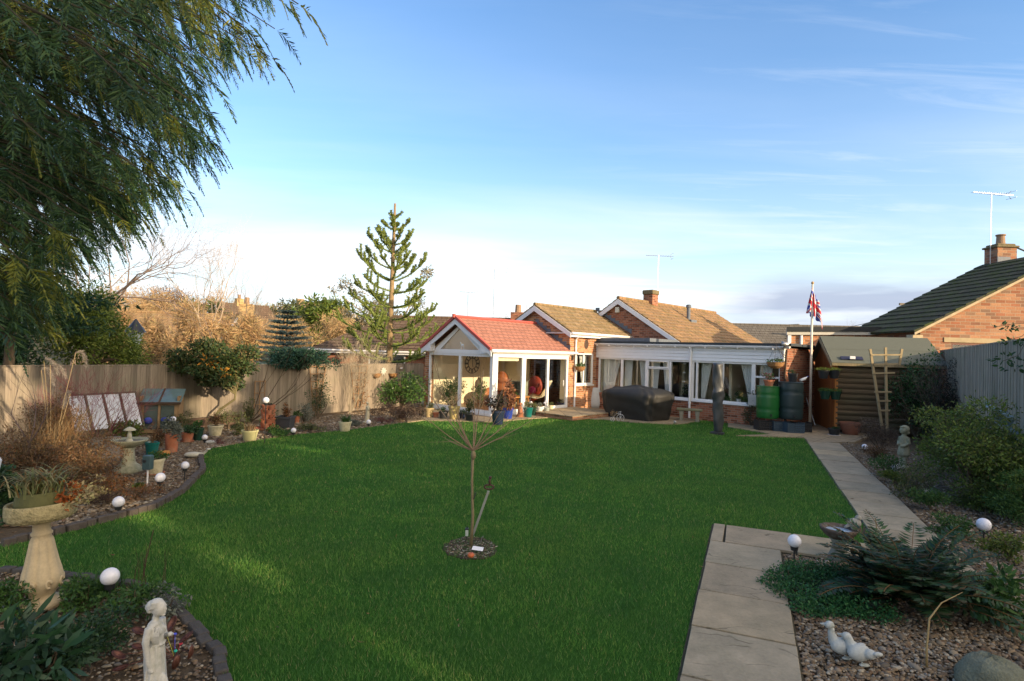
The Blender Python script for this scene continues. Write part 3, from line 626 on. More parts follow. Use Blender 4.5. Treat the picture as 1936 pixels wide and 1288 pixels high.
# little fittings on the walls
mb = MB(); mb.lathe([(.0,0), (.13,0), (.14,.01), (.12,.02), (0,.02)], 20); o = build('wall_plaque', mb, mat('bronze', (.09,.06,.045), .6, .3, metal=.4), H); o.location = (.0, 5.05, 2.55); o.rotation_euler = (0, pi/2, 0); o.scale = (1.3,1,1)
mb = MB(); mb.box(.0, .05, 5.0, 5.12, 2.84, 2.93); mb.tube([(.05,5.06,2.86), (.14,5.02,2.8)], .045, 8); mb.tube([(.05,5.08,2.86), (.14,5.13,2.8)], .045, 8); build('security_light', mb, DKMETAL, H)
mb = MB(); mb.box(-.62, -.42, 7.88, 7.985, 4.0, 4.24); build('alarm_box', mb, mat('alarm_cream', (.6,.58,.48), .5, .05), H, bevel=.02)
mb = MB(); mb.box(-.0, .06, 4.13, 4.2, 1.93, 2.13); build('wall_lamp', mb, DKMETAL, H)
# TV aerial on the chimney
def aerial(parent, x, y, z0, z1, ang, L=.9, n=10, dz=.0, el=.28):
    mb = MB(); mb.tube([(x, y, z0), (x, y, z1)], .016, 6); c, s_ = cos(ang), sin(ang)
    p = lambda t, q=0, h=0: (x+c*t-s_*q, y+s_*t+c*q, z1-.03+h)
    mb.tube([p(-L*.45), p(L*.55)], .012, 5)
    for i in range(n):
        t = -L*.45+L*i/(n-1)*.8; l_ = el*(.5+.5*i/n); mb.tube([p(t, -l_/2), p(t, l_/2)], .006, 4)
    mb.tube([p(L*.5, 0, -.16), p(L*.42, 0, 0), p(L*.5, 0, .16)], .009, 4); mb.tube([p(L*.5,-.2,.12), p(L*.5,.2,.12)], .006, 4); mb.tube([p(L*.5,-.2,-.12), p(L*.5,.2,-.12)], .006, 4)
    return build('tv_aerial', mb, METAL, parent)
aerial(R_, -.3, 10.9, 4.6, 6.9, .8, 1.3)
# ------------------------------------------------------------------ SUN ROOM
C = thing('sun_room', 'white framed sun room with red tiled gable roof and glass doors at the left end of the bungalow', 'conservatory', (HO[0], HO[1], 0), -HA)
CW = 3.38; ax0 = -CW/2-.02
mb = MB(); mb.box(-CW-.26, -CW-.0, .02, 4.0, 0, 2.1); mb.box(-.06, .0, 3.98, 3.985, 0, 2.05); build('wall', mb, BRK, C)
mb = MB(); mb.box(-CW+.0, -CW+.06, .2, 3.98, .1, 2.16); mb.prism([(-CW+.06,2.1), (-1.95,2.1), (-1.95,2.98), (-CW+.06,2.18)], 3.9, 3.97)
mb.box(-CW+.06, -1.95, 3.9, 3.975, .1, 2.1); mb.box(-.33, -.07, 3.9, 3.975, .1, 2.1); mb.prism([(-1.95,2.12), (-.33,2.12), (-.33,2.2), (ax0,3.05), (-1.95,2.98)], 3.9, 3.975); build('inner_wall', mb, CREAM, C)
mb = MB(); mb.box(-CW, 0, 0, 4.0, 0, .12); build('floor', mb, mat('oak_floor', (.3,.14,.06), .4, .2, 4), C)
# white sole plate and frames, front
mb = MB(); mb.box(-CW-.02, .04, -.06, .1, .04, .125); mb.box(-.1, .04, .1, 4.0, .04, .125); build('base_frame', mb, WHITE, C, bevel=.006)
glazed(C, 'sliding_door', MX(0.0), -CW, -.06, .13, 2.06, [-1.66], fw=.08, w0=-.08, w1=0, thick_mid=.1)
mb = MB(); mb.box(-.12, .012, -.012, .16, .13, 2.06); build('corner_post', mb, WHITE, C, bevel=.006)
glazed(C, 'window', MY(0.0), .16, 1.5, .13, 2.06, fw=.08, w0=-.08, w1=0)
f = glazed(C, 'sliding_door', MY(0.0), 1.5, 3.97, .13, 2.06, [2.8], fw=.11, w0=-.08, w1=.003, thick_mid=.1)
mb = MB(); mb.tube([(.06,3.62,.95), (.075,3.6,1.0), (.075,3.6,1.12), (.06,3.62,1.17)], .015, 6); build('handle', mb, WHITE, f)
# eaves beams, gable window
mb = MB(); mb.box(-CW-.05, .03, -.03, .1, 2.06, 2.2); mb.box(-.1, .03, .1, 4.0, 2.062, 2.2); build('eaves_beam', mb, WHITE, C, bevel=.005)
mb = MB(); ax, az = -CW/2-.02, 3.18
mb.prism([(-3.05,2.2), (ax, 3.07), (ax, 2.93), (-2.72,2.2)], -.02, .06); mb.prism([(-.35,2.2), (ax, 3.07), (ax, 2.93), (-.68,2.2)], -.02, .06); gf_ = build('gable_frame', mb, WHITE, C)
g = MB(); g.prism([(-2.95,2.2), (-.45,2.2), (ax,3.0)], .015, .025); build('pane', g, GLASS, gf_)
mb = MB(); mb.ell((-1.7,.14,2.36), (.08,.02,.035)); mb.tube([(-1.76,.14,2.36), (-1.77,.14,2.2)], .01, 6); mb.tube([(-1.64,.14,2.36), (-1.63,.14,2.2)], .01, 6); mb.tube([(-1.76,.14,2.37), (-1.8,.14,2.44)], .016, 6); mb.ell((-1.82,.14,2.45), (.03,.012,.015)); tag(build('deer_ornament', mb, WHITE, None), 'small white deer silhouette standing on the beam in the gable window', 'ornament'); bpy.data.objects['deer_ornament'].location = HL(0, 0, 0); bpy.data.objects['deer_ornament'].rotation_euler.z = -HA
y0 = -.24; EZ = 2.2
mb = MB(); roofslope(mb, (.13,y0,EZ), (.13,4.0,EZ), (ax,4.0,3.28), (ax,y0,3.28), 9, .03, .014); roofslope(mb, (-CW-.2,y0,EZ), (-CW-.2,4.0,EZ), (ax,4.0,3.28), (ax,y0,3.28), 9, .03, .014)
rf = build('roof', mb, tilemat('red_tiles_y', (.34,.165,.125), (.39,.19,.145), (.25,.16,.11), .1, .25, 'y', .19), C)
mb = MB(); mb.tube([(ax,y0-.03,3.34), (ax,4.0,3.34)], .055, 8); mb.bar((.13,y0,EZ+.04), (ax,y0,3.34), .09, .09); mb.bar((-CW-.2,y0,EZ+.04), (ax,y0,3.34), .09, .09); mb.tube([(ax,y0-.05,3.3), (ax,y0-.05,3.42)], .06, 8); build('ridge', mb, mat('red_ridge', (.42,.09,.075), .7, .15), rf)
barge(C, y0+.04, ax, 3.27, (-CW-.2, .13), 2.18, .19, .03)
mb = MB(); mb.prism([(-.38,2.42), (-.38,2.12), (.12,2.12), (.12,2.2)], y0, -.03); mb.prism([(-3.02,2.42), (-3.02,2.12), (-CW-.18,2.12), (-CW-.18,2.2)], y0, -.03); build('box_end', mb, WHITEP, C)
mb = MB(); mb.box(.03, .12, -.22, 4.12, 2.12, 2.2); mb.tube([(.15,-.22,2.19), (.15,4.3,2.19)], .05, 8); build('gutter', mb, WHITE, C)
mb = MB()
for e_ in (-CW+.06, -.12): mb.prism([(ax,3.12), (e_,2.21), (e_,2.19), (ax,3.1)], .1, 3.97)
build('ceiling', mb, CREAM, C)
mb = MB(); mb.box(-.17, -.12, .25, 1.35, 1.86, 1.97); build('roller_blind', mb, mat('blind', (.75,.68,.5), .9, .05), C)
# things inside
def inside(a, b, z=.12): return HL(a, b, z)
LEATH = mat('tan_leather', (.38,.13,.05), .5, .25, 5, spec=.4); LEATHR = mat('red_leather', (.3,.05,.03), .5, .2)
k = thing('recliner_chair', 'tan leather recliner with high buttoned back seen through the front glass', 'armchair', inside(-2.0, 2.2), -HA+radians(20))
mb = MB(); mb.ell((0,.1,.36), (.36,.38,.14)); build('seat', mb, LEATH, k, smooth=True)
mb = MB(); mb.ell((0,.38,.8), (.36,.15,.5)); mb.ell((0,.32,1.0), (.3,.15,.2)); mb.ell((0,.3,.65), (.29,.15,.2)); build('backrest', mb, LEATH, k, smooth=True)
for s_ in (-1, 1):
    mb = MB(); mb.ell((s_*.4,.08,.42), (.12,.4,.24)); mb.box(s_*.4-.07, s_*.4+.07, -.25, .4, .02, .4); build('armrest', mb, LEATH, k, smooth=True)
mb = MB(); mb.ell((0,-.3,.26), (.3,.12,.2)); build('footrest', mb, LEATH, k, smooth=True)
k = thing('red_armchair', 'dark red leather armchair deep inside near the doorway', 'armchair', inside(-1.3, 3.3), -HA)
mb = MB(); mb.ell((0,.0,.35), (.34,.32,.16)); build('seat', mb, LEATHR, k, smooth=True); mb = MB(); mb.ell((0,.28,.75), (.36,.14,.4)); build('backrest', mb, LEATHR, k, smooth=True)
mb = MB(); mb.ell((0.05,.06,.6), (.17,.1,.15)); build('cushion', mb, mat('pink_cushion', (.5,.05,.14), .9), k, smooth=True)
k = thing('bentwood_chair', 'cream bentwood rocking armchair behind the open sliding door', 'armchair', inside(-.75, 3.1), -HA-radians(60)); PINE = mat('pale_pine', (.5,.33,.16), .5)
for s_ in (-.27, .27):
    mb = MB(); mb.tube([(s_,.35,.75), (s_,.15,.42), (s_,-.25,.46), (s_,-.38,.4), (s_,-.36,.12), (s_,-.2,.02), (s_,.3,.02)], .02, 6); build('frame', mb, PINE, k, smooth=True)
mb = MB(); mb.add([], []); pts = [(0,-.32,.42), (0,.0,.36), (0,.2,.42), (0,.36,.75), (0,.5,1.02)]
for i in range(4): mb.bar(pts[i], pts[i+1], .5, .07)
build('seat', mb, mat('cream_canvas', (.62,.55,.38), .9), k, bevel=.03)
k = thing('coffee_table', 'low orange pine table just inside the sliding door', 'table', inside(-.75, 1.95), -HA); ORP = mat('orange_pine', (.5,.22,.06), .45)
mb = MB(); mb.box(-.3, .3, -.4, .4, .42, .46); build('tabletop', mb, ORP, k, bevel=.01)
for x in (-.25, .25):
    for y in (-.35, .35): mb = MB(); mb.tube([(x, y, .42), (x*1.05, y*1.05, 0)], .025, 8); build('leg', mb, ORP, k)
o = MB(); o.lathe([(.2,.0), (.23,0), (.23,.02), (.2,.02)], 32); 
for i in range(12): a = i*pi/6; o.bar((.21*cos(a), .21*sin(a), .01), (.36*cos(a), .36*sin(a), .01), .05 if i % 3 else .075, .015)
o.tube([(.38*cos(i*pi/18), .38*sin(i*pi/18), .01) for i in range(37)], .015, 6); o.tube([(.21*cos(i*pi/18), .21*sin(i*pi/18), .01) for i in range(37)], .01, 6)
o.bar((0,0,.02), (0,.2,.02), .02, .008); o.bar((0,0,.02), (.02,-.14,.02), .02, .008)
mbc = MB(); mbc.v = o.v; mbc.f = [f for f in o.f if len(f) < 20]
k = build('wall_clock', mbc, mat('clock_iron', (.06,.05,.04), .6), None); tag(k, 'large dark skeleton clock with open numeral ring on the cream wall inside', 'clock'); k.location = HL(-CW+.075, 2.07, 1.66); k.rotation_euler = (pi/2, 0, radians(46))
k = thing('bookcase', 'grey-green shelved cabinet beside the recliner inside', 'cabinet', inside(-1.35, 2.75), -HA)
mb = MB(); mb.box(-.3, .3, -.15, .15, 0, .04); mb.box(-.3, -.27, -.15, .15, .04, .95); mb.box(.27, .3, -.15, .15, .04, .95); mb.box(-.3, .3, .12, .15, .04, .95); build('case', mb, mat('sage', (.28,.29,.22), .7), k)
for z in (.3, .6, .92): mb = MB(); mb.box(-.268, .268, -.14, .118, z, z+.025); build('shelf', mb, MATS['sage'], k)
# ------------------------------------------------------------------ DECK AND GARAGE
mb = MB(); mb.box(.15, 2.1, 1.6, 4.0, .02, .13)
BR2 = brickmat('deck_brick', (.32,.14,.08), (.4,.22,.13), (.3,.25,.18)); dk = thing('raised_terrace', 'low brick-edged raised paving outside the sliding doors', 'terrace', (HO[0], HO[1], 0), -HA)
build('brick_edge', mb, BR2, dk); mb = MB(); mb.box(.13, 2.12, 1.57, 4.2, .132, .165); build('paving', mb, pm.m, dk, bevel=.008)
gl, gr_ = D(1490, 700, 20.9), D(1752, 700, 20.35); gL = sqrt((gr_[0]-gl[0])**2+(gr_[1]-gl[1])**2)
K = thing('garage', 'flat-roofed brick garage with white fascia behind the shed', 'garage', (gl[0], gl[1], 0), atan2(gr_[1]-gl[1], gr_[0]-gl[0]))
gx = lambda px: (D(px, 700, 20.8)[0]-gl[0])
GH = 3.16; MK = lambda u, w_, z: (u+.62*max(0, -w_-.3), -w_, z*(1+.0075*u))
mb = MB(); wall(mb, MK, .02, gL, 0, GH, .24, [(gx(1499), gx(1508), .05, 2.75)]); mb.box(.02, .26, -4.4, -.24, 0, GH, MK); mb.box(gL-.24, gL, -5, -.24, 0, GH, MK); build('wall', mb, BRK, K)
mb = MB(); mb.box(-.1, gL+.1, -5, .12, GH+.13, GH+.2, MK); mb.box(-.12, gL+.1, .12, .15, GH+.05, GH+.21, MK); build('flat_roof', mb, mat('black_felt', (.02,.024,.028), .7), K)
mb = MB(); mb.box(-.1, gL+.08, .02, .1, GH-.07, GH+.126, MK); build('fascia', mb, mat('grey_fascia', (.5,.48,.42), .7, .15), K)
mb = MB(); mb.box(gx(1490), gx(1496), .0, .06, .1, GH-.08, MK); build('door_frame', mb, WHITE, K)
mb = MB(); mb.box(gx(1499)+.01, gx(1508)-.01, -.09, -.05, .1, 2.73, MK); build('door', mb, mat('brown_door', (.09,.05,.03), .6), K)
dpipe(K, gx(1514), -.06, .9, GH-.08, .05)
ex, ey = .02, 0
fl_ = HL(EX1+.12, EB-.2); E_ = thing('floodlight', 'clutter of grey floodlight and cable at the corner of the flat roof', 'lamp', (fl_[0], fl_[1], 0)); mb = MB(); mb.tube([(-.15,-.0,2.72), (.05,-.05,2.68), (-.1,0,2.55)], .035, 7); mb.ell((-.05,-.05,2.66), (.12,.06,.07)); build('body', mb, METAL, E_, smooth=True)
E_ = thing('vine', 'bare twisting vine climbing the right end of the white cladding', 'climber', (fl_[0], fl_[1], 0)); mb = MB(); rng = rg0 = np.random.default_rng(77); mb.tube([(0,0,0), (.03,0,.9), (-.02,.02,1.7), (.02,0,2.5)], .035, 7); [grow(mb, rng, (0,0,2.0+.1*i), (-.8,0,.5), .35, .01, 2, 2, 4, .5, .5) for i in range(4)]; build('stem', mb, DKWOOD, E_, fix=False)
# ------------------------------------------------------------------ SHED, FENCES, NEIGHBOURS
FT = boardmat('weathered_fence', (.3,.25,.195), (.17,.145,.115), .1, 'x', (.2,.19,.13))
FTR = boardmat('grey_weathered_fence', (.36,.32,.25), (.22,.2,.165), .1, 'x', (.14,.15,.08))
def fence(name, p0, p1, z0, z1, m, label, bw=.1, post=1.83, seed=1, capm=None, zr=None):
    p0, p1 = Vector((*p0, 0)), Vector((*p1, 0)); L = (p1-p0).length; ang = atan2(p1.y-p0.y, p1.x-p0.x); f = thing(name, label, 'fence', (p0.x, p0.y, 0), ang); r = random.Random(seed)
    za, zb = (z1, z1) if not hasattr(z1, '__len__') else z1; zt = lambda x: za+(zb-za)*x/L
    mb = MB(); x = 0; s_ = -1 if FSIDE < 0 else 1
    while x < L:
        w_ = bw*r.uniform(.92, 1.08); dz = r.uniform(-.012, .012); y = FSIDE*(.004+.007*(int(x/bw) % 2)); mb.box(x, x+w_*1.12, y, y+FSIDE*.014, z0+.14, zt(x)-.03+dz); x += w_
    build('boards', mb, m, f)
    mb = MB()
    for z in (z0+.4, (z0+za)/2+.1, za-.3): mb.box(0, L, -FSIDE*.05, 0, z, z+.07)
    build('rail', mb, m, f)
    mb = MB(); mb.box(0, L, -FSIDE*.02, FSIDE*.022, z0-.05, z0+.138); build('gravel_board', mb, m, f)
    mb = MB(); mb.add([(0,-.03,za-.03), (L,-.03,zb-.03), (L,.035,zb-.03), (0,.035,za-.03), (0,-.03,za), (L,-.03,zb), (L,.035,zb), (0,.035,za)], [(0,1,2,3),(4,5,6,7),(0,1,5,4),(1,2,6,5),(2,3,7,6),(3,0,4,7)]); build('cap_rail', mb, m, f)
    return f
FSIDE = -1
FL0, FL1 = (-12.4, 8.6), (-3.55, 22.9)
FLd = (Vector(FL1)-Vector(FL0)).normalized(); FLn = Vector((FLd.y, -FLd.x))
def onfence(px, py=740, off=.06):    # photo column -> point on the garden side of the left fence
    d = ray(px, py); n_ = np.array([FLn.x, FLn.y]); t = n_@np.array(FL0)/(n_@d[:2]); q = d[:2]*t; z = CH+d[2]*t
    return (float(q[0])+FLn.x*off, float(q[1])+FLn.y*off, float(z))
fence('boundary_fence', FL0, FL1, 0, 1.6, FT, 'long weathered close-boarded fence along the left side of the lawn', seed=3)
fence('boundary_fence', (13.45, 18.0), (7.6, 7.9), .1, (2.62, 2.68), FTR, 'tall grey weathered board fence on the right by the neighbouring brick gable', .105, seed=5)
FLA = atan2(FLd.y, FLd.x)
# shed
sx0, sy0 = 9.93, 17.55
SH = thing('garden_shed', 'log-sided garden shed with green felt roof and orange door end', 'shed', (sx0, sy0, 0), radians(-15))
LOG = boardmat('log_boards', (.125,.09,.055), (.08,.065,.04), .16, 'z', (.08,.085,.045))
mb = MB(); z = .05; wS = 2.78
while z < 2.05:
    h = .162; n = 7; poly = [(-.035*sin(pi*i/n)-.0, z+h*i/n) for i in range(n+1)]
    mb.add([(0, p[0], p[1]) for p in poly]+[(wS, p[0], p[1]) for p in poly]+[(0,.03,z),(0,.03,z+h),(wS,.03,z),(wS,.03,z+h)], [(i, i+1, n+2+i, n+1+i) for i in range(n)]+[(2*n+2, 2*n+3, 2*n+5, 2*n+4)]); z += h
build('log_wall', mb, LOG, SH, smooth=False)
M_ = lambda x, y, z: (x, y, z)
ORW = boardmat('orange_timber', (.38,.16,.05), (.32,.13,.045), .12, 'y', (.2,.1,.04))
mb = MB(); mb.prism([(0.03,.03), (2.6,.03), (2.6,2.2), (1.3,2.93), (0.03,2.12)], 0, .04, lambda x, y, z: (y, x, z)); mb.prism([(.04,.0), (.04,2.1), (-.03,2.05), (-.03,0)], -.03, .05, lambda x, y, z: (y, x, z)); build('door_end', mb, ORW, SH)
mb = MB(); mb.box(wS-.04, wS, .03, 2.6, 0, 2.1); mb.box(0.04, wS-.04, 2.56, 2.6, 0, 2.1); build('back_wall', mb, LOG, SH)
mb = MB()
y_e, z_e, y_r, z_r = -.14, 2.12, 1.3, 2.96
mb.add([(-.16,y_e,z_e), (wS+.12,y_e,z_e), (wS+.12,y_r,z_r), (-.16,y_r,z_r), (-.16,y_e,z_e+.035), (wS+.12,y_e,z_e+.035), (wS+.12,y_r,z_r+.035), (-.16,y_r,z_r+.035)], [(3,2,1,0),(4,5,6,7),(0,1,5,4),(1,2,6,5),(2,3,7,6),(3,0,4,7)])
mb.add([(-.16,2.75,2.12), (wS+.12,2.75,2.12), (wS+.12,y_r,z_r), (-.16,y_r,z_r), (-.16,2.75,2.155), (wS+.12,2.75,2.155), (wS+.12,y_r+.002,z_r+.035), (-.16,y_r+.002,z_r+.035)], [(0,1,2,3),(7,6,5,4),(0,4,5,1),(1,5,6,2),(2,6,7,3),(3,7,4,0)])
mb.add([(-.165,.55,2.565), (wS+.125,.55,2.565), (wS+.125,.57,2.577), (-.165,.57,2.577)], [(0,1,2,3)])
build('roof', mb, FELT, SH)
mb = MB(); mb.box(-.15, wS+.1, -.16, -.13, 2.05, 2.13); mb.prism([(-.14,2.12), (1.3,2.95), (1.3,2.85), (-.14,2.02)], -.19, -.165, lambda x, y, z: (y, x, z)); build('fascia', mb, boardmat('fascia_wood', (.28,.22,.13), (.25,.2,.12), .3), SH)
k = thing('solar_charger', 'small solar panel with white box lying on the shed roof edge', 'solar panel', (sx0+.22, sy0-.06, 2.24), radians(-15))
mb = MB(); mb.add([(-.1,-.04,-.0), (.5,-.04,-.0), (.5,.1,.085), (-.1,.1,.085), (-.1,-.04,.02), (.5,-.04,.02), (.5,.1,.105), (-.1,.1,.105)], [(3,2,1,0),(4,5,6,7),(0,1,5,4),(1,2,6,5),(2,3,7,6),(3,0,4,7)]); build('panel', mb, mat('solar_cell', (.03,.032,.06), .2, .1), k)
mb = MB(); mb.box(.12, .27, -.08, -.045, .02, .11); build('box', mb, WHITE, k, bevel=.01)
# right neighbour
NB = brickmat('neighbour_brick', (.3,.125,.07), (.38,.21,.12), (.3,.23,.16), .32, .105, third=(.2,.13,.09))
N = thing('neighbour_house', 'brick gable end of the neighbouring house with dark mossy roof on the right', 'house', (13.05, 18.35, 0), 0)
sl_ = (5.12-3.33)/(16.3-13.02)
ez = 3.3; rx = 5.0; rz_ = ez+rx*sl_
mb = MB(); wall(mb, lambda u, w_, z: (u, -w_, z), 0, 2*rx, 0, ez-.1, .25, [(1.0, 9.0, 1.0, 2.88)]); mb.prism([(0,ez-.1), (2*rx,ez-.1), (rx,rz_-.12)], 0, .25); mb.box(0, .25, .25, 3.4, 0, ez-.1); build('wall', mb, NB, N)
mb = MB(); roofslope(mb, (-.25,-.12,ez-.12), (-.25,3.7,ez-.12), (rx,3.7,rz_), (rx,-.12,rz_), 16, .04, .03); roofslope(mb, (2*rx+.25,-.12,ez-.12), (2*rx+.25,3.7,ez-.12), (rx,3.7,rz_), (rx,-.12,rz_), 16, .04, .03)
rf = build('roof', mb, tilemat('mossy_tiles', (.055,.055,.042), (.085,.08,.06), (.06,.08,.02), .9, .33, 'y', .33), N)
mb = MB(); mb.prism([(-.27,ez-.13), (rx,rz_-.02), (rx,rz_-.1), (-.27,ez-.21)], -.14, -.11); mb.box(-.3,.02,-.1,.2,ez-.34,ez-.2); build('verge', mb, mat('verge_mortar', (.45,.36,.23), .9), N)
mb = MB(); mb.box(.75, 9.2, -.03, .1, 2.9, 3.05); build('lintel', mb, mat('concrete_lintel', (.36,.29,.18), .9), N)
glazed(N, 'window', lambda u, w_, z: (u, -w_, z), 1.0, 9.0, 1.0, 2.88, [2.9, 4.9, 6.9], m=mat('brown_frame', (.13,.04,.025), .5))
mb = MB(); mb.box(.3, 9, 1.5, 1.6, .5, 2.9); build('room_wall', mb, DARKIN, N)
cx = 20.35-13.05-1.75; cz_ = ez+cx*sl_
chx, chy = D(1889, 500, 21.7)[0]-13.05, 3.3
czb = ez+chx*sl_
mb = MB(); mb.box(chx-.36, chx+.36, chy-.3, chy+.3, czb-.5, czb+.4); ch = build('chimney', mb, NB, rf)
mb = MB(); mb.box(chx-.43, chx+.43, chy-.36, chy+.36, czb+.402, czb+.48); mb.box(chx-.34, chx+.34, chy-.28, chy+.28, czb+.482, czb+.56); build('chimney', mb, MATS['mossy_mortar'], rf, label='mossy chimney capping', bevel=.03)
mb = MB(); mb.tube([(chx,chy,czb+.55), (chx,chy,czb+.88), (chx,chy,czb+.9), (chx,chy,czb+.94)], [.15,.13,.16,.16], 14); build('chimney_pot', mb, mat('buff_pot', (.3,.2,.13), .9), rf)
mb = MB(); mb.box(chx-.38, chx+.1, chy-.33, chy-.303, czb-.35, czb+.05); build('flashing', mb, LEAD, rf)
ax_, az_ = D(1862, 362, 21.4)[0]-13.05, D(1862, 362, 21.4)[2]
mb = MB(); aerial(rf, chx-.46, chy-.1, czb-.2, az_, .15, 1.75, 16, el=.35)
mb = MB(); qa = D(1912, 464, 22); qb = D(1945, 478, 22); mb.tube([(qa[0]-13.05, qa[1]-18.35, qa[2]), (qb[0]-13.05, qb[1]-18.35, qb[2])], .03, 6); mb.ell((qa[0]-13.05+.05, qa[1]-18.35, qa[2]-.05), (.14,.05,.1)); mb.tube([(qb[0]-13.05, qb[1]-18.35, qb[2]), (qb[0]-13.05, 3.0, czb+.6)], .025, 5); build('tv_aerial', mb, DKMETAL, rf)
# neighbours behind: generic bungalow with ridge along local x
def house(name, label, p, rz, L, Wd, ez, rh, wm, rm, hip=0, chim=None, gable_white=True, win=()):
    h = thing(name, label, 'house', p, rz); mb = MB(); mb.box(0, L, 0, Wd, 0, ez)
    if not hip: mb.prism([(.0,ez), (Wd,ez), (Wd/2,ez+rh-.05)], .02, .2, lambda x, y, z: (y, x, z)); mb.prism([(.0,ez), (Wd,ez), (Wd/2,ez+rh-.05)], L-.2, L-.02, lambda x, y, z: (y, x, z))
    build('wall', mb, wm, h); mb = MB(); o = .3
    roofslope(mb, (-o,-o,ez-.08), (L+o,-o,ez-.08), (L+o-hip,Wd/2,ez+rh), (-o+hip,Wd/2,ez+rh), 12); roofslope(mb, (L+o,Wd+o,ez-.08), (-o,Wd+o,ez-.08), (-o+hip,Wd/2,ez+rh), (L+o-hip,Wd/2,ez+rh), 12)
    if hip:
        mb.add([(-o,-o,ez-.08), (-o+hip,Wd/2,ez+rh+.04), (-o,Wd+o,ez-.08)], [(0,1,2)]); mb.add([(L+o,-o,ez-.08), (L+o-hip,Wd/2,ez+rh+.04), (L+o,Wd+o,ez-.08)], [(0,1,2)])
    mb.tube([(-o+hip,Wd/2,ez+rh+.05), (L+o-hip,Wd/2,ez+rh+.05)], .09, 6)
    rf = build('roof', mb, rm, h); mb = MB(); mb.box(-o, L+o, -o-.03, -o, ez-.22, ez-.05); mb.tube([(-o,-o-.08,ez-.08), (L+o,-o-.08,ez-.08)], .06, 6); build('gutter', mb, WHITEP, h)
    if not hip and gable_white:
        mb = MB()
        for X_ in (-o-.03, L+o):
            for e in (-o, Wd+o): mb.prism([(Wd/2,ez+rh), (e,ez-.08), (e,ez-.3), (Wd/2,ez+rh-.24)], X_, X_+.03, lambda x, y, z: (y, x, z))
        build('bargeboard', mb, WHITEP, h)
    if chim:
        c, hh = chim; mb = MB(); mb.box(c-.4, c+.4, Wd/2-.3, Wd/2+.3, ez+rh-.5, ez+rh+hh); build('chimney', mb, wm, rf); mb = MB(); mb.tube([(c,Wd/2,ez+rh+hh), (c,Wd/2,ez+rh+hh+.45)], [.19,.16], 10); build('chimney_pot', mb, MATS['buff_pot'], rf)
    for (a, b, c, d) in win: 
        mb = MB(); mb.box(a, b, -.03, .01, c, d); f = build('window', mb, WHITE, h); mb = MB(); mb.box(a+.07, (a+b)/2-.04, -.04, -.031, c+.07, d-.07); mb.box((a+b)/2+.04, b-.07, -.04, -.031, c+.07, d-.07); build('pane', mb, mat('dark_glass', (.03,.035,.04), .1, spec=.8), f)
    return h
TD = tilemat('dark_brown_tiles', (.13,.09,.065), (.17,.12,.085), (.12,.11,.06), .5)
house('neighbour_bungalow', 'dark brown hipped-roof bungalow just behind the fence and the monkey puzzle', (-10.6, 31.0, 0), radians(-6), 17, 7, 2.05, 1.95, BRKD, TD, 3.2, (10.6, .45), win=[(3, 5, .9, 1.8)])
BRL = brickmat('golden_brick', (.42,.28,.12), (.5,.34,.15), (.42,.33,.2))
house('neighbour_house', 'golden brick house with brown roof seen left of the round-headed shrub', (-25.5, 34, -.5), radians(4), 7.2, 7.5, 2.3, 2.2, BRL, tilemat('warm_tiles', (.26,.17,.09), (.32,.21,.11), (.3,.25,.12), .6), 0, (8.0, .8), win=[(2, 4, 1, 2.1)])
house('neighbour_house', 'distant house with small white-edged gable among the orange trees', (-30.5, 62, 1.2), radians(55), 6, 6, 2.8, 2.6, BRL, TD, 0, (2.6, .7))
TG = tilemat('grey_tiles', (.13,.12,.105), (.16,.15,.13), (.13,.12,.09), .3)
a0 = D(1400, 632, 40)
house('neighbour_bungalow', 'grey-roofed bungalow with white bargeboards on a small orange gable behind the flagpole', (16.0, 41.5, 0), radians(-6), 10.5, 6.2, 2.7, 2.05, BRL, TG, 0)
house('neighbour_house', 'small dark gable with white edge beside the far end of the main roof', (18.5, 53, 0), radians(-68), 7, 5, 3.1, 1.9, BRL, TG, 0)
# castle ruin on the far hill
cx0, cy0, cz0 = D(562, 600, 300); cz0 -= 6
K = thing('castle_ruin', 'pale stone castle ruin with a round turret on the far hill', 'castle', (cx0, cy0, cz0), 0)
CST = mat('castle_stone', (.34,.24,.14), .95, .3, .3)
mb = MB(); mb.box(1, 14.5, 0, 8, 0, 14.2); mb.box(9, 13.5, .3, 6, 14.2, 14.9); mb.box(-1, 1, 1, 6, 0, 10); build('keep_wall', mb, CST, K)
mb = MB(); mb.tube([(1.2,0,0), (1.2,0,15.6)], 2.0, 14); build('turret', mb, CST, K)
# ------------------------------------------------------------------ POLES
fx, fy = 9.55, 18.3
k = thing('flagpole', 'tall white flagpole beside the shed', 'flagpole', (fx, fy, 0)); mb = MB(); mb.tube([(0,0,0), (-.0,0,4.62)], [.045,.03], 12); build('pole', mb, mat('pole_cream', (.6,.58,.5), .5), k, smooth=True); mb = MB(); mb.ell((0,0,4.66), (.045,.045,.05)); build('finial', mb, mat('finial', (.45,.3,.15), .5), k, smooth=True)
mb = MB(); NU, NV = 60, 40; vs = []
for j in range(NV+1):
    for i in range(NU+1):
        u_, v_ = i/NU, j/NV; t = min(1, v_*.72+u_*.42); wd = .08+.5*t**.8
        x = (u_-.42)*wd*.98+.02*sin(u_*21); y = .055*sin(u_*19+v_*1.5)*(.3+t)+.03; z = 4.5-v_*.78-u_*(.52-.18*abs(sin(u_*3.1)))-.03*cos(u_*19)*v_; vs.append((x, y-.08, z))
fs = [(j*(NU+1)+i, j*(NU+1)+i+1, (j+1)*(NU+1)+i+1, (j+1)*(NU+1)+i) for j in range(NV) for i in range(NU)]
mb.add(vs, fs); FB, FR_, FW_ = mat('flag_blue', (.07,.09,.36), .8, .1), mat('flag_red', (.5,.03,.05), .8, .1), mat('flag_white', (.62,.62,.64), .8, .05)
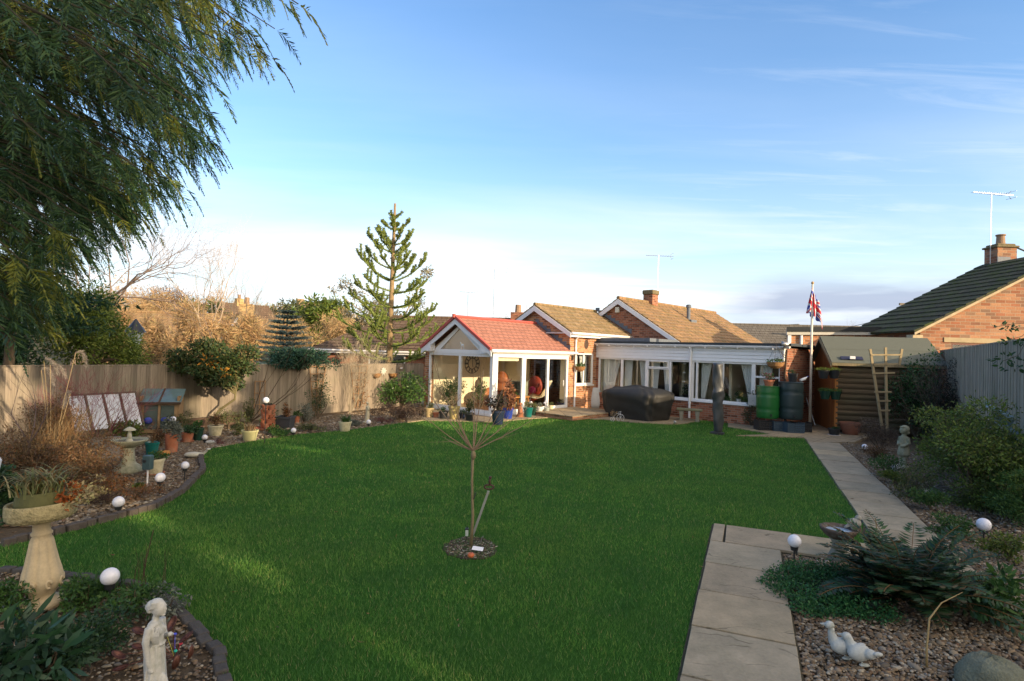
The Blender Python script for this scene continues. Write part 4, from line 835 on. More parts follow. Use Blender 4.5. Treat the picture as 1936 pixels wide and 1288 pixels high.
o = build('flag', mb, FB, None, smooth=True, fix=False); o.data.materials.append(FR_); o.data.materials.append(FW_); o.location = (fx, fy, 0)
for p in o.data.polygons:
    j, i = divmod(p.index, NU); X_ = abs((i+.5)/NU-.5)*60; Y_ = abs((j+.5)/NV-.5)*30; dg = abs(X_*.5-Y_)*.894
    p.material_index = 1 if (X_ < 3 or Y_ < 3) else 2 if (X_ < 5 or Y_ < 5) else 1 if dg < 1.2 else 2 if dg < 3 else 0
so_ = o.modifiers.new('t', 'SOLIDIFY'); so_.thickness = .004; tag(o, 'limp red, white and blue Union flag hanging from the flagpole', 'flag')
k = thing('street_lamp', 'black lantern street lamp rising behind the left fence', 'street lamp', D(253, 700, 17)[:2]); zt = D(253, 600, 17)[2]
mb = MB(); mb.tube([(0,0,0), (0,0,zt-.95)], [.05,.035], 8); build('post', mb, BLACKP, k); mb = MB(); mb.tube([(0,0,zt-.95), (0,0,zt-.45)], [.1,.24], 6); build('lamp_shade', mb, mat('lamp_glass', (.45,.5,.55), .2), k); mb = MB(); mb.tube([(0,0,zt-.445), (0,0,zt-.4), (0,0,zt-.2), (0,0,zt-.05)], [.28,.26,.12,.02], 10); build('cap', mb, BLACKP, k)
for (px, py, y0_, yb, Y, L, an, lb) in ((935, 509, 500, 600, 36, 1.6, .3, 'thin TV aerial above the red roof, on the bungalow behind'), (885, 552, 548, 600, 38, 1.3, .5, 'faint TV aerial left of the red ridge, farther away')):
    q = D(px, py, Y); k = thing('tv_aerial', lb, 'aerial', (q[0], q[1], 3.6)); mb = MB(); k2 = aerial(k, 0, 0, -.2, q[2]-3.6, an, L); k2.name = 'antenna'
mb = MB(); a, b = Vector(D(1290, 640, 47)), Vector(D(1720, 588, 38)); mb.tube([a.lerp(b, t/12)-Vector((0,0,.9*(1-(t/6-1)**2))) for t in range(13)], .018, 4); tag(build('power_line', mb, DKMETAL), 'thin overhead cable sagging across the sky behind the flagpole', 'cable')
q = D(1716, 575, 38); k = thing('telegraph_pole', 'short wooden pole top with crossarm above the mossy roof', 'pole', (q[0], q[1], 0)); mb = MB(); mb.tube([(0,0,0), (0,0,q[2])], .13, 8); build('pole', mb, BARKG, k); mb = MB(); mb.box(-.55, .35, -.05, .05, q[2]-.1, q[2]+.05); build('crossarm', mb, BARKG, k)
# ------------------------------------------------------------------ PLANTS: generators
GREEN_D = leafmat('dark_green_leaf', [(.018,.05,.02), (.03,.075,.025), (.045,.1,.03), (.025,.06,.035)])
GREEN_M = leafmat('mid_green_leaf', [(.03,.085,.02), (.05,.12,.025), (.075,.15,.03), (.04,.1,.03)])
GREEN_Y = leafmat('yellow_green_leaf', [(.07,.13,.02), (.12,.17,.025), (.17,.19,.03), (.09,.13,.03)])
GREEN_OL = leafmat('olive_leaf', [(.07,.09,.03), (.1,.12,.04), (.13,.13,.05), (.05,.07,.03)])
BLUEG = leafmat('blue_needle', [(.06,.1,.12), (.08,.13,.15), (.1,.15,.16), (.05,.09,.09)], tr=.1)
RUST = leafmat('rusty_leaf', [(.2,.08,.03), (.28,.12,.04), (.14,.06,.03), (.12,.09,.04)])
BRUSH = leafmat('brown_brush_leaf', [(.14,.08,.04), (.09,.055,.03), (.2,.12,.06), (.08,.07,.03), (.16,.07,.03)], tr=.1)
STRAW = leafmat('straw_leaf', [(.3,.22,.12), (.38,.28,.16), (.22,.15,.08), (.32,.18,.08)])
CONI = leafmat('cypress_leaf', [(.02,.06,.022), (.035,.085,.028), (.05,.105,.032), (.065,.115,.028), (.025,.065,.035)], tr=.15)
MONK = leafmat('monkey_puzzle_leaf', [(.15,.2,.04), (.2,.25,.045), (.25,.29,.06), (.1,.14,.035)], tr=.1)
ORTW = leafmat('orange_scrub_twig', [(.48,.31,.16), (.42,.26,.13), (.55,.38,.22), (.36,.24,.13), (.4,.32,.15)], .9, .2)
EUC = leafmat('eucalyptus_leaf', [(.2,.2,.12), (.26,.24,.16), (.15,.17,.12), (.3,.24,.14)], tr=.2)
def sprays(rng, P, Dr, L, lw, pairs=7, droop=.6, side=.45, aspect=.22):
    """feathery sprays: an arching axis with leaflets on both sides"""
    n = len(P); Dr = unit(np.asarray(Dr, float)); L = np.broadcast_to(np.asarray(L, float), (n,)).reshape(-1, 1); Pp, Dd, LL, WW = [], [], [], []
    sd = unit(np.cross(Dr, np.array([0, 0, 1.0]) + .3*rng.normal(size=(n, 3)))); down = np.array([0, 0, -1.0]); c = P.copy(); prev = c
    for i in range(pairs):
        t = (i+.6)/pairs; d = unit(Dr + down*droop*t*1.5); c = c + d*L/pairs; ll = L*side*(1-t*.75)*rng.uniform(.75, 1.2, (n, 1))
        for s_ in (-1, 1):
            Pp.append(c); Dd.append(d*.8 + sd*s_*.75 + .12*rng.normal(size=(n, 3))); LL.append(ll); WW.append(ll*aspect+.0*ll)
        Pp.append(c - d*L/pairs*.2); Dd.append(d); LL.append(L/pairs*1.6); WW.append(L*lw)
    return leaves(np.concatenate(Pp), np.concatenate(Dd), np.concatenate(LL), np.concatenate(WW), rng, .06)
def ribbons(rng, P, az, L, arch, w, seg=6, up=1.0):
    """strap leaves rising and arching over"""
    n = len(P); h = np.stack([np.cos(az), np.sin(az), np.zeros(n)], 1); s = np.stack([-np.sin(az), np.cos(az), np.zeros(n)], 1); V = []
    L = np.asarray(L).reshape(-1, 1)*np.ones((n, 1)); arch = np.asarray(arch).reshape(-1, 1)*np.ones((n, 1)); w = np.asarray(w).reshape(-1, 1)*np.ones((n, 1)); c = P.copy(); el = np.full((n, 1), 1.25*up)
    for i in range(seg+1):
        t = i/seg; ww = w*(1-t**2)*.5+w*.05; V += [c-s*ww, c+s*ww]; c = c + (h*np.cos(el) + np.array([0, 0, 1.0])*np.sin(el))*L/seg; el = el - arch*1.8/seg*(.5+t)
    V = np.stack(V, 1).reshape(-1, 3); k = 2*(seg+1); F = np.concatenate([np.array([[2*i, 2*i+1, 2*i+3, 2*i+2] for i in range(seg)])[None] + k*np.arange(n)[:, None, None]]).reshape(-1, 4); return V, F
def shrub(name, label, cat, px, py, w, h, m, n=1500, leaf=.05, seed=1, group=None, k=9, stems=5, depth=None, asp=.5, loc=None, stemm=None, lift=.0, shell=.45, partname='foliage', f=.42):
    """leafy shrub standing at photo point (px, py), w x h in photo pixels"""
    x, y = loc or G(px, py); s = sc(y); W_, H_ = w*s, h*s; rng = np.random.default_rng(seed); t = thing(name, label, cat, (x, y, 0), 0, group)
    cl = blobs(rng, (0, 0, H_*(.5+lift*.5)), (W_/2, (depth or W_)/2, H_*.5*(1-lift)), k, f)
    foliage(partname, t, m, cl, n, leaf, leaf*asp, seed, 0, shell, zmin=.01)
    mb = MB(); 
    for i in range(stems): a = rng.uniform(0, 6.28); grow(mb, rng, (0, 0, 0), (.5*cos(a), .5*sin(a), 1), H_*.4, .012+.01*H_, 2, 2, 5, .2, .5)
    build('stem', mb, stemm or BARK, t, fix=False); return t
def twiggy(name, label, cat, px, py, h, m, seed=1, stems=9, depth=3, loc=None, r=.006, spread=.5, group=None, up=.1, split=3, lean=.5, part='twigs', curl=.25):
    x, y = loc or G(px, py); s = sc(y); H_ = h*s; rng = np.random.default_rng(seed); t = thing(name, label, cat, (x, y, 0), 0, group); mb = MB()
    for i in range(stems): a = rng.uniform(0, 6.28); l = rng.uniform(.1, lean); grow(mb, rng, (.04*cos(a), .04*sin(a), 0), (l*cos(a), l*sin(a), 1), H_*.42, r, depth, split, 4, curl, spread, up)
    build(part, mb, m, t, fix=False); return t
# ------------------------------------------------------------------ BIG CYPRESS OVERHANGING TOP LEFT
def cypress():
    rng = np.random.default_rng(11); tx, ty = -8.6, 6.2; t = thing('cypress_tree', 'huge dark cypress with drooping feathery sprays overhanging the top left corner', 'tree', (tx, ty, 0))
    mb = MB(); mb.tube([(0,0,0), (.05,0,3), (0,.1,7), (.1,0,12)], [.42,.34,.24,.08], 12); build('trunk', mb, BARK, t, smooth=True)
    P, Dd, Ls = [], [], []; br = MB()
    for i in range(720):
        z = rng.uniform(3.2, 10.5); az = rng.uniform(-1.75, 1.45); hz_ = min(1, max(0, (z-1.8)/3.7)); R = (2.6+3.9*hz_) if z < 6.4 else 6.9-(z-6.4)*.6; R *= rng.uniform(.65, 1.05); n = 9
        p = Vector((0, 0, z-.35)); d = Vector((cos(az), sin(az), .38)); pts = [p.copy()]
        for k in range(n): d.z -= .115; d.x += rng.normal()*.03; d.y += rng.normal()*.03; p = p + d.normalized()*R/n; pts.append(p.copy())
        kk = len(pts)
        for j_, p_ in enumerate(pts):
            if p_.y+ty < 3.2: kk = min(kk, j_); break
            a, b = proj(*(p_ + Vector((tx, ty, 0)))); lim = float(np.interp(b+22*sin(i*1.7), [-400, 60, 105, 160, 215, 265, 330, 390, 440, 500, 600, 700], [640, 600, 470, 395, 385, 410, 370, 285, 215, 120, 110, 70]))+rng.uniform(-28, 12)
            if a > lim: kk = min(kk, j_); break
        if kk < 4: continue
        pts = pts[:kk]; p = pts[-1]; n = kk-1; a, b = proj(*(p + Vector((tx, ty, 0))))
        if a < -60 or b < -150: continue
        br.tube(pts, [.02*(1-.85*k/n)+.003 for k in range(n+1)], 5, cap=False)
        for k in range(1, n+1):
            q0, q1 = pts[k-1], pts[k]
            a, b = proj(*(q1 + Vector((tx, ty, 0))))
            if a < -40 or b < -60: continue
            for j in range(4):
                f = rng.random(); q = q0.lerp(q1, f); dd = (q1-q0).normalized(); sd = Vector((-dd.y, dd.x, 0)).normalized()*rng.choice([-1, 1])
                P.append(tuple(q)); Dd.append(tuple(dd*.8+sd*rng.uniform(.2, .9)+Vector((0,0,-rng.uniform(.3,1.3))))); Ls.append(rng.uniform(.26, .5))
        P.append(tuple(pts[-1])); Dd.append(tuple(d)); Ls.append(.5)
    build('branch', br, mat('cypress_twig', (.045,.04,.02), .9, .3), t, fix=False)
    P = np.array(P); Q = P + np.array([tx, ty, 0]); keep = np.ones(len(P), bool)
    for i, q in enumerate(Q):
        if q[1] < 1.2: keep[i] = False
    P, Dd, Ls = P[keep], np.array(Dd)[keep], np.array(Ls)[keep]
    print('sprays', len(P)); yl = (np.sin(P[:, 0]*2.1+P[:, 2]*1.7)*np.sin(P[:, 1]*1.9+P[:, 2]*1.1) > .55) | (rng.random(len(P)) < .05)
    for nm, sel, m in (('crown', ~yl, CONI), ('painted_sun_foliage', yl, leafmat('cypress_painted_sun', [(.12,.15,.02), (.17,.19,.03), (.09,.12,.02), (.14,.15,.02)], tr=.25))):  # yellow-green sprays: patches of sunlight painted into the leaf colour
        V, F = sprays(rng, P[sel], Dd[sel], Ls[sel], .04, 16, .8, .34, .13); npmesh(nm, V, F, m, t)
cypress()
# evergreen trees behind the left fence, under the cypress
def leafytree(name, label, loc, cl, n, leaf, m, seed, trunk=(.15, 2), asp=.45, group=None, droop=0, tm=None, shell=.45, cat='tree', limb=True):
    t = thing(name, label, cat, (loc[0], loc[1], loc[2] if len(loc) > 2 else 0), 0, group); foliage('crown', t, m, cl, n, leaf, leaf*asp, seed, droop, shell)
    mb = MB(); rng = np.random.default_rng(seed); r, h = trunk; mb.tube([(0,0,-.3), (.02*h,0,h*.5), (0,.03*h,h)], [r, r*.8, r*.6], 8)
    if limb:
        for c in cl[::max(1, len(cl)//9)]: mb.tube([(0, 0, h*.7), (c[0]*.5, c[1]*.5, (h*.7+c[2])/2+.1), (c[0], c[1], c[2])], [r*.5, r*.3, r*.08], 5)
    build('trunk', mb, tm or BARK, t, fix=False); return t
rg = np.random.default_rng
leafytree('yew_tree', 'bushy olive green evergreen spilling over the fence beneath the cypress', (-11.0,15.0), blobs(rg(1), (0,0,2.35), (1.45,1.1,1.35), 24, .33), 21000, .075, leafmat('yew_leaf', [(.13,.2,.035), (.2,.27,.045), (.27,.31,.06), (.09,.14,.035)]), 21, (.14, 2.2))
leafytree('laurel_tree', 'dark glossy green evergreen at the left frame edge behind the fence', (-12.9,13.6), blobs(rg(2), (0,0,2.0), (1.9,1.2,1.7), 20, .38), 14000, .09, GREEN_D, 22, (.14, 2))
cl = [(rg(30+i).uniform(-.7,.7), 0, z, 1.5+.2*i, .9, .16) for i, z in enumerate((3.35, 3.0, 2.7, 2.45))]
leafytree('cedar_tree', 'low cedar with flat horizontal layers of dark needles behind the fence', (-10.9,12.4), cl, 7000, .13, GREEN_D, 23, (.12, 3), .3)
# bare trees
def baretree(name, label, loc, h, r, seed, m, depth=5, split=3, spread=.55, up=.12, group=None, curl=.22, th=.35, cat='tree', lean=(0,0), scrub=None):
    rng = np.random.default_rng(seed); t = thing(name, label, cat, (loc[0], loc[1], loc[2] if len(loc) > 2 else 0), 0, group); tips = []
    tr = MB(); top = (lean[0]*h*th, lean[1]*h*th, h*th); tr.tube([(0,0,-.3), (top[0]*.4, top[1]*.4, top[2]*.5), top], [r*1.2, r, r*.8], 8); build('trunk', tr, m, t, smooth=True)
    mb = MB()
    for i in range(4): a = i*1.57+rng.uniform(-.5, .5); q = rng.uniform(.7, 1); grow(mb, rng, (top[0]*q, top[1]*q, top[2]*q), (.6*cos(a)+lean[0], .6*sin(a)+lean[1], 1), h*.26, r*.55, depth-1, split, 4, curl, spread, up, .62, tips)
    build('crown', mb, m, t, fix=False)
    if scrub:
        P = np.array([q[0] for q in tips]); Dd = np.array([q[1] for q in tips]); P = np.repeat(P, scrub[1], 0); Dd = np.repeat(Dd, scrub[1], 0); P = P + rng.normal(size=P.shape)*scrub[2]
        V, F = leaves(P, Dd + rng.normal(size=P.shape)*.6, scrub[3]*rng.uniform(.5, 1.3, len(P)), scrub[4], rng); npmesh('foliage', V, F, scrub[0], t)
    return t
GTW = mat('grey_twig', (.2,.15,.12), .9, .2)
baretree('bare_tree', 'wide bare tree with dark spreading twigs behind the cypress', (-17.0,22), 9.6, .13, 5, GTW, 7, 3, .75, .03, lean=(.25,0), th=.25, curl=.3)
baretree('bare_tree', 'thin pale bare tree rising high above the round-headed shrub', (*D(395,600,26)[:2],), 7.4, .07, 8, mat('pale_twig', (.36,.28,.2), .9), 6, 3, .42, .2)
baretree('bare_tree', 'slender sapling tree with a leaning green stem left of the blue spruce', (*D(455,600,30)[:2],), 5.8, .07, 18, BARKG, 5, 3, .4, .2, lean=(.12,0))
q = D(517, 590, 150)
baretree('bare_tree', 'rounded bare tree on the skyline left of the castle', (q[0], 150, hz(q[0],150)), q[2]+2.5-hz(q[0],150), .4, 9, GTW, 6, 4, .7, .05)
baretree('bare_tree', 'fine-twigged bare tree between the red roof and the middle gable', (*D(985,600,58)[:2],), 7.2, .15, 10, GTW, 6, 3, .6, .08)
baretree('bare_tree', 'small bare tree tip above the garage roof', (*D(1612,620,80)[:2],), 7.2, .15, 13, GTW, 6, 3, .5, .1)
# orange-brown winter trees beyond the neighbouring gardens: each its own crown
specs = [(232,588,30,1.7,ORTW), (272,600,31,1.5,ORTW), (352,572,29,2.6,ORTW), (432,585,30,2.4,ORTW), (470,598,27,1.7,ORTW), (398,600,25,1.8,ORTW), (300,600,30,1.6,ORTW), (215,540,46,4.5,ORTW), (268,530,52,5.2,ORTW), (315,548,70,5.5,BRUSH), (352,575,44,3.6,ORTW), (388,568,58,4.6,GREEN_OL), (425,560,72,6,ORTW), (465,592,50,4.2,ORTW), (505,604,84,7,ORTW), (545,600,60,5,ORTW), (585,580,95,7,GREEN_OL), (612,575,70,5,GREEN_Y), (640,585,52,4.6,ORTW), (178,560,60,5,ORTW), (440,600,100,8,ORTW), (350,545,110,9,BRUSH), (560,598,120,8,ORTW), (480,580,130,9,GREEN_OL), (300,560,95,8,ORTW)]
lab = ['thin one before the left half of the golden house roof', 'small thin one at the middle of the golden house roof', 'close behind the fence left of the pale thin tree', 'close behind the fence right of the pale thin tree', 'low, just left of the spruce', 'low one right behind the round-headed shrub', 'thin one before the golden house wall', 'with a high rounded top', 'tallest and densest of the group', 'duller and browner', 'small, close behind the golden house', 'with an olive tint and upright top', 'broad, just left of the pale thin tree', 'low and pale', 'broad, beneath the skyline tree', 'warm brown, behind the blue spruce', 'greenish, below the castle', 'bright yellow-green, right of the spruce', 'near the eucalyptus', 'half hidden by the cypress', 'far and hazy, centre of the slope', 'far crown at the back left', 'far crown right of centre', 'far olive crown', 'far crown above the golden house roof']
for i, (px, py, Y, rr, m) in enumerate(specs):
    X, _, Z = D(px, py, Y); z0 = hz(X, Y); hh = Z-z0; hh = max(hh, 3); ky = 1 if Y < 90 else 1.3
    nm = {id(ORTW): 'winter_tree', id(BRUSH): 'winter_tree', id(GREEN_OL): 'olive_tree', id(GREEN_Y): 'willow_tree', id(EUC): 'pale_tree'}[id(m)]; wd = rr*Y/50*.62
    leafytree(nm, ('green-gold tree ' if m in (GREEN_OL, GREEN_Y) else 'orange-brown leafless tree ')+lab[i], (X, Y, z0), blobs(rg(60+i), (0,0,hh*.58), (wd*.9, wd*.8, hh*.45), 24, .33), 5200 if Y > 35 else 4200, .006*Y+.16, m, 60+i, (.2, hh*.5), .1 if m in (ORTW, BRUSH) else .35, 'winter trees beyond the gardens', tm=BARKG, shell=.2)
# the wooded slope far behind reads as one mass
rng = rg(400); cls = []
for i in range(230):
    px = rng.uniform(150, 700); Y = rng.uniform(85, 260); X = D(px, 600, Y)[0]; r = rng.uniform(2.2, 4.2); z = hz(X, Y); cls.append((X, Y, z+r*.8, r, r, r*1.0))
n = 52000; w_ = rng.integers(0, len(cls), n); C_ = np.array(cls)[w_]; d_ = unit(rng.normal(size=(n, 3))); P = C_[:, :3] + d_*C_[:, 3:6]*rng.uniform(.4, 1.1, (n, 1)); V, F = leaves(P, d_+rng.normal(size=(n, 3))*.5, 1.15, .2, rng)
struct(npmesh('woodland', V, F, leafmat('wood_twig', [(.46,.32,.18), (.38,.27,.15), (.52,.38,.22), (.32,.26,.14), (.38,.35,.17)], .9, .2)), 'stuff')
leafytree('eucalyptus_tree', 'pale grey-green eucalyptus with open wispy crown behind the monkey puzzle', (*D(745,600,38)[:2],), blobs(rg(5), (0,0,3.9), (3.1,2,3.1), 20, .24)+[(-3.3,0,6.3,.5,.4,.4), (-2.5,0,5.6,.5,.4,.5), (-4.1,0,5.9,.3,.3,.25), (-3.0,0,4.4,.4,.4,.3), (2.1,0,7.2,.4,.4,.4)], 9000, .2, EUC, 31, (.16, 4), .35, tm=mat('pale_bark', (.42,.35,.27), .8), shell=.1)
# ------------------------------------------------------------------ MONKEY PUZZLE
def monkey():
    q = D(735, 690, 27); x, y = q[0], q[1]; top = D(747, 385, 27); ht = top[2]; dx = top[0]-x; rng = np.random.default_rng(7); t = thing('monkey_puzzle_tree', 'tall monkey puzzle tree with upswept scaly arms behind the fence', 'tree', (x, y, 0))
    mb = MB(); mb.tube([(0,0,0), (dx*.5,0,ht*.5), (dx*.9,0,ht*.93), (dx,0,ht-.0)], [.17,.12,.06,.05], 10); build('trunk', mb, mat('ringed_bark', (.28,.2,.11), .9, .35, 9, bump=.8), t, smooth=True)
    mb = MB(); P, Dd = [], []
    def arm(p, d, L, r, lift, dep):
        p = Vector(p); d = Vector(d).normalized(); n = 8; pts = [p.copy()]
        for k in range(n): d.z += lift/n; d = d.normalized(); p = p + d*L/n; pts.append(p.copy())
        mb.tube(pts, [r*.8]*n+[r*.95], 6)
        for k in range(n):
            a, b = pts[k], pts[k+1]; ax = (b-a).normalized()
            for j in range(9 if dep else 6): v = Vector(rng.normal(size=3)); v = (v-ax*v.dot(ax)).normalized(); c = a.lerp(b, rng.random())+v*r*.7; P.append(tuple(c)); Dd.append(tuple(v+ax*.7))
        return pts
    for w_ in range(12):
        f = w_/11; z = 1.6+(ht-2.3)*f**.95; R = (2.35*(1-f)**.72+.45)*rng.uniform(.9, 1.08); nb = 5 if f < .8 else 4; a0 = rng.uniform(0, 6.28); z += 0
        for b in range(nb):
            az = a0+b*2*pi/nb+rng.uniform(-.25, .25); R_ = R*rng.uniform(.8, 1.12); pts = arm((dx*z/ht, 0, z+rng.uniform(-.12, .12)), (cos(az), sin(az), -.15 if f < .5 else .1), R_, .047, .8 if f < .5 else 1.0, 1)
            if f < .97:
                for k in (4, 6, 7):
                    for sgn in (-1, 1):
                        if rng.random() < (.35 if f > .8 else .12): continue
                        a, c = pts[k], pts[k+1]; ax = (c-a).normalized(); sd = Vector((-ax.y, ax.x, .25)).normalized()*sgn; arm(a, ax*.7+sd*.75+Vector((0,0,.25)), R_*rng.uniform(.16, .3), .05, 1.0, 0)
    build('branch', mb, mat('monkey_green', (.12,.16,.035), .7, .35, 8), t, fix=False); P = np.array(P); V, F = leaves(P, np.array(Dd), .075, .036, rng); npmesh('foliage', V, F, MONK, t)
monkey()
# blue spruce
q = D(540, 690, 22.5); zt = D(540, 588, 22.5)[2]; t = thing('blue_spruce', 'small blue-grey spruce with tiered branches above the fence', 'tree', (q[0], q[1], 0)); rng = rg(4)
mb = MB(); mb.tube([(0,0,0), (0,0,zt)], [.09,.02], 8); build('trunk', mb, BARK, t); P, Dd = [], []
for i in range(13):
    z = .9+(zt-.95)*i/12; R = 1.25*(1-(i/12))**.8+.1
    for b in range(19):
        az = rng.uniform(0, 6.28)
        for k in range(9): r = R*(k+1)/9; P.append((r*cos(az), r*sin(az), z+.12*r-.05*(k % 2))); Dd.append((cos(az), sin(az), .25))
V, F = sprays(rng, np.array(P), np.array(Dd), .26, .07, 6, .1, .5, .22); npmesh('foliage', V, F, BLUEG, t)
ctr = onfence(560, 700, -.1)
leafytree('ivy_mound', 'dark blue-green evergreen mound tumbling over the fence top below the spruce', (ctr[0], ctr[1]), [(c[0], c[1], c[2], c[3], c[4], c[5]) for c in blobs(rg(8), (0,0,1.75), (.8,.9,.36), 20, .4)]+[(.5,.9,1.6,.3,.4,.2),(.8,1.3,1.6,.25,.3,.15)], 7000, .09, leafmat('holly_leaf', [(.02,.07,.05), (.03,.09,.06), (.045,.1,.05), (.02,.05,.035)]), 41, (.05, 1.6), cat='evergreen')
# round-headed photinia against the left fence
p0 = onfence(398, 790, .9); x, y = p0[0], p0[1]
t = thing('photinia_tree', 'round-headed evergreen with a crooked trunk and a few orange leaves by the left fence', 'tree', (x, y, 0))
PH = leafmat('photinia_leaf', [(.035,.075,.03), (.055,.1,.03), (.08,.12,.035), (.03,.06,.03), (.1,.12,.04), (.07,.11,.04), (.045,.08,.03), (.14,.12,.045)])
s_ = sc(y); c0 = D(405, 692, y); cl = blobs(rg(14), (c0[0]-x, .0, c0[2]+.03), (1.22,.95,.62), 30, .3); foliage('crown', t, PH, cl, 15500, .085, .042, 14, .1, .4)
mb = MB(); rng = rg(15); b0 = (-.55,0,0); mb.tube([b0, (-.3,.0,.42), (.1,0,.72), (.12,0,.95), (.0,0,1.3)], [.035,.03,.03,.026,.02], 7)
for cc in cl[:14]: mb.tube([(.11,0,.85), (cc[0]*.5+.05, cc[1]*.5, (.9+cc[2])/2), cc[:3]], [.02,.013,.004], 5)
build('trunk', mb, mat('olive_bark', (.16,.14,.07), .9, .3, 12), t)
P, d = cloudpts(rng, [(-.35,-.6,.45+c0[2]-.3,.2,.15,.16), (.18,-.75,c0[2]-.12,.14,.1,.1)], 70, .2); V, F = leaves(P, d, .09, .04, rng); npmesh('orange_leaves', V, F, leafmat('orange_leaf', [(.5,.22,.02), (.4,.14,.02), (.55,.3,.04)]), t)
# ------------------------------------------------------------------ CENTRE: young tree, sword, label
x, y = G(890, 1036); t = thing('young_tree', 'young bare tree with a mop of arching twigs in the middle of the lawn', 'tree', (x, y, 0)); rng = rg(21)
zk = D(888, 852, y)[2]; mb = MB(); mb.tube([(0,0,0), (.012,0,.35), (-.01,0,zk*.7), (-.008,0,zk)], [.02,.016,.014,.018], 10); mb.ell((-.002,-.01,zk-.05), (.03,.03,.05)); build('trunk', mb, mat('young_bark', (.2,.16,.09), .8, .3, 30), t, smooth=True)
mb = MB()
def whip(az, el, L, r, sub=True, st=None, bend=.18):
    d = Vector((cos(az)*cos(el), sin(az)*cos(el), sin(el))); p = Vector(st or (-.006, 0, zk)); pts = [p.copy()]; n = 8
    for k in range(n): d = (d+Vector(rng.normal(size=3))*.06+Vector((0,0,bend/n*2))).normalized(); p = p+d*L/n; pts.append(p.copy())
    mb.tube(pts, [r*(1-.8*k/n) for k in range(n+1)], 5, cap=False)
    if sub:
        for k in range(2, n):
            if rng.random() < .45: whip(az+rng.uniform(-.7, .7), el+rng.uniform(-.3, .5), L*rng.uniform(.25, .5), r*.45, False, tuple(pts[k]), .1)
for az, el, L in ((pi+.05,1.0,1.15), (pi-.3,.75,1.0), (pi+.2,.42,.75), (2.0,1.2,.85), (1.2,1.25,.95), (.2,.95,.95), (pi+.6,.95,.6), (.3,.62,.85), (.05,.38,.95), (-.5,.75,.75), (-2.2,.85,.65), (pi-.1,.12,.4)): whip(az, el, L, .0075)
build('crown', mb, mat('lichen_twig', (.26,.18,.12), .85, .35, 30), t, fix=False)
t2 = thing('planting_hole', 'round patch of bare soil and wood chips around the young tree', 'soil patch', (x, y-.02, 0)); mb = MB(); rr = random.Random(3); n = 28
mb.slab([(.29*(1+.12*rr.uniform(-1, 1))*cos(2*pi*k/n), .36*(1+.12*rr.uniform(-1, 1))*sin(2*pi*k/n)) for k in range(n)], -.02, .012); build('soil', mb, SOIL, t2)
rng = rg(9); n = 420; a = rng.uniform(0, 6.28, n); r = np.sqrt(rng.random(n)); P = np.stack([.28*r*np.cos(a), .34*r*np.sin(a), .015+.012*rng.random(n)], 1); dd = rng.normal(size=(n, 3)); dd[:, 2] *= .1; V, F = leaves(P, dd, .04, .014, rng, up=(0,0,1)); npmesh('chips', V, F, leafmat('wood_chip', [(.12,.08,.05), (.25,.19,.12), (.08,.055,.04), (.36,.33,.27)], .9, 0), t2)
x2, y2 = G(894, 1012); hz_ = D(928, 905, y2+.02); gz = D(926, 922, y2)
t = thing('garden_sword', 'silver-shafted stake with a brown looped handle leaning beside the young tree', 'garden stake', (x2, y2, 0)); gx = gz[0]-x2; gh = gz[2]
mb = MB(); mb.bar((0,0,0), (gx*.93,0,gh*.93), .028, .012, (0,1,0)); mb.bar((0.002,-.008,.02), (gx*.92,-.008,gh*.92), .008, .008, (0,1,0)); build('blade', mb, METAL, t)
mb = MB(); e = Vector((gx,0,gh)); r = .058; mb.tube([(gx*.95+ r*cos(a_)*.95, 0, gh*.95+.035+.026*sin(a_)) for a_ in [i*pi/12 for i in range(25)]], .011, 8); mb.tube([(gx*.95+.01,0,gh*.95+.06), (gx*.95+.004,0,gh*.95+.1), (gx*.95+.012,0,gh*.95+.14)], [.012,.014,.011], 8); mb.lathe([(.0,0), (.017,0), (.02,.012), (.016,.022), (0,.022)], 10, (gx*.95+.012,0,gh*.95+.138)); build('handle', mb, mat('brown_handle', (.07,.035,.025), .5, .3), t, smooth=True)
q = G(903, 1047); k = thing('plant_tag', 'white rectangular card lying on the soil at the foot of the young tree', 'tag', (q[0], q[1], .055), radians(-6)); mb = MB(); mb.box(-.06, .06, -.035, .035, -.001, .002); o = build('card', mb, WHITEP, k); o.rotation_euler = (.25, .08, 0)
q = G(890, 1055); k = thing('windfall_apple', 'orange-red apple lying on the grass in front of the card', 'apple', (q[0], q[1], 0)); mb = MB(); mb.lathe([(.006,.008), (.024,.004), (.035,.018), (.036,.036), (.027,.052), (.01,.054), (.003,.048)], 14); build('fruit', mb, mat('apple_skin', (.5,.13,.05), .4, .3, 30), k, smooth=True); mb = MB(); mb.tube([(0,0,.045), (.004,.002,.066)], .002, 5); build('stalk', mb, BARK, k)
x3, y3 = G(882, 1030); k = thing('small_solar_light', 'tiny black-topped lantern stake left of the young tree trunk', 'garden light', (x3, y3, 0)); mb = MB(); mb.tube([(-.015,0,0), (0,0,.1)], .004, 6); build('stake', mb, DKMETAL, k); mb = MB(); mb.box(-.016,.016,-.016,.016,.1,.17); build('lantern', mb, mat('frosted', (.45,.5,.45), .4), k, bevel=.003); mb = MB(); mb.box(-.02,.02,-.02,.02,.171,.185); mb.tube([(0,0,.18), (0,0,.21)], .006, 6); build('cap', mb, BLACKP, k)
k = thing('cane_clip', 'short bent wire peg in the soil right of the young tree', 'wire peg', (*G(908,1030),)); mb = MB(); mb.tube([(0,0,0), (.02,0,.09), (.03,0,.1), (.03,0,.08)], .003, 5); build('wire', mb, METAL, k)
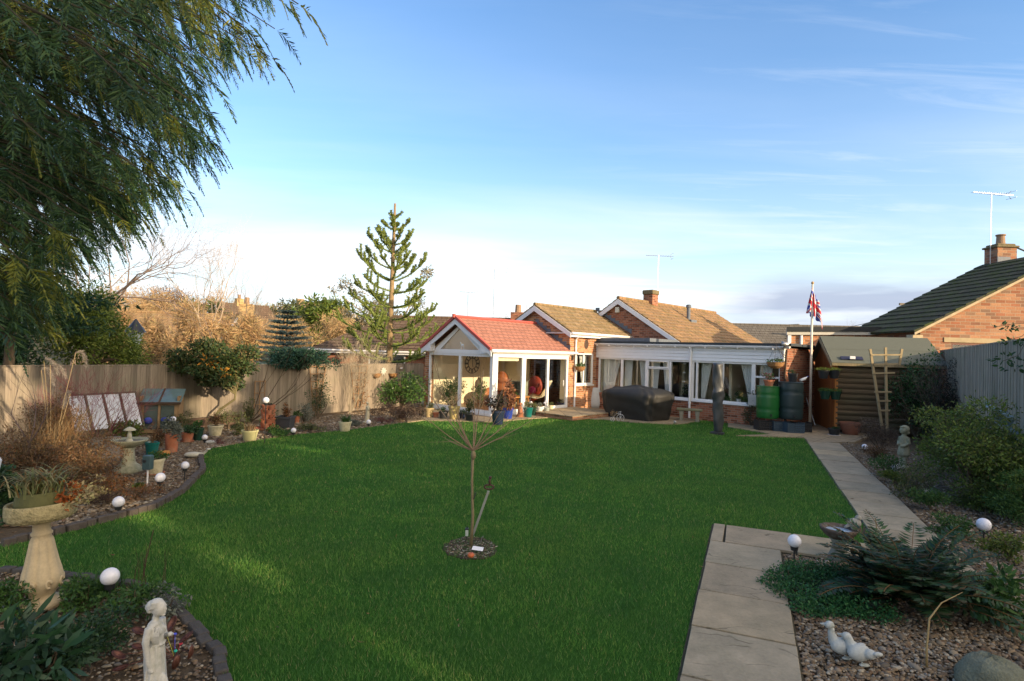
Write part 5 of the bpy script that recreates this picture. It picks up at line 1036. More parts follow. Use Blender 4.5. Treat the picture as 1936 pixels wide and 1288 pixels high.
t = thing('weed_sprig', 'small sprig hanging from a black clip halfway up the young tree', 'sprig', (x, y, 0)); zc_ = D(900, 935, y)[2]; mb = MB(); mb.bar((.018,-.01,zc_-.05), (.035,-.01,zc_+.02), .012); build('clip', mb, BLACKP, t); foliage('leaves', t, GREEN_OL, [(.07,-.01,zc_,.05,.03,.045)], 50, .014, .006, 3)
# ------------------------------------------------------------------ SOLAR GLOBES
def globe(px, py, z, label, r=.068, base=0, gap=True):
    x, y = G(px, py, z); k = thing('solar_globe_light', label, 'solar light', (x, y, base), 0, 'white solar globe lights on stakes'); z -= base
    mb = MB(); mb.ell((0,0,z), (r,r,r), 22, 14); build('globe', mb, GLOBE, k, smooth=True, fix=False)
    mb = MB(); mb.tube([(0,0,z-r-.03), (0,0,z-r+.012)], [r*.5,r*.62], 14); build('collar', mb, BLACKP, k)
    mb = MB(); mb.tube([(0,0,-.02), (0,0,z-r-.02)], .009, 8); build('stake', mb, BLACKP, k); return k
globe(208, 1090, .24, 'large white solar globe near the pedestal planter, nearest on the left', .07)
globe(224, 949, .17, 'white solar globe by the log edging, just above the brown heather')
globe(303, 903, .24, 'white solar globe on a tall stake beside the cream pot')
globe(350, 880, .24, 'white solar globe on a leaning stake near the corner of the edging', .06)
globe(387, 827, .12, 'white solar globe low beside the white whale ornament', .06)
globe(555, 814, .12, 'white solar globe at the lawn edge below the black square planter', .062)
globe(697, 798, .12, 'white solar globe at the foot of the pale stone statue', .065)
globe(1502, 1023, .26, 'white solar globe on a black stake at the paving corner by the fern', .068)
globe(1860, 992, .2, 'white solar globe nearest the right frame edge', .08)
globe(1693, 885, .14, 'white solar globe in front of the child statue', .075)
globe(1635, 845, .14, 'white solar globe beside the far path, before the brown bush', .068)
globe(327, 793, .5, 'white solar globe rising above the tall terracotta pot', .065)
globe(503, 757, .95, 'white solar globe on top of the stacked terracotta tower', .07)
k = thing('white_ball', 'white ball lying on the patio beside the dark crates', 'ball', (*G(1525, 808),)); mb = MB(); mb.ell((0,0,.09), (.085,.085,.08), 16, 10); build('shell', mb, GLOBE, k, smooth=True)
# ------------------------------------------------------------------ PEDESTAL PLANTER (near left)
x, y = G(80, 1146); k = thing('pedestal_planter', 'cream stone pedestal with fluted baluster carrying a wide shallow basin at the left edge', 'planter', (x, y, 0)); k.rotation_euler = (0, radians(-3), 0)
STC = mat('cream_cast_stone', (.5,.4,.25), .9, .15, 9, bump=.45, dirt=(.36,.3,.2))
fl = lambda t, z: (.12*abs(cos(4*t))**.7*(1 if .12 < z < .56 else 0)*min(1, (z-.1)*9)-.03)
mb = MB(); mb.lathe([(r_*.75, z_) for r_, z_ in [(.0,0), (.2,0), (.205,.03), (.195,.055), (.14,.06), (.115,.085), (.125,.11), (.15,.14), (.172,.18), (.178,.22), (.165,.28), (.14,.36), (.118,.45), (.098,.54), (.085,.575), (.098,.585), (.1,.6), (.084,.615), (.082,.68), (.1,.71), (0,.712)]], 64, (0,0,0), fl)
for i in range(8): a = i*pi/4+.2; mb.tube([(.14*cos(a+.13*cos(b_))*(1), .14*sin(a+.13*cos(b_)), .2+.03*sin(b_)) for b_ in [j*pi/6 for j in range(11)]], .011, 6)
build('pedestal', mb, STC, k, smooth=True)
mb = MB(); mb.lathe([(r_*.75, z_) for r_, z_ in [(.0,.69), (.1,.69), (.2,.7), (.28,.715), (.3,.725), (.305,.735), (.315,.74), (.318,.78), (.318,.84), (.31,.855), (.285,.85), (.275,.82), (0,.8)]], 48, (0,0,0), lambda t, z: .012*sin(t*26)*(1 if .75 < z < .835 else 0)); build('basin', mb, mat('lichen_stone', (.38,.32,.17), .95, .3, 25, bump=1, fine=45, dist=.02, dirt=(.15,.14,.07)), k, smooth=True)
mb = MB(); mb.lathe([(.0,.82), (.18,.82), (.178,.86), (.165,.93), (.155,.94), (0,.93)], 28); build('inner_pot', mb, mat('olive_pot', (.1,.1,.035), .7, .3), k, smooth=False)
rng = rg(31); n = 260; P = np.stack([rng.normal(0, .07, n), rng.normal(0, .07, n), np.full(n, .93)], 1); az = rng.uniform(0, 6.28, n); V, F = ribbons(rng, P, az, rng.uniform(.17, .36, n), rng.uniform(.9, 1.7, n), rng.uniform(.01, .016, n), 7)
npmesh('plant', V, F, leafmat('strap_leaf', [(.2,.22,.07), (.3,.3,.14), (.12,.16,.05), (.4,.38,.22), (.26,.15,.05)]), k)
rng = rg(32); cl = [(.0,0,1.0,.24,.22,.07), (.2,0,.93,.12,.1,.07), (.22,-.02,.84,.07,.05,.06)][1:]; foliage('red_leaves', k, leafmat('red_leaf', [(.35,.09,.025), (.28,.07,.02), (.42,.14,.03), (.2,.06,.02)]), cl, 150, .045, .02, 33)
foliage('succulent', k, leafmat('sedum', [(.32,.3,.12), (.4,.33,.17), (.3,.22,.12)]), [(.27,.05,.93,.08,.07,.05), (.34,.02,.88,.07,.08,.05)], 300, .03, .016, 34)
# ------------------------------------------------------------------ BIRDBATH with mushroom figure
x, y = G(242, 892); s = sc(y); k = thing('birdbath', 'grey-green stone birdbath with a mushroom figure standing in its shallow bowl', 'birdbath', (x, y, 0))
zr = D(240, 832, y)[2]; MST = mat('mossy_stone', (.34,.34,.25), .95, .3, 18, bump=.6, dirt=(.16,.18,.1))
mb = MB(); mb.lathe([(0,0), (.22,0), (.22,.04), (.19,.07), (.17,.1), (.12,.14), (.1,.18), (.085,.3), (.08,zr-.16), (.1,zr-.12), (0,zr-.1)], 24); build('pedestal', mb, MST, k, smooth=True)
mb = MB(); mb.lathe([(0,zr-.12), (.1,zr-.12), (.2,zr-.07), (.265,zr-.01), (.275,zr+.012), (.262,zr+.015), (.23,zr-.01), (.1,zr-.04), (0,zr-.045)], 36); build('bowl', mb, MST, k, smooth=True)
mb = MB(); mb.lathe([(0,zr-.02), (.235,zr-.02), (.235,zr-.015), (0,zr-.015)], 24); build('water', mb, mat('water', (.05,.06,.07), .08, .1, spec=.8), k)
mb = MB(); mb.lathe([(0,zr-.04), (.07,zr-.04), (.05,zr+.0), (.03,zr+.03), (.035,zr+.07), (.028,zr+.12), (.022,zr+.16), (0,zr+.165)], 14); mb.ell((.015,-.01,zr+.06), (.03,.025,.05)); mb.lathe([(0,zr+.155), (.09,zr+.16), (.096,zr+.165), (.07,zr+.19), (.03,zr+.215), (0,zr+.222)], 24); build('figure', mb, mat('pale_figure', (.48,.46,.36), .9, .2, 20), k, smooth=True)
# ------------------------------------------------------------------ STATUES
def statue(name, label, loc, rz, h, m, parts, vox, plinth=None, cat='statue'):
    k = thing(name, label, cat, loc, rz); mb = MB(); sc_ = h
    for p in parts:
        if p[0] == 'e': _, c, r = p; mb.ell([q*sc_ for q in c], [q*sc_ for q in r], 16, 10)
        else: _, pts, rr = p; mb.tube([[q*sc_ for q in a] for a in pts], [q*sc_ for q in rr], 10)
    build('figure', mb, m, k, smooth=True, remesh=vox*1.0, fix=True)
    if plinth: mb = MB(); mb.lathe([(0,0), (plinth,0), (plinth*.96,.03), (0,.03)], 20); build('plinth', mb, m, k)
    return k
# standing draped woman, facing +x
hd = [('e', (.02,0,.905), (.062,.05,.072)), ('e', (-.035,0,.93), (.05,.052,.045)), ('e', (.0,0,.955), (.055,.05,.035)), ('e', (-.07,0,.915), (.026,.032,.03)), ('e', (-.045,0,.89), (.035,.042,.028)), ('e', (.079,0,.893), (.011,.008,.011)), ('t', [(.074,0,.915), (.084,0,.89)], [.007,.008]), ('e', (.064,-.018,.912), (.014,.014,.008)), ('e', (.071,0,.872), (.011,.014,.007)), ('e', (.066,0,.868), (.016,.016,.014)), ('e', (.06,0,.848), (.02,.02,.014)), ('e', (.06,0,.925), (.02,.035,.015)),
      ('t', [(-.005,0,.8), (.005,0,.87)], [.03,.027])]
for i in range(5): hd.append(('t', [(-.06+.01*i,-.034-.002*i,.895+.013*i), (-.02,-.05,.92+.011*i), (.035,-.042,.93+.009*i)], [.009,.01,.008]))
body = [('e', (-.005,0,.775), (.05,.1,.03)), ('e', (0,0,.72), (.062,.085,.075)), ('e', (.04,-.035,.71), (.034,.034,.034)), ('e', (.04,.035,.71), (.034,.034,.034)), ('t', [(0,0,.74), (.005,0,.62), (-.005,0,.55), (0,0,.45), (.015,0,.3), (.02,0,.12), (.01,0,.02)], [.068,.066,.078,.085,.088,.09,.1]), ('e', (-.03,0,.53), (.06,.075,.07)),
        ('t', [(-.01,-.098,.775), (-.02,-.115,.66), (-.015,-.108,.585), (.0,-.105,.47), (.01,-.1,.44)], [.03,.031,.025,.02,.016]), ('e', (.012,-.1,.415), (.016,.012,.03)), ('t', [(.0,.098,.775), (.01,.11,.67), (.035,.1,.62), (.09,.06,.645)], [.03,.028,.024,.019]), ('e', (.105,.05,.65), (.028,.022,.016)), ('e', (.11,.03,.662), (.022,.022,.02)), ('e', (.09,-.03,.25), (.05,.035,.1)), ('e', (.05,.03,.05), (.06,.03,.03))]
for i in range(9):
    a = -1.9+i*.48; body.append(('t', [(.066*cos(a),.078*sin(a),.6), (.078*cos(a+.1),.085*sin(a+.1),.42), (.094*cos(a),.098*sin(a),.22), (.104*cos(a+.05),.104*sin(a+.05),.03)], [.008,.011,.013,.013]))
for i in range(5): body.append(('t', [(-.03+.025*i,-.08,.77), (.0+.018*i,-.088,.7), (.02+.012*i,-.07,.62)], [.006,.008,.006]))
body += [('t', [(.06,-.05,.6), (.07,0,.595), (.06,.05,.6)], [.012,.013,.012]), ('e', (.03,-.1,.395), (.016,.008,.016))]
gx_, gy_ = G(288, 1345); hs = D(288, 1129, gy_)[2]
statue('statue', 'pale grey classical statue of a draped woman facing right in the near left bed', (gx_, gy_, 0), radians(4), hs/1.0, mat('statue_white', (.5,.49,.45), .85, .15, 14, bump=.4, dirt=(.3,.31,.25)), hd+body, .0042, .13)
# small pale statue by the laurel
small = [('e', (.01,0,.92), (.06,.055,.065)), ('e', (-.03,0,.94), (.05,.05,.045)), ('t', [(0,0,.8), (0,0,.88)], [.032,.03]), ('t', [(0,0,.8), (.01,0,.7), (0,0,.6), (.01,0,.4), (.0,0,.2), (0,0,.02)], [.09,.1,.085,.1,.1,.12]), ('t', [(0,-.1,.77), (.03,-.12,.64), (.08,-.05,.6)], [.035,.03,.025]), ('t', [(0,.1,.77), (.02,.12,.64), (.06,.07,.55)], [.035,.03,.025])]
x, y = G(694, 799); statue('statue', 'small cream statue of a robed figure standing before the leafy laurel bush', (x, y, 0), radians(20), D(694, 760, y)[2], mat('cream_statue', (.5,.45,.32), .9, .2, 12), small, .012, .12)
# child statue on the right: girl with bonnet, arms folded, facing left
child = [('e', (.01,0,.87), (.085,.085,.09)), ('e', (-.03,0,.9), (.095,.1,.09)), ('e', (-.06,0,.82), (.06,.09,.06)), ('e', (.06,0,.95), (.03,.06,.02)), ('e', (.1,0,.86), (.016,.014,.016)), ('e', (.08,0,.82), (.03,.03,.02)), ('t', [(0,0,.72), (0,0,.8)], [.05,.045]), ('t', [(-.005,0,.73), (0,0,.6), (-.01,0,.48), (0,0,.32), (.0,0,.27)], [.085,.095,.105,.13,.12]),
         ('t', [(-.01,-.1,.71), (.0,-.13,.58), (.08,-.08,.53), (.11,0,.56)], [.038,.036,.03,.025]), ('t', [(-.01,.1,.71), (.0,.13,.58), (.08,.08,.51), (.11,.0,.5)], [.038,.036,.03,.025]), ('t', [(0,-.05,.3), (.0,-.05,.15), (.0,-.05,.04)], [.055,.045,.04]), ('t', [(0,.05,.3), (.02,.05,.15), (.0,.05,.04)], [.055,.045,.04]), ('e', (.03,-.05,.03), (.06,.04,.03)), ('e', (.03,.05,.03), (.06,.04,.03))]
for i in range(8): a = i*.785; child.append(('t', [(.09*cos(a),.09*sin(a),.5), (.125*cos(a),.125*sin(a),.3)], [.01,.014]))
x, y = G(1708, 884); statue('statue', 'weathered stone statue of a small child in a bonnet by the right-hand path', (x, y, 0), radians(195), D(1706, 803, y)[2], mat('green_stone', (.3,.29,.2), .95, .3, 14, bump=.5, dirt=(.14,.15,.09)), child, .011, .14)
# two white ducks on the gravel
dk_ = lambda dx, dy, a, up: [('e', (dx, dy, .085), (.085,.055,.06)), ('e', (dx-.07*cos(a), dy-.07*sin(a), .1), (.04,.035,.035)), ('t', [(dx+.05*cos(a), dy+.05*sin(a), .1), (dx+.075*cos(a), dy+.075*sin(a), .17), (dx+.07*cos(a), dy+.07*sin(a), .17+up)], [.042,.024,.02]), ('e', (dx+.085*cos(a), dy+.085*sin(a), .19+up), (.035,.029,.029)), ('t', [(dx+.1*cos(a), dy+.1*sin(a), .19+up), (dx+.15*cos(a), dy+.15*sin(a), .185+up)], [.014,.006]), ('e', (dx-.12*cos(a), dy-.12*sin(a), .12), (.035,.018,.015)), ('e', (dx+.02, dy-.03, .01), (.04,.02,.012))]
WD = mat('duck_white', (.42,.44,.42), .8, .2, 16, bump=.4, dirt=(.26,.28,.22))
x, y = G(1592, 1243); statue('duck_ornament', 'white duck ornament with raised head, left one of the pair on the gravel', (x, y, 0), 0, 1.0, WD, dk_(0, 0, 2.7, .03), .0055, None, 'ornament')
x, y = G(1624, 1256); statue('duck_ornament', 'white duck ornament resting with lowered head, right one of the pair on the gravel', (x, y, 0), 0, 1.0, WD, dk_(0, 0, 2.3, -.02), .0055, None, 'ornament')
x, y = G(365, 866); statue('whale_ornament', 'white whale-shaped ornament with upturned tail at the bend of the bed edging', (x, y, 0), radians(8), 1.0, mat('whale_white', (.52,.5,.42), .8, .2, 10), [('e', (0,0,.06), (.16,.08,.055)), ('t', [(.08,0,.07), (.18,0,.08), (.25,0,.15)], [.045,.026,.02]), ('e', (.27,.0,.17), (.035,.06,.018))], .008, None, 'ornament')
k = thing('flat_stone', 'pale flat stone beside the low solar globe', 'stone', (*G(400, 838),)); mb = MB(); mb.ell((0,0,.02), (.14,.09,.045), 9, 5); build('stone', mb, STONEW, k, bevel=.01)
x, y = G(1748, 938); statue('hare_ornament', 'small white animal ornament under the right-hand shrubs', (x, y, 0), 0, 1.0, WD, [('e', (0,0,.07), (.09,.06,.06)), ('e', (-.06,0,.13), (.04,.035,.04)), ('t', [(-.05,0,.15), (-.03,0,.21)], [.014,.008]), ('t', [(-.06,.02,.15), (-.05,.02,.21)], [.014,.008])], .007, None, 'ornament')
# stone scallop birdbath with bird, behind the fern
x, y = G(1585, 1058); zr = D(1583, 1000, y)[2]; k = thing('birdbath', 'dark scalloped stone birdbath with a grey bird perched on its rim, behind the fern', 'birdbath', (x, y, 0)); DST = mat('dark_stone', (.12,.09,.07), .95, .35, 22, bump=.7, dirt=(.2,.19,.15))
mb = MB(); mb.lathe([(0,0), (.13,0), (.1,.05), (.07,.12), (.07,zr-.14), (.1,zr-.1), (0,zr-.09)], 18); build('pedestal', mb, mat('grey_stone', (.25,.24,.19), .95, .3, 15), k, smooth=True)
mb = MB(); mb.lathe([(0,zr-.11), (.08,zr-.11), (.15,zr-.06), (.185,zr-.01), (.19,zr+.015), (.17,zr+.02), (.135,zr-.02), (.06,zr-.05), (0,zr-.055)], 44, (0,0,0), lambda t, z: .045*sin(t*11)*(1 if z > zr-.05 else .3)); build('bowl', mb, DST, k, smooth=True)
mb = MB(); mb.lathe([(0,zr-.02), (.135,zr-.02), (.135,zr-.015), (0,zr-.02)], 24); build('water', mb, mat('ice_water', (.35,.42,.5), .1, .1, spec=.8), k)
mb = MB(); mb.ell((.17,0,zr+.07), (.075,.05,.055)); mb.ell((.21,0,zr+.125), (.035,.03,.032)); mb.tube([(.235,0,zr+.12), (.265,0,zr+.135)], [.01,.003], 6); mb.tube([(.12,0,zr+.05), (.06,.0,zr+.02)], [.025,.012], 6); mb.ell((.17,0,zr+.02), (.04,.035,.03)); build('bird', mb, mat('speckled_stone', (.3,.3,.27), .95, .6, 45, bump=.5), k, smooth=True)
# ------------------------------------------------------------------ POTS
def pot(px, py, w, h, m, label, plant=None, round_=True, taper=.72, name='flower_pot', rim=True, cat='plant pot', loc=None, z0=0, saucer=None, group=None, rz=0, seed=1, belly=0):
    x, y = loc[:2] if loc else G(px, py); s = sc(y); R = w*s/2; Hh = h*s; z0 = loc[2] if loc and len(loc) > 2 else z0; k = thing(name, label, cat, (x, y, z0), rz, group); mb = MB()
    n = 24 if round_ else 4; prof = [(0,0), (R*taper,0)] + ([(R*(taper+(1-taper)*t+belly*sin(pi*t)), Hh*t) for t in (.25,.5,.75)] if belly else []) + ([(R*.95,Hh*.84), (R*1.03,Hh*.85), (R*1.03,Hh), (R*.93,Hh)] if rim else [(R,Hh), (R*.93,Hh)]) + [(R*.88,Hh*.9), (0,Hh*.88)]
    if not round_: prof = [(r*1.3, z) for r, z in prof]
    mb.lathe(prof, n); o = build('pot', mb, m, k, smooth=False); 
    if round_: o.data.polygons.foreach_set('use_smooth', [True]*len(o.data.polygons)); e = o.modifiers.new('e', 'EDGE_SPLIT'); e.split_angle = .7
    else: o.rotation_euler.z = pi/4
    if not rim: pass
    mb = MB(); mb.lathe([(0,Hh*.86), (R*.86*(1.25 if not round_ else 1),Hh*.86), (R*.84*(1.25 if not round_ else 1),Hh*.91), (0,Hh*.92)], n); so2 = build('soil', mb, SOIL, k); so2.rotation_euler.z = 0 if round_ else pi/4
    if saucer: mb = MB(); mb.lathe([(0,0), (R*.9,0), (R*1.05,.03), (R*1.0,.035), (R*.85,.012), (0,.012)], 24); build('saucer', mb, saucer, k)
    if plant:
        kind, pm_, ph = plant[:3]; ph *= s
        if kind == 'bush': cl = blobs(rg(seed), (0,0,Hh+ph*.42), (R*plant[3],R*plant[3],ph*.55), 8, .42); foliage('plant', k, pm_, cl, int(280+plant[4] if len(plant) > 4 else 360), .02+ph*.12, .01+ph*.05, seed)
        elif kind == 'strap': rng = rg(seed); n_ = 70; P = np.stack([rng.normal(0,R*.3,n_), rng.normal(0,R*.3,n_), np.full(n_,Hh*.9)], 1); V, F = ribbons(rng, P, rng.uniform(0,6.28,n_), ph*rng.uniform(.7,1.4,n_), rng.uniform(.3,1.1,n_), .008+ph*.03); npmesh('plant', V, F, pm_, k)
        elif kind == 'twig': mbt = MB(); rng = rg(seed); [grow(mbt, rng, (0,0,Hh*.9), (.4*cos(a), .4*sin(a), 1), ph*.45, .006, 2, 3, 4, .3, .6) for a in np.arange(0, 6.2, 1.0)]; build('plant', mbt, pm_, k, fix=False)
    return k
CER_B = mat('blue_glaze', (.02,.05,.3), .15, .2, 6, spec=.7, bump=.02); CER_T = mat('teal_glaze', (.01,.13,.12), .15, .25, 6, spec=.7, bump=.02); CER_G = mat('dark_green_glaze', (.015,.05,.035), .2, .3, spec=.6, bump=.02); CER_D = mat('navy_glaze', (.02,.03,.06), .2, .3, spec=.6, bump=.02)
HEATH = leafmat('heather', [(.12,.04,.05), (.16,.05,.05), (.09,.05,.04), (.2,.07,.07)]); GREYL = leafmat('grey_leaf', [(.15,.17,.14), (.2,.22,.18), (.1,.12,.1)])
# left bed
pot(293, 897, 31, 30, CREAMPOT, 'pale cream pot with trailing green plant beside the box on a post', ('bush', GREEN_M, 16, 1.3), saucer=TERRA, seed=41)
pot(287, 862, 25, 26, CER_T, 'teal glazed pot between the birdbath and the orange pumpkin', ('twig', BRUSH, 26), seed=42)
k = thing('pumpkin', 'small orange ribbed pumpkin on the gravel beside the teal pot', 'pumpkin', (*G(309, 862),)); mb = MB(); mb.lathe([(0,.0), (.06,.0), (.105,.03), (.115,.06), (.1,.09), (.05,.105), (.01,.095)], 40, (0,0,0), lambda t, z: .06*abs(sin(t*5))); build('fruit', mb, mat('pumpkin_skin', (.45,.2,.05), .6, .3, 12), k, smooth=True); mb = MB(); mb.tube([(0,0,.09), (.01,0,.13)], [.014,.01], 6); build('stalk', mb, BARK, k)
pot(324, 855, 24, 34, TERRA, 'tall terracotta pot with a wispy grey shrub', ('bush', GREYL, 34, 1.5, 200), taper=.8, rim=False, seed=43)
pot(354, 836, 22, 19, TERRA, 'terracotta pot with leafy green plant standing in a wide saucer', ('bush', GREEN_D, 20, 1.5, 200), saucer=TERRA, seed=44)
pot(374, 833, 20, 24, CER_G, 'dark green pot tucked behind the terracotta pots', ('bush', GREEN_M, 16, 1.1, 100), seed=45)
pot(407, 823, 27, 19, CREAMPOT, 'cream ribbed bowl pot under the round-headed tree', ('bush', BRUSH, 22, 1.0, 60), seed=46)
pot(472, 833, 30, 20, mat('yellow_cream', (.5,.47,.24), .6, .12), 'pale yellow-green pot at the lawn edge with dry stems', ('strap', STRAW, 18), seed=47)
pot(652, 815, 24, 18, CREAMPOT, 'cream pot with spiky leaves below the bare feathery shrub', ('strap', GREEN_M, 16), seed=48)
pot(539, 809, 31, 22, mat('slate_plastic', (.055,.06,.07), .4, .15), 'black square planter with a brown leafy clump against the fence', ('bush', RUST, 20, .55, 60), round_=False, taper=.85, seed=49)
pot(561, 800, 11, 13, TERRA, 'small terracotta pot half hidden behind the black square planter', ('bush', GREEN_M, 12, 1.4, 0), seed=50)
x, y = G(506, 812); k = thing('terracotta_tower', 'tower of stacked terracotta pots in a wide red saucer', 'planter tower', (x, y, 0)); mb = MB(); mb.lathe([(0,0), (.27,0), (.31,.05), (.29,.055), (.26,.02), (0,.02)], 28); build('saucer', mb, TERRA, k)
r_ = random.Random(4)
for i in range(5):
    for j in range(4): a = j*1.57+i*.7; mb = MB(); mb.lathe([(0,0), (.06,0), (.085,.11), (.09,.112), (.09,.13), (.078,.13), (.07,.11), (0,.1)], 14, (.105*cos(a), .105*sin(a), .04+i*.115)); build('pot', mb, TERRA, k)
mb = MB(); mb.tube([(0,0,0), (0,0,.66)], .1, 12); build('core', mb, SOIL, k); foliage('plant', k, GREEN_D, [(0,0,.3,.22,.22,.32), (0,0,.72,.1,.1,.1)], 240, .05, .025, 3)
# copper spoon-flower ornament round the near statue
x, y = G(330, 1250); k = thing('copper_flower_ornament', 'ring of copper spoon-shaped petals on wire stems around the statue', 'garden ornament', (x, y, 0)); COP = mat('copper', (.13,.055,.04), .45, .5, 20, metal=.5); r_ = random.Random(6)
for px, py, z, a, e in ((262,1192,.2,2.7,.2), (262,1222,.12,2.9,.1), (224,1238,.1,3.2,.5), (228,1262,.06,3.4,-.2), (325,1178,.26,1.2,1.0), (352,1204,.2,.6,.6), (360,1233,.14,0.1,1.4), (333,1252,.1,-.3,1.4), (300,1275,.03,4.2,.3)):
    X, Y = G(px, py, z); X -= x; Y -= y; mb = MB(); R = Matrix.Rotation(a, 3, 'Z') @ Matrix.Rotation(-e, 3, 'Y'); vs = []; fs = []
    for i in range(6):
        for j in range(12): rr = i/5*.038; t = j*pi/6; v = R @ Vector((rr*1.35*cos(t), rr*.9*sin(t), -.02*(1-(i/5)**2))); vs.append(v+Vector((X, Y, z)))
    for i in range(5):
        for j in range(12): fs.append((i*12+j, i*12+(j+1) % 12, (i+1)*12+(j+1) % 12, (i+1)*12+j))
    mb.add(vs, fs); o = build('petal', mb, COP, k, smooth=True, fix=False); o.modifiers.new('t', 'SOLIDIFY').thickness = .003
    mb = MB(); mb.tube([(0,0,.02), (X*.5, Y*.5, z*.6+.03), (X, Y, z)], .003, 5); build('stem', mb, COP, k)
for c, px, py, nm in (((.5,.45,.05), 311, 1188, 'yellow'), ((.08,.1,.6), 331, 1199, 'blue'), ((.6,.06,.1), 342, 1217, 'pink'), ((.02,.4,.28), 332, 1231, 'turquoise')):
    z = .16; X, Y = G(px, py, z); mb = MB(); mb.ell((X-x, Y-y, z), (.012,.012,.009)); mb.tube([(0,0,.02), (X-x, Y-y, z)], .002, 4); build('bead', mb, mat(nm+'_bead', c, .3, .05), k, smooth=True)
# box on a post
x, y = G(278, 921); k = thing('box_on_post', 'small dark teal box with a round opening on a white post', 'garden device', (x, y, 0)); zt = D(278, 861, y)[2]
mb = MB(); mb.tube([(0,0,0), (0,0,zt-.2)], .012, 8); build('post', mb, WHITE, k); mb = MB(); mb.box(-.06,.06,-.05,.05,zt-.21,zt); build('box', mb, mat('teal_box', (.05,.09,.1), .5), k, bevel=.01); mb = MB(); mb.tube([(-.02,-.051,zt-.08), (-.02,-.06,zt-.08)], .024, 12); build('lens', mb, BLACKP, k)
# edging
def edging(pxs, name, label, seed, ln=.3, h=.09, m=None, w=.09):
    r = random.Random(seed); k = thing(name, label, 'edging', (*G(*pxs[0]), 0)); X0_, Y0_ = k.location.x, k.location.y; pts = [Vector((*G(*p), 0)) for p in pxs]; mb = MB()
    for a, b in zip(pts[:-1], pts[1:]):
        L = (b-a).length; n = max(1, round(L/ln)); d = (b-a)/n
        for i in range(n): p = a+d*i-Vector((X0_, Y0_, 0)); q = p+d*.95; j = Vector((r.uniform(-.012, .012), r.uniform(-.012, .012), 0)); mb.bar(p+j+Vector((0,0,h/2-.02)), q+j+Vector((0,0,h/2-.02+r.uniform(-.01,.01))), w, h)
    build('edging_blocks', mb, m, k, bevel=.012); return k
EDG = mat('edging_timber', (.09,.075,.065), .9, .4, 14, bump=.8)
edging([(0,1034), (100,1012), (200,986), (290,963), (345,931), (384,891), (378,863)], 'log_edging', 'dark log-roll edging curving round the left bed', 2, .12, .1, EDG)
edging([(0,1079), (130,1089), (250,1107), (298,1120), (352,1172), (410,1232), (426,1300)], 'stone_edging', 'broken grey stone edging of the near left bed', 5, .13, .055, mat('edging_stone', (.075,.068,.062), .95, .35, 14, bump=.8), .085)
# ------------------------------------------------------------------ LEFT BED PLANTS
def tuft(name, label, cat, px, py, n, L, m, seed, arch=(.2,.9), w=.012, r=.12, group=None, loc=None, up=1.0, part='leaves'):
    x, y = loc or G(px, py); rng = rg(seed); k = thing(name, label, cat, (x, y, 0), 0, group); P = np.stack([rng.normal(0,r,n), rng.normal(0,r,n), np.zeros(n)], 1); V, F = ribbons(rng, P, rng.uniform(0,6.28,n), L*rng.uniform(.6,1.15,n), rng.uniform(arch[0],arch[1],n), w*rng.uniform(.6,1.3,n), 7, up); npmesh(part, V, F, m, k); return k
k = tuft('feather_grass', 'tall straw-coloured ornamental grass with fluffy drooping plumes', 'ornamental grass', 95, 900, 520, 1.25, STRAW, 51, (.15,.7), .012, .2)
rng = rg(52); PL = leafmat('plume', [(.42,.37,.32), (.5,.45,.4), (.36,.3,.25)], .9, .4); P, Dd = [], []; mb = MB(); gx0, gy0 = k.location.x, k.location.y
for px, py, bend in ((83,682,.25), (95,690,.3), (143,668,.12), (78,700,.15), (133,745,-.2)):
    q = Vector(D(px, py, gy0+.1))-Vector((gx0, gy0, 0)); mb.tube([(0,0,0), (q.x*.5,q.y*.5,q.z*.6), tuple(q)], .004, 4); p = q.copy(); d = Vector((bend, .1, .2))
    for i in range(26): d.z -= .045; p = p+d.normalized()*.012; [P.append(tuple(p+Vector(rng.normal(size=3))*.01)) or Dd.append(tuple(d.normalized()+Vector(rng.normal(size=3))*.35)) for _ in range(9)]
V, F = leaves(np.array(P), np.array(Dd), .06, .006, rng); npmesh('plume', V, F, PL, k); build('stalk', mb, mat('straw', (.35,.27,.15), .9), k)
shrub('brown_shrub', 'tangled brown twiggy shrub mass in the left bed before the white panels', 'shrub', 140, 925, 140, 100, BRUSH, 9000, .035, 61, k=22, stems=10, asp=.35)
shrub('spiraea', 'thin reddish-brown winter shrub in front of the birdbath', 'shrub', 205, 935, 80, 42, RUST, 1500, .03, 62, k=10, asp=.35, shell=.1)
shrub('fading_shrub', 'tall rusty seed-headed shrub below the feather grass', 'shrub', 100, 890, 95, 150, BRUSH, 5200, .045, 64, k=16, asp=.25, shell=.2, lift=.2)
shrub('fading_shrub', 'dark brown dead-looking shrub at the left frame edge behind the planter', 'shrub', 45, 960, 130, 150, BRUSH, 4500, .05, 65, k=16, asp=.25, shell=.2)
shrub('glossy_shrub', 'dark glossy green shrub at the far left frame edge above the planter', 'shrub', 10, 990, 85, 130, GREEN_D, 1500, .06, 66, k=10)
shrub('green_shrub', 'bushy yellow-green shrub behind the birdbath', 'shrub', 243, 845, 85, 55, GREEN_Y, 1800, .055, 67, k=12)
twiggy('dogwood', 'red-stemmed dogwood fanning out in front of the white panels', 'shrub', 192, 858, 150, mat('crimson_stem', (.22,.06,.07), .6), 68, 12, 4, r=.011, spread=.5, lean=.9)
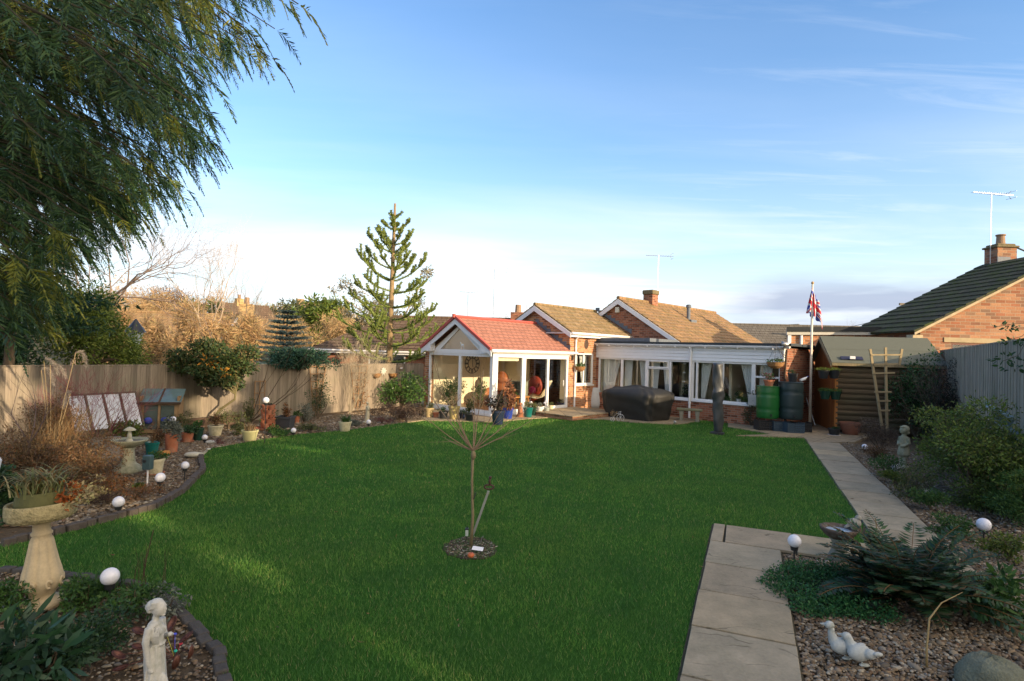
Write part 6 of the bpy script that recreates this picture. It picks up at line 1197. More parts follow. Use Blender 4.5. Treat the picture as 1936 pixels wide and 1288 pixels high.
x, y = G(50, 955); k = thing('bare_sapling', 'dark forked bare sapling at the left behind the planter', 'sapling', (x, y, 0)); mb = MB(); rng = rg(69); mb.tube([(0,0,0), (0,0,.65), (.0,0,.85)], [.02,.016,.014], 6); [grow(mb, rng, (0,0,.8), d_, .45, .01, 3, 2, 4, .15, .5, .05) for d_ in ((-.7,0,.8), (.5,0,.6), (.1,.2,1))]; build('trunk', mb, mat('lilac_bark', (.14,.1,.1), .8, .3), k, fix=False)
shrub('heather_clump', 'low russet heather clump beside the log edging', 'heather', 255, 945, 80, 28, RUST, 900, .03, 70, k=8, asp=.3)
shrub('sedum_clump', 'pale pinkish-yellow sedum heads right of the planter basin', 'sedum', 172, 950, 55, 48, leafmat('sedum', [(.32,.3,.12)]), 700, .035, 71, k=8, asp=.6)
shrub('dark_heather', 'dark purple low clump behind the first log-edge globe', 'heather', 205, 955, 60, 25, leafmat('dark_heather', [(.05,.03,.03), (.08,.04,.035), (.04,.03,.02)]), 900, .025, 72, k=7, asp=.3)
tuft('primrose', 'small bright green primrose tuft on the gravel', 'plant', 262, 921, 60, .1, GREEN_Y, 73, (.8,1.4), .02, .03)
# near-left foreground planting
shrub('helleborus', 'large-leaved dark green plant in the bottom left corner', 'shrub', 50, 1330, 190, 150, leafmat('hellebore_leaf', [(.02,.06,.025), (.035,.09,.04), (.06,.12,.07), (.02,.05,.03)], .35), 420, .13, 74, k=10, asp=.3, stems=8)
for px, py, w_, h_, sd_, lb in ((20,1160,110,70,75,'low leafy ground plant left of the pedestal foot'), (160,1150,90,50,76,'soft green leafy plant right of the pedestal foot'), (180,1235,140,90,77,'dark ferny plant between the hellebore and the statue'), (240,1170,120,60,78,'fine green feathery plant behind the statue'), (130,1290,120,80,79,'dark trailing plant low in the near left corner'), (320,1165,90,50,80,'wispy blue-green herb right of the statue head')):
    shrub('ground_plant', lb, 'plant', px, py, w_, h_, GREEN_D if sd_ in (77, 79) else GREEN_M if sd_ != 80 else GREYL, 1500 if sd_ != 80 else 500, .035, sd_, k=9, asp=.4, stems=3)
tuft('grass_clump', 'clump of long green grassy leaves under the near solar globe', 'plant', 185, 1125, 220, .26, GREEN_M, 81, (.5,1.3), .008, .07)
x, y = G(270, 1122); k = thing('dark_stalks', 'thin dark dead stalks rising behind the near edging', 'plant', (x, y, 0)); mb = MB(); rng = rg(82); [grow(mb, rng, (rng.normal()*.08, rng.normal()*.05, 0), (rng.normal()*.15, 0, 1), .22, .004, 1, 2, 4, .1, .3) for _ in range(7)]; mb.tube([(-.02,0,0), (.02,0,.3), (.07,0,.55)], .004, 4); build('stalk', mb, DKWOOD, k, fix=False)
k = thing('white_windspinner', 'white blue-tinged leaf-shaped wind ornament at the left frame edge', 'ornament', (*G(-18, 1020),)); zt = D(0, 805, k.location.y)[2]; zb = D(0, 915, k.location.y)[2]; mb = MB(); mb.prism([(-.12,zt), (.0,zt-.06), (.035,(zt+zb)/2+.1), (.01,(zt+zb)/2+.04), (.085,(zt+zb)/2-.06), (.03,zb+.02), (-.1,zb)], -.01, .01); build('blade', mb, mat('pale_blue_sheet', (.5,.55,.65), .4), k, bevel=.008); mb = MB(); mb.tube([(-.08,0,0), (-.08,0,zt)], .01, 6); build('pole', mb, METAL, k)
# cold frame and white panels against the fence
p = onfence(282, 800, .55); x, y = p[0], p[1]; zt = D(282, 738, y)[2]
k = thing('cold_frame', 'small wooden growhouse with sloping glass lid and two glazed doors by the left fence', 'cold frame', (x, y, 0), FLA-radians(40)); wd = .42
GLD = mat('dusty_glass', (.1,.13,.12), .12, .3, 4, spec=.8, bump=.02)
mb = MB(); [mb.box(*b) for b in ((-wd,-wd+.05,-.2,.25,0,zt-.12), (wd-.05,wd,-.2,.25,0,zt-.12), (-.025,.025,-.22,-.18,.05,zt-.3), (-wd,wd,-.22,-.17,zt-.33,zt-.27), (-wd,wd,-.22,-.17,.0,.08), (-wd+.05,-wd+.1,-.22,-.17,.08,zt-.33), (wd-.1,wd-.05,-.22,-.17,.08,zt-.33))]; build('frame', mb, mat('growhouse_wood', (.3,.2,.11), .9, .3), k)
mb = MB(); mb.box(-wd+.1,-.03,-.2,-.19,.08,zt-.34); mb.box(.03,wd-.1,-.2,-.19,.08,zt-.34); build('door_pane', mb, GLD, k)
mb = MB(); mb.add([(-wd-.04,-.26,zt-.3), (wd+.04,-.26,zt-.3), (wd+.04,.26,zt), (-wd-.04,.26,zt), (-wd-.04,-.26,zt-.27), (wd+.04,-.26,zt-.27), (wd+.04,.26,zt+.03), (-wd-.04,.26,zt+.03)], [(3,2,1,0),(4,5,6,7),(0,1,5,4),(1,2,6,5),(2,3,7,6),(3,0,4,7)]); ld = build('lid', mb, mat('lid_glass', (.12,.18,.18), .08, .35, 3, spec=.9, bump=.02), k)
mb = MB(); mb.bar((0,-.27,zt-.29), (0,.27,zt+.02), .04); mb.bar((-wd-.04,-.27,zt-.28), (wd+.04,-.27,zt-.28), .05); build('lid_frame', mb, DKWOOD, ld)
mb = MB(); mb.ell((.15,-.3,.32), (.09,.05,.06)); mb.ell((-.2,-.3,.3), (.09,.05,.08)); build('blue_gloves', mb, mat('blue_cloth', (.05,.07,.35), .8), k, smooth=True)
p0_, p1_ = onfence(108, 760, .75), onfence(244, 760, .6); k = thing('sheeted_frame', 'sloping white sheeting on a dark wooden frame leaning against the left fence', 'panel', (p0_[0], p0_[1], 0), atan2(p1_[1]-p0_[1], p1_[0]-p0_[0])); L = sqrt((p1_[0]-p0_[0])**2+(p1_[1]-p0_[1])**2); zt = D(180, 745, (p0_[1]+p1_[1])/2)[2]
MP = lambda x, y, z: (x+z*0, y-.45*(zt-z)/zt+.25, z); mb = MB()
for i in range(4): mb.box(L*i/4+.03, L*(i+1)/4-.03, 0, .012, .22, zt-.02, MP)
build('sheeting', mb, mat('white_sheeting', (.6,.62,.68), .45, .2, 2.5), k); mb = MB(); [mb.box(L*i/4-.02, L*i/4+.02, -.02, .02, .15, zt, MP) for i in range(5)]; mb.box(0, L, -.015, .02, zt-.015, zt+.02, MP); build('frame', mb, mat('panel_wood', (.12,.09,.07), .9), k)
k = thing('grey_slab', 'grey slab leaning behind the brown shrubs near the birdbath', 'slab', (*G(195, 868),), radians(30)); mb = MB(); mb.box(-.25,.25,0,.04,0,.38, lambda x, y, z: (x, y+z*.4, z)); build('slab', mb, mat('slab_grey', (.22,.21,.19), .9), k)
k = thing('timber_sleeper', 'row of reddish timbers lying below the round-headed tree', 'timber', (*onfence(386, 775, .5)[:2], 0), FLA); zt = .42; mb = MB(); mb.box(-1.0,.7,-.06,.06,.0,.2); mb.box(-1.0,.7,-.08,.08,.202,.24); build('board', mb, mat('red_timber', (.13,.085,.06), .9, .3), k)
# trellises on the fence
def trellis(px0, px1, ztop, zbot, label, fan=True, nx=3, nz=5, seed=1):
    a, b = onfence(px0, 740, .09), onfence(px1, 740, .09); k = thing('trellis', label, 'trellis', (a[0], a[1], 0), FLA); L = sqrt((a[0]-b[0])**2+(a[1]-b[1])**2); mb = MB(); zz = lambda t: ztop+(zbot-ztop)*t
    for i in range(nx): t = i/(nx-1); c = L*.5; x0_ = L*t; x1_ = c+(L*t-c)*(.35 if fan else 1); mb.bar((x0_,0,ztop+.03), (x1_,0,zbot), .025, .015, (0,1,0))
    for j in range(nz): t = j/nz; w_ = (1-(.65*t if fan else 0)); mb.bar((L*.5-L*.5*w_,-.01,zz(t)), (L*.5+L*.5*w_,-.01,zz(t)), .022, .012, (0,1,0))
    build('lattice', mb, WOODT, k); return k, L
zA = 1.52
for a_, b_, lb, nm, cn, sd_ in ((580, 611, 'fan trellis on the fence with a sparse rose climbing it, left of the bare shrub', 'climbing_rose', GREEN_D, 1), (658, 690, 'fan trellis on the sunlit fence with a reddish climber, right of the bare shrub', 'reddish_climber', RUST, 2)):
    k, L = trellis(a_, b_, zA, .1, lb, True, 3, 6); x, y = k.location.x, k.location.y; d = FLd*L/2; mb = MB(); rng = rg(90+sd_)
    c = thing(nm, ('thin green rose' if sd_ == 1 else 'thin russet-leaved climber')+(' growing up the left fan trellis' if sd_ == 1 else ' growing up the right fan trellis'), 'climber', (x+d.x+FLn.x*.08, y+d.y+FLn.y*.08, 0))
    for i in range(6): grow(mb, rng, (rng.normal()*.1, rng.normal()*.1, 0), (rng.normal()*.15, rng.normal()*.15, 1), .6, .008, 3, 2, 4, .15, .35, .2)
    build('stem', mb, WOODT, c, fix=False); foliage('leaves', c, cn, [(0,0,.45,.25,.25,.4), (.05,0,1.0,.2,.25,.3)], 420 if sd_ == 1 else 300, .06, .03, 5)
x, y = onfence(640, 790, .55)[:2]; twiggy('feathery_shrub', 'fine bare grey-brown shrub spreading in front of the fence between the trellises', 'shrub', 0, 0, 122, mat('ash_twig', (.33,.28,.2), .9), 91, 15, 4, loc=(x, y), r=.007, spread=.38, lean=.45, up=.12)
x, y = onfence(505, 790, .4)[:2]; k, L = trellis(478, 497, 1.1, .1, 'narrow old wooden ladder frame leaning on the fence behind the terracotta tower', False, 3, 3)
x, y = onfence(452, 795, .5)[:2]; t = thing('wall_climber', 'long bare arching stems leaning up the fence behind the pots', 'climber', (x, y, 0)); mb = MB(); rng = rg(94)
for d_, L_ in (((.75,.55,.8), 1.6), ((.45,.5,1), 1.5), ((.9,.5,.65), 1.2), ((.2,.3,1), 1.3)): grow(mb, rng, (0,0,0), d_, L_, .014, 2, 2, 5, .12, .35, .1)
build('stem', mb, DKWOOD, t, fix=False)
x, y = onfence(730, 780, .8)[:2]; shrub('laurel_bush', 'leafy light green laurel bush in front of the sunlit fence', 'shrub', 0, 0, 88, 72, leafmat('laurel_leaf', [(.05,.12,.03), (.08,.17,.035), (.11,.2,.04), (.04,.09,.03)], .35), 2600, .11, 95, loc=(x, y), k=16, stems=7, asp=.33)
x, y = G(752, 795); shrub('bronze_fern_bush', 'low russet and green feathery bush between the laurel and the patio', 'shrub', 0, 0, 92, 34, leafmat('bronze', [(.2,.09,.03), (.12,.13,.03), (.25,.12,.04), (.08,.1,.03)]), 2600, .07, 96, loc=(x, y), k=12, asp=.25)
shrub('purple_heather', 'purple-pink heather clump right of the small statue', 'heather', 722, 801, 38, 14, HEATH, 800, .03, 97, k=6, asp=.3)
shrub('red_heather', 'dark red heather clump at the lawn edge beside the low globe', 'heather', 412, 840, 34, 10, HEATH, 500, .025, 98, k=5, asp=.3)
for px, py, w_, h_, m_, sd_, lb in ((600,793,60,60,GREEN_D,101,'dark leafy plants at the foot of the left trellis'), (575,798,36,44,GREYL,102,'grey-leaved young plant beside the small terracotta pot'), (430,812,60,44,GREEN_OL,103,'brownish-green shrub between the two cream pots'), (515,822,44,14,GREEN_M,104,'low green mat below the terracotta tower'), (535,824,50,12,GREEN_M,105,'low green mat under the black square planter'), (590,815,50,12,GREEN_OL,106,'low brownish thyme mat on the chip mulch'), (670,806,26,12,GREYL,107,'small silvery clump between cream pot and statue'), (300,845,40,45,BRUSH,108,'wiry grey lavender bush behind the teal pot'), (335,820,50,45,GREEN_OL,109,'mixed olive foliage behind the terracotta pots'), (455,822,34,20,GREEN_OL,110,'low dull green tuft left of the yellow pot'), (760,792,16,16,HEATH,111,'small pink flowering plant by the patio edge'), (470,800,26,46,GREEN_OL,112,'upright green tuft beside the ladder frame')):
    shrub('bed_plant', lb, 'plant', px, py, w_, h_, m_, 900, .045, sd_, k=8, asp=.4, stems=3)
# baskets, plaque on the fence
def wallbasket(px, py, label, sd_):
    a = onfence(px, py, .12); k = thing('wall_basket', label, 'hanging basket', a, FLA, 'half-round baskets on the sunlit fence'); mb = MB(); mb.lathe([(0,-.16), (.08,-.15), (.14,-.09), (.17,0), (.16,0), (.13,-.08), (0,-.13)], 20); build('basket', mb, mat('coir', (.32,.17,.07), .95, .3, 30, bump=1), k); mb = MB(); [mb.tube([(sx*.16,sy*.1,0), (0,.06,.2)], .003, 4) for sx, sy in ((1,0), (-1,0), (0,-1))]; build('chain', mb, DKMETAL, k); return k
wallbasket(708, 706, 'small coir basket hung on the sunlit fence, left of the sun plaque', 1); wallbasket(739, 706, 'small coir basket hung on the sunlit fence, right of the sun plaque', 2)
a = onfence(723, 702, .05); k = thing('sun_plaque', 'grey ragged sun-shaped plaque on the fence between two baskets', 'plaque', a, FLA); mb = MB(); mb.lathe([(0,0), (.1,0), (.14,.01), (.1,.03), (0,.04)], 28, (0,0,0), lambda t, z: .25*sin(t*9)); o = build('disc', mb, STONEW, k); o.rotation_euler.x = pi/2
a = onfence(756, 696, .05); k = thing('house_tile', 'small rectangular tile fixed to the fence near the sun room', 'plaque', a, FLA); mb = MB(); mb.box(-.09,.09,-.02,0,-.05,.05); build('tile', mb, mat('tile_tan', (.35,.24,.14), .7), k, bevel=.006); mb = MB(); mb.box(-.06,.06,-.026,-.021,-.025,.025); build('inset', mb, WHITEP, k)
# ------------------------------------------------------------------ PATIO THINGS
COVER = mat('black_cover', (.022,.022,.021), .6, .35, 3, spec=.4, bump=.3)
# covered table/barbecue
xa, ya = G(1140, 786); xb, yb = G(1250, 800); cx_, cy_ = (xa+xb)/2+.25, (ya+yb)/2+.25; k = thing('covered_table', 'garden furniture set under a bulging black weatherproof cover on the patio', 'covered furniture', (cx_, cy_, 0), atan2(yb-ya, xb-xa)); Lc = sqrt((xa-xb)**2+(ya-yb)**2)*.82
mb = MB(); rng = rg(120); NA_, NZ = 56, 14; vs = []
for j in range(NZ+1):
    t = j/NZ; z = .03+.98*t if t < .85 else .863+.147*((t-.85)/.15)
    for i in range(NA_):
        a = 2*pi*i/NA_; sx = Lc*.55; sy = .72; c, s_ = cos(a), sin(a); e = .38; rr = (1 if t < .86 else 1-((t-.86)/.14)**2*.25); bl = .9+.16*min(1, t*1.3)+.02*sin(a*3)
        f = .02*sin(a*13+3*sin(t*3))+.012*sin(a*23+t*6)+.012*sin(t*17+a*7)+.02*sin(a*5+t*4); vs.append((sx*abs(c)**e*(1 if c > 0 else -1)*(rr*bl+f), sy*abs(s_)**e*(1 if s_ > 0 else -1)*(rr*bl+f), z+.02*sin(a*3+1)*t))
fs = [(j*NA_+i, j*NA_+(i+1) % NA_, (j+1)*NA_+(i+1) % NA_, (j+1)*NA_+i) for j in range(NZ) for i in range(NA_)]
n0 = len(vs)
for q, zz in ((.72, 1.045), (.45, 1.06), (.2, 1.12), (.02, 1.15)):
    for i in range(NA_): a = 2*pi*i/NA_; c, s_ = cos(a), sin(a); e = .38+.3*(1-q); vs.append((Lc*.55*q*abs(c)**e*(1 if c > 0 else -1)+.0, .72*q*abs(s_)**e*(1 if s_ > 0 else -1), zz+.02*sin(a*4)))
for j in range(NZ, NZ+4): fs += [(j*NA_+i, j*NA_+(i+1) % NA_, (j+1)*NA_+(i+1) % NA_, (j+1)*NA_+i) for i in range(NA_)]
fs.append(tuple((NZ+4)*NA_+i for i in range(NA_))); mb.add(vs, fs); build('cover', mb, COVER, k, smooth=True)
# parasol under cover
x, y = G(1356, 821); zt = D(1348, 687, y)[2]; k = thing('covered_parasol', 'closed cantilever parasol in a wrinkled black cover standing on the lawn', 'parasol', (x, y, 0)); mb = MB(); n = 20; vs = []; m_ = 40
for j in range(m_+1):
    t = j/m_; z = .06+(zt-.06)*t; R = .145 if t < .45 else .145+.03*sin((t-.45)*12) if t < .62 else .15-.04*(t-.62); R = R*(.75+.25*min(1, t*6)); cxx = .03-.06*t
    for i in range(n): a = 2*pi*i/n; w_ = .012*sin(3*a+14*t)+.012*sin(2*a-33*t)*(1 if .4 < t < .7 else .4)+.006*sin(7*a+60*t); vs.append((cxx+(R+w_)*cos(a)*1.0, (R*.75+w_)*sin(a), z+.02*cos(a+5)*t))
mb.add(vs, [(j*n+i, j*n+(i+1) % n, (j+1)*n+(i+1) % n, (j+1)*n+i) for j in range(m_) for i in range(n)]+[tuple(range(n)), tuple(m_*n+i for i in range(n))]); build('cover', mb, mat('parasol_cover', (.045,.05,.055), .45, .35, 5, spec=.5, bump=.4), k, smooth=True)
mb = MB(); mb.lathe([(0,0), (.2,0), (.2,.05), (.1,.08), (0,.08)], 24); build('base', mb, BLACKP, k)
# white garden waste bag
x, y = G(1118, 773); k = thing('white_sack', 'large white woven garden sack behind the black cover', 'sack', (x+.1, y+.2, .0)); mb = MB(); mb.lathe([(0,0), (.3,0), (.36,.2), (.34,.5), (.26,.78), (.24,.85), (.2,.8), (0,.75)], 24, (0,0,0), lambda t, z: .05*sin(t*5+z*6)); build('bag', mb, mat('sack_white', (.5,.52,.52), .7, .12), k, smooth=True)
pot(1096, 774, 16, 18, mat('teal_matt', (.07,.11,.11), .6, .2), 'grey-teal pot with a green shrub by the drainpipe', ('bush', GREEN_OL, 34, 1.0, 100), seed=121, z0=0)
pot(1103, 770, 10, 40, mat('grey_bin', (.12,.12,.12), .6), 'dark grey tall pot beside the white sack', ('bush', GREEN_M, 10, .9, 0), seed=122)
# row of pots in front of the sun room
rows = [(797,787,13,14,CER_G,'dark green pot at the left foot of the brick pier',('bush',GREEN_D,8,1,0)), (811,790,18,17,mat('tan_pot',(.4,.31,.16),.8),'tan pot first beside the front glass',('bush',GREEN_OL,12,1,0)), (824,791,12,9,TERRA,'small low terracotta bowl before the front glass',None), (838,793,18,13,BLACKP,'black plastic pot before the front glass',('bush',GREEN_D,10,1,0)), (858,794,22,24,mat('mustard_pot',(.38,.31,.13),.8),'large tan pot with a tall thin plant in front of the central mullion',('twig',BARK,46)), (874,793,14,10,CER_D,'small navy pot left of the leafy pot',('bush',GREEN_D,9,1,0)), (887,797,18,14,BLACKP,'dark pot with a bushy green plant before the right front pane',('bush',GREEN_OL,26,1,100)),
        (941,804,26,26,CER_D,'dark navy pot with a dark-leaved plant at the sun room corner',('bush',leafmat('purple_leaf',[(.05,.03,.035),(.08,.05,.04),(.03,.04,.03)]),34,1.3,300)), (960,793,21,20,CER_B,'bright blue glazed pot right of the sun room corner',('bush',leafmat('rust_leaf2',[(.25,.1,.05),(.3,.14,.07),(.18,.08,.05)]),46,1.2,300)), (968,776,16,14,CREAMPOT,'cream pot with a green leafy plant behind the blue pot',('bush',GREEN_M,28,.9,100)), (998,790,19,18,CER_T,'teal glazed pot right of the brown figure',('bush',GREEN_OL,12,1,0)), (1009,787,11,14,CER_G,'dark pot squeezed beside the teal glazed pot',('bush',GREEN_OL,10,1,0)), (1020,786,12,15,mat('white_pot',(.6,.6,.58),.5),'small bright white pot on the paving',('bush',GREYL,8,1,0)), (1033,786,11,14,mat('grey_jar',(.3,.33,.3),.4),'pale grey jar with a white top on the paving',None), (1041,782,10,14,CREAMPOT,'cream pot at the end of the row by the terrace edge',('bush',GREEN_OL,6,1,0)), (1059,777,15,8,CER_D,'low dark bowl on the terrace before the open door',('bush',GREEN_D,5,.9,0))]
for i, r in enumerate(rows): pot(*r[:5], r[5], r[6], seed=130+i, z0=.03 if i < 15 else .165)
x, y = G(983, 790); statue('brown_figure', 'reddish-brown seated figure ornament on a block between the blue and teal pots', (x, y, .03), radians(-60), .55, mat('rust_stone', (.32,.13,.07), .85, .3), [('e', (0,0,.75), (.1,.1,.12)), ('t', [(0,0,.2), (0,0,.45), (0,0,.62)], [.17,.15,.1]), ('e', (.1,0,.25), (.16,.16,.1)), ('e', (0,0,.12), (.2,.2,.13))], .012, .12, 'ornament')
globe_c = thing('white_ornament', 'round white ornament standing between the teal pot and the door', 'ornament', (*G(1003, 787), .03)); mb = MB(); mb.ell((0,0,.42), (.06,.06,.06)); mb.tube([(0,0,0), (0,0,.37)], [.04,.015], 8); build('ball', mb, GLOBE, globe_c, smooth=True)
globe_c = thing('white_ornament', 'white star-topped ornament on the grey jar near the terrace edge', 'ornament', (*G(1031, 784), .03)); mb = MB(); mb.ell((0,0,.38), (.08,.05,.05), 8, 6); mb.ell((0,0,.44), (.04,.04,.04)); mb.tube([(0,0,.28), (0,0,.36)], .03, 8); build('ball', mb, GLOBE, globe_c, smooth=True)
# plants inside the sun room
x, y = HL(-2.75, .6); shrub('house_plant', 'dark bushy house plant inside behind the left front pane', 'house plant', 0, 0, 44, 62, GREEN_D, 1500, .09, 150, loc=(x, y), k=10, asp=.3)
x, y = HL(-1.75, 1.1); shrub('house_plant', 'tall slim weeping fig in front of the recliner', 'house plant', 0, 0, 26, 64, GREEN_M, 500, .09, 151, loc=(x, y), k=9, asp=.35, lift=.35)
x, y = HL(-.6, .95); shrub('house_plant', 'small leafy plant inside behind the side window', 'house plant', 0, 0, 26, 46, GREEN_M, 500, .08, 152, loc=(x, y), k=8, asp=.35, lift=.3)
# hanging baskets, window pots
def hang(px, py, b, label, R=.2, hang_z=.4, sd_=1, a=None, pl=GREEN_M):
    if b is not None: u_ = pxu(px, py, b); x, y = HL(u_, b); 
    else: x, y = HL(a, A_side(px, py, a))
    z = D(px, py, y)[2]; k = thing('hanging_basket', label, 'hanging basket', (x, y, z)); mb = MB(); mb.lathe([(0,-.2), (R*.45,-.19), (R*.8,-.12), (R,0), (R*.93,0), (0,-.05)], 22); build('basket', mb, mat('coir', (.32,.17,.07), .95), k); mb = MB(); [mb.tube([(R*cos(t), R*sin(t), 0), (0,0,hang_z)], .004, 4) for t in (0, 2.1, 4.2)]; build('chain', mb, DKMETAL, k); foliage('plant', k, pl, [(0,0,.03,R*.9,R*.9,.05), (R*.3,0,.08,R*.4,R*.4,.06)], 260, .05, .025, sd_); return k
def A_side(px, py, a):
    o = np.array(HL(a, 0)); e = np.array([sin(HA), cos(HA)]); d = ray(px, py); n_ = np.array([-e[1], e[0]]); t = n_@o/(n_@d[:2]); return float((d[:2]*t-o)@e)
hang(1466, 685, EB-.35, 'coir hanging basket with trailing greenery at the right end of the windows', .27, .55, 160)
hang(1097, 693, None, 'coir hanging basket with green plant by the drainpipe of the brick corner', .21, .3, 161, .22)
for px, py, pw, ph, lb, m_, z_, pl, sd_ in ((1287,781,24,13,'wide dark teal bowl planter against the low brick wall',CER_G,.0,('bush',RUST,12,1.2,60),170), (1297,764,12,12,'small grey pot with an upright green plant on the bench behind',mat('grey_pot',(.22,.22,.2),.8),.42,('bush',GREEN_D,16,.9,60),171), (1384,792,20,23,'grey-green lidded planter box under the right window',mat('sage_box',(.08,.13,.12),.6),.0,('bush',GREYL,3,.8,0),172), (1405,793,19,17,'blue-grey glazed round pot right of the lidded box',mat('bluegrey_glaze',(.14,.19,.2),.3),.0,None,173)):
    pot(px, py, pw, ph, m_, lb, pl, loc=(*G(px, py, z_), z_), seed=sd_, belly=.06 if sd_ == 173 else 0)
# inside window sill plants
for px, py, w_, h_, sd_, lb in ((1297,745,18,28,180,'dark round topiary plant on the inside sill of the third window'), (1397,752,20,22,181,'leafy plant in a white pot on the inside sill'), (1373,752,12,14,182,'small dark plant at the foot of the window divider inside')):
    u_ = pxu(px, py, EB+.42); x, y = HL(u_, EB+.42); z = .68; s = sc(y); k = thing('sill_plant', lb, 'house plant', (x, y, z)); foliage('leaves', k, GREEN_D, blobs(rg(sd_), (0,0,h_*s*.6), (w_*s*.5,w_*s*.5,h_*s*.4), 6, .45), 300, .06, .03, sd_); mb = MB(); mb.lathe([(0,-.0), (.07,0), (.09,.14), (0,.14)], 14); build('pot', mb, WHITEP if sd_ == 181 else BLACKP, k); mb = MB(); mb.tube([(0,0,.1), (0,0,h_*s*.5)], .01, 5); build('stem', mb, BARK, k)
mb = MB(); u_ = pxu(1294, 700, EB+.3); x, y = HL(u_, EB+.3)
for z in (1.92, 1.6, 1.28): mb.lathe([(0,-.02), (.05,-.01), (.06,.01), (.02,.03), (0,.04)], 8, (0,0,z), lambda t, z: .3*sin(t*4))
mb.tube([(0,0,1.28), (0,0,2.4)], .002, 4); o = build('glass_mobile', mb, WHITE); o.location = (x, y, 0); tag(o, 'string of little white flower shapes hanging inside the third window', 'mobile')
# stone bench with bits on it
x, y = G(1303, 797); k = thing('stone_bench', 'low curved stone bench with a mossy top at the patio edge', 'bench', (x, y, 0), radians(-20)); mb = MB(); mb.box(-.42,.42,-.16,.16,.36,.44); build('seat', mb, mat('mossy_top', (.2,.19,.12), .95, .3, 14, bump=.5), k, bevel=.03)
for s_ in (-.26, .26): mb = MB(); mb.prism([(s_-.07,0), (s_+.07,0), (s_+.05,.12), (s_+.08,.36), (s_-.08,.36), (s_-.05,.12)], -.12, .12); build('leg', mb, mat('grey_stone', (.25,.24,.19), .95), k, bevel=.015)
x, y = G(1325, 790, .0); pot(1322, 792, 24, 20, BLACKP, 'black tub right of the stone bench', ('bush', GREEN_OL, 8, 1, 0), seed=185)
q = D(1318, 762, y); k = thing('gnome_figure', 'small colourful garden figure with a red hat standing on the bench', 'ornament', (q[0], q[1], .45)); mb = MB(); mb.lathe([(0,0), (.06,0), (.07,.08), (.05,.15), (0,.16)], 12); build('body', mb, mat('blue_coat', (.1,.18,.45), .6), k, smooth=True); mb = MB(); mb.ell((0,0,.19), (.04,.04,.045)); build('head', mb, mat('flesh', (.5,.3,.2), .6), k, smooth=True); mb = MB(); mb.lathe([(0,.2), (.05,.21), (.025,.27), (0,.32)], 10); build('hat', mb, mat('red_hat', (.5,.03,.03), .6), k, smooth=True)
q = D(1312, 764, y); foliage_k = thing('yellow_flowers', 'little pot of yellow flowers beside the garden figure', 'flowers', (q[0]-.1, q[1], .45)); foliage('flowers', foliage_k, leafmat('yellow_petal', [(.6,.5,.04), (.5,.5,.1), (.1,.2,.04)]), [(0,0,.1,.06,.06,.05)], 90, .03, .02, 3); mb = MB(); mb.lathe([(0,0), (.04,0), (.05,.06), (0,.06)], 12); build('pot', mb, TERRA, foliage_k)
k = thing('patio_light', 'small chrome ball light at the patio edge', 'garden light', (*G(1276, 803), .03)); mb = MB(); mb.ell((0,0,.05), (.05,.05,.05)); build('ball', mb, METAL, k, smooth=True)
# wire bicycle planter
x, y = G(1167, 797); k = thing('wire_bicycle_planter', 'small white wire tricycle planter in front of the black cover', 'plant stand', (x, y, 0)); mb = MB()
for cx__, r__ in ((-.16,.07), (.1,.12)): mb.tube([(cx__+r__*cos(t*pi/8), 0, r__+r__*sin(t*pi/8)) for t in range(17)], .005, 5); [mb.tube([(cx__,0,r__), (cx__+r__*cos(t*pi/3), 0, r__+r__*sin(t*pi/3))], .003, 4) for t in range(6)]
mb.tube([(-.16,0,.07), (-.05,0,.25), (.1,0,.27), (.1,0,.12)], .005, 5); mb.tube([(.02,0,.3), (.12,0,.33), (.1,0,.27)], .005, 5); build('frame', mb, WHITEP, k); foliage('plant', k, STRAW, [(-.12,0,.25,.1,.08,.1)], 130, .05, .015, 7)
# water butts on crates
def butt(px, py, w_, h_, m, label, z0, Y_):
    q_ = D(px, py, Y_); x, y, z0 = q_[0], Y_, q_[2]; s = sc(y); R = w_*s/2; Hh = h_*s; k = thing('water_butt', label, 'water butt', (x, y, z0)); prof = [(0,0), (R*.9,0), (R*.95,.03)]
    for t in np.linspace(.08, .93, 18): rr = R*(.96+.05*sin(pi*t)); g_ = 1.0-(.045 if (abs(t-.3) < .03 or abs(t-.74) < .03) else 0); prof.append((rr*g_, Hh*t))
    prof += [(R*.96,Hh*.96), (R*1.0,Hh*.965), (R*1.0,Hh*.985), (R*.9,Hh), (0,Hh)]; mb = MB(); mb.lathe(prof, 36); o = build('barrel', mb, m, k, smooth=True); e = o.modifiers.new('e', 'EDGE_SPLIT'); e.split_angle = .9
    mb = MB(); mb.tube([(-.05,-R*.9,.12), (-.05,-R*1.12,.12)], .02, 8); mb.tube([(-.05,-R*1.1,.12), (-.05,-R*1.1,.06)], .015, 6); build('tap', mb, BLACKP, k); return k, x, y, z0+Hh
B1, bx1, by1, bz1 = butt(1451, 790, 41, 60, mat('green_plastic', (.012,.115,.025), .35, .12, 3, spec=.5, bump=.02), 'bright green ribbed water butt standing on crates', .2, 17.6)
B2, bx2, by2, bz2 = butt(1494, 792, 44, 70, mat('dark_teal_plastic', (.016,.032,.036), .4, .15, 3, spec=.5, bump=.02), 'tall dark blue-green water butt beside the green one', .17, 17.45)
pot(0, 0, 19, 11, TERRA, 'terracotta pot with flowers standing on the green water butt', ('bush', leafmat('mixed_flower', [(.05,.12,.03), (.08,.15,.03), (.3,.05,.12), (.06,.1,.03)]), 14, 1.5, 100), loc=(bx1+.02, by1, bz1), seed=190)
pot(0, 0, 18, 16, BLACKP, 'black pot standing on the dark water butt', ('bush', GREEN_D, 6, 1, 0), loc=(bx2+.05, by2, bz2), seed=191)
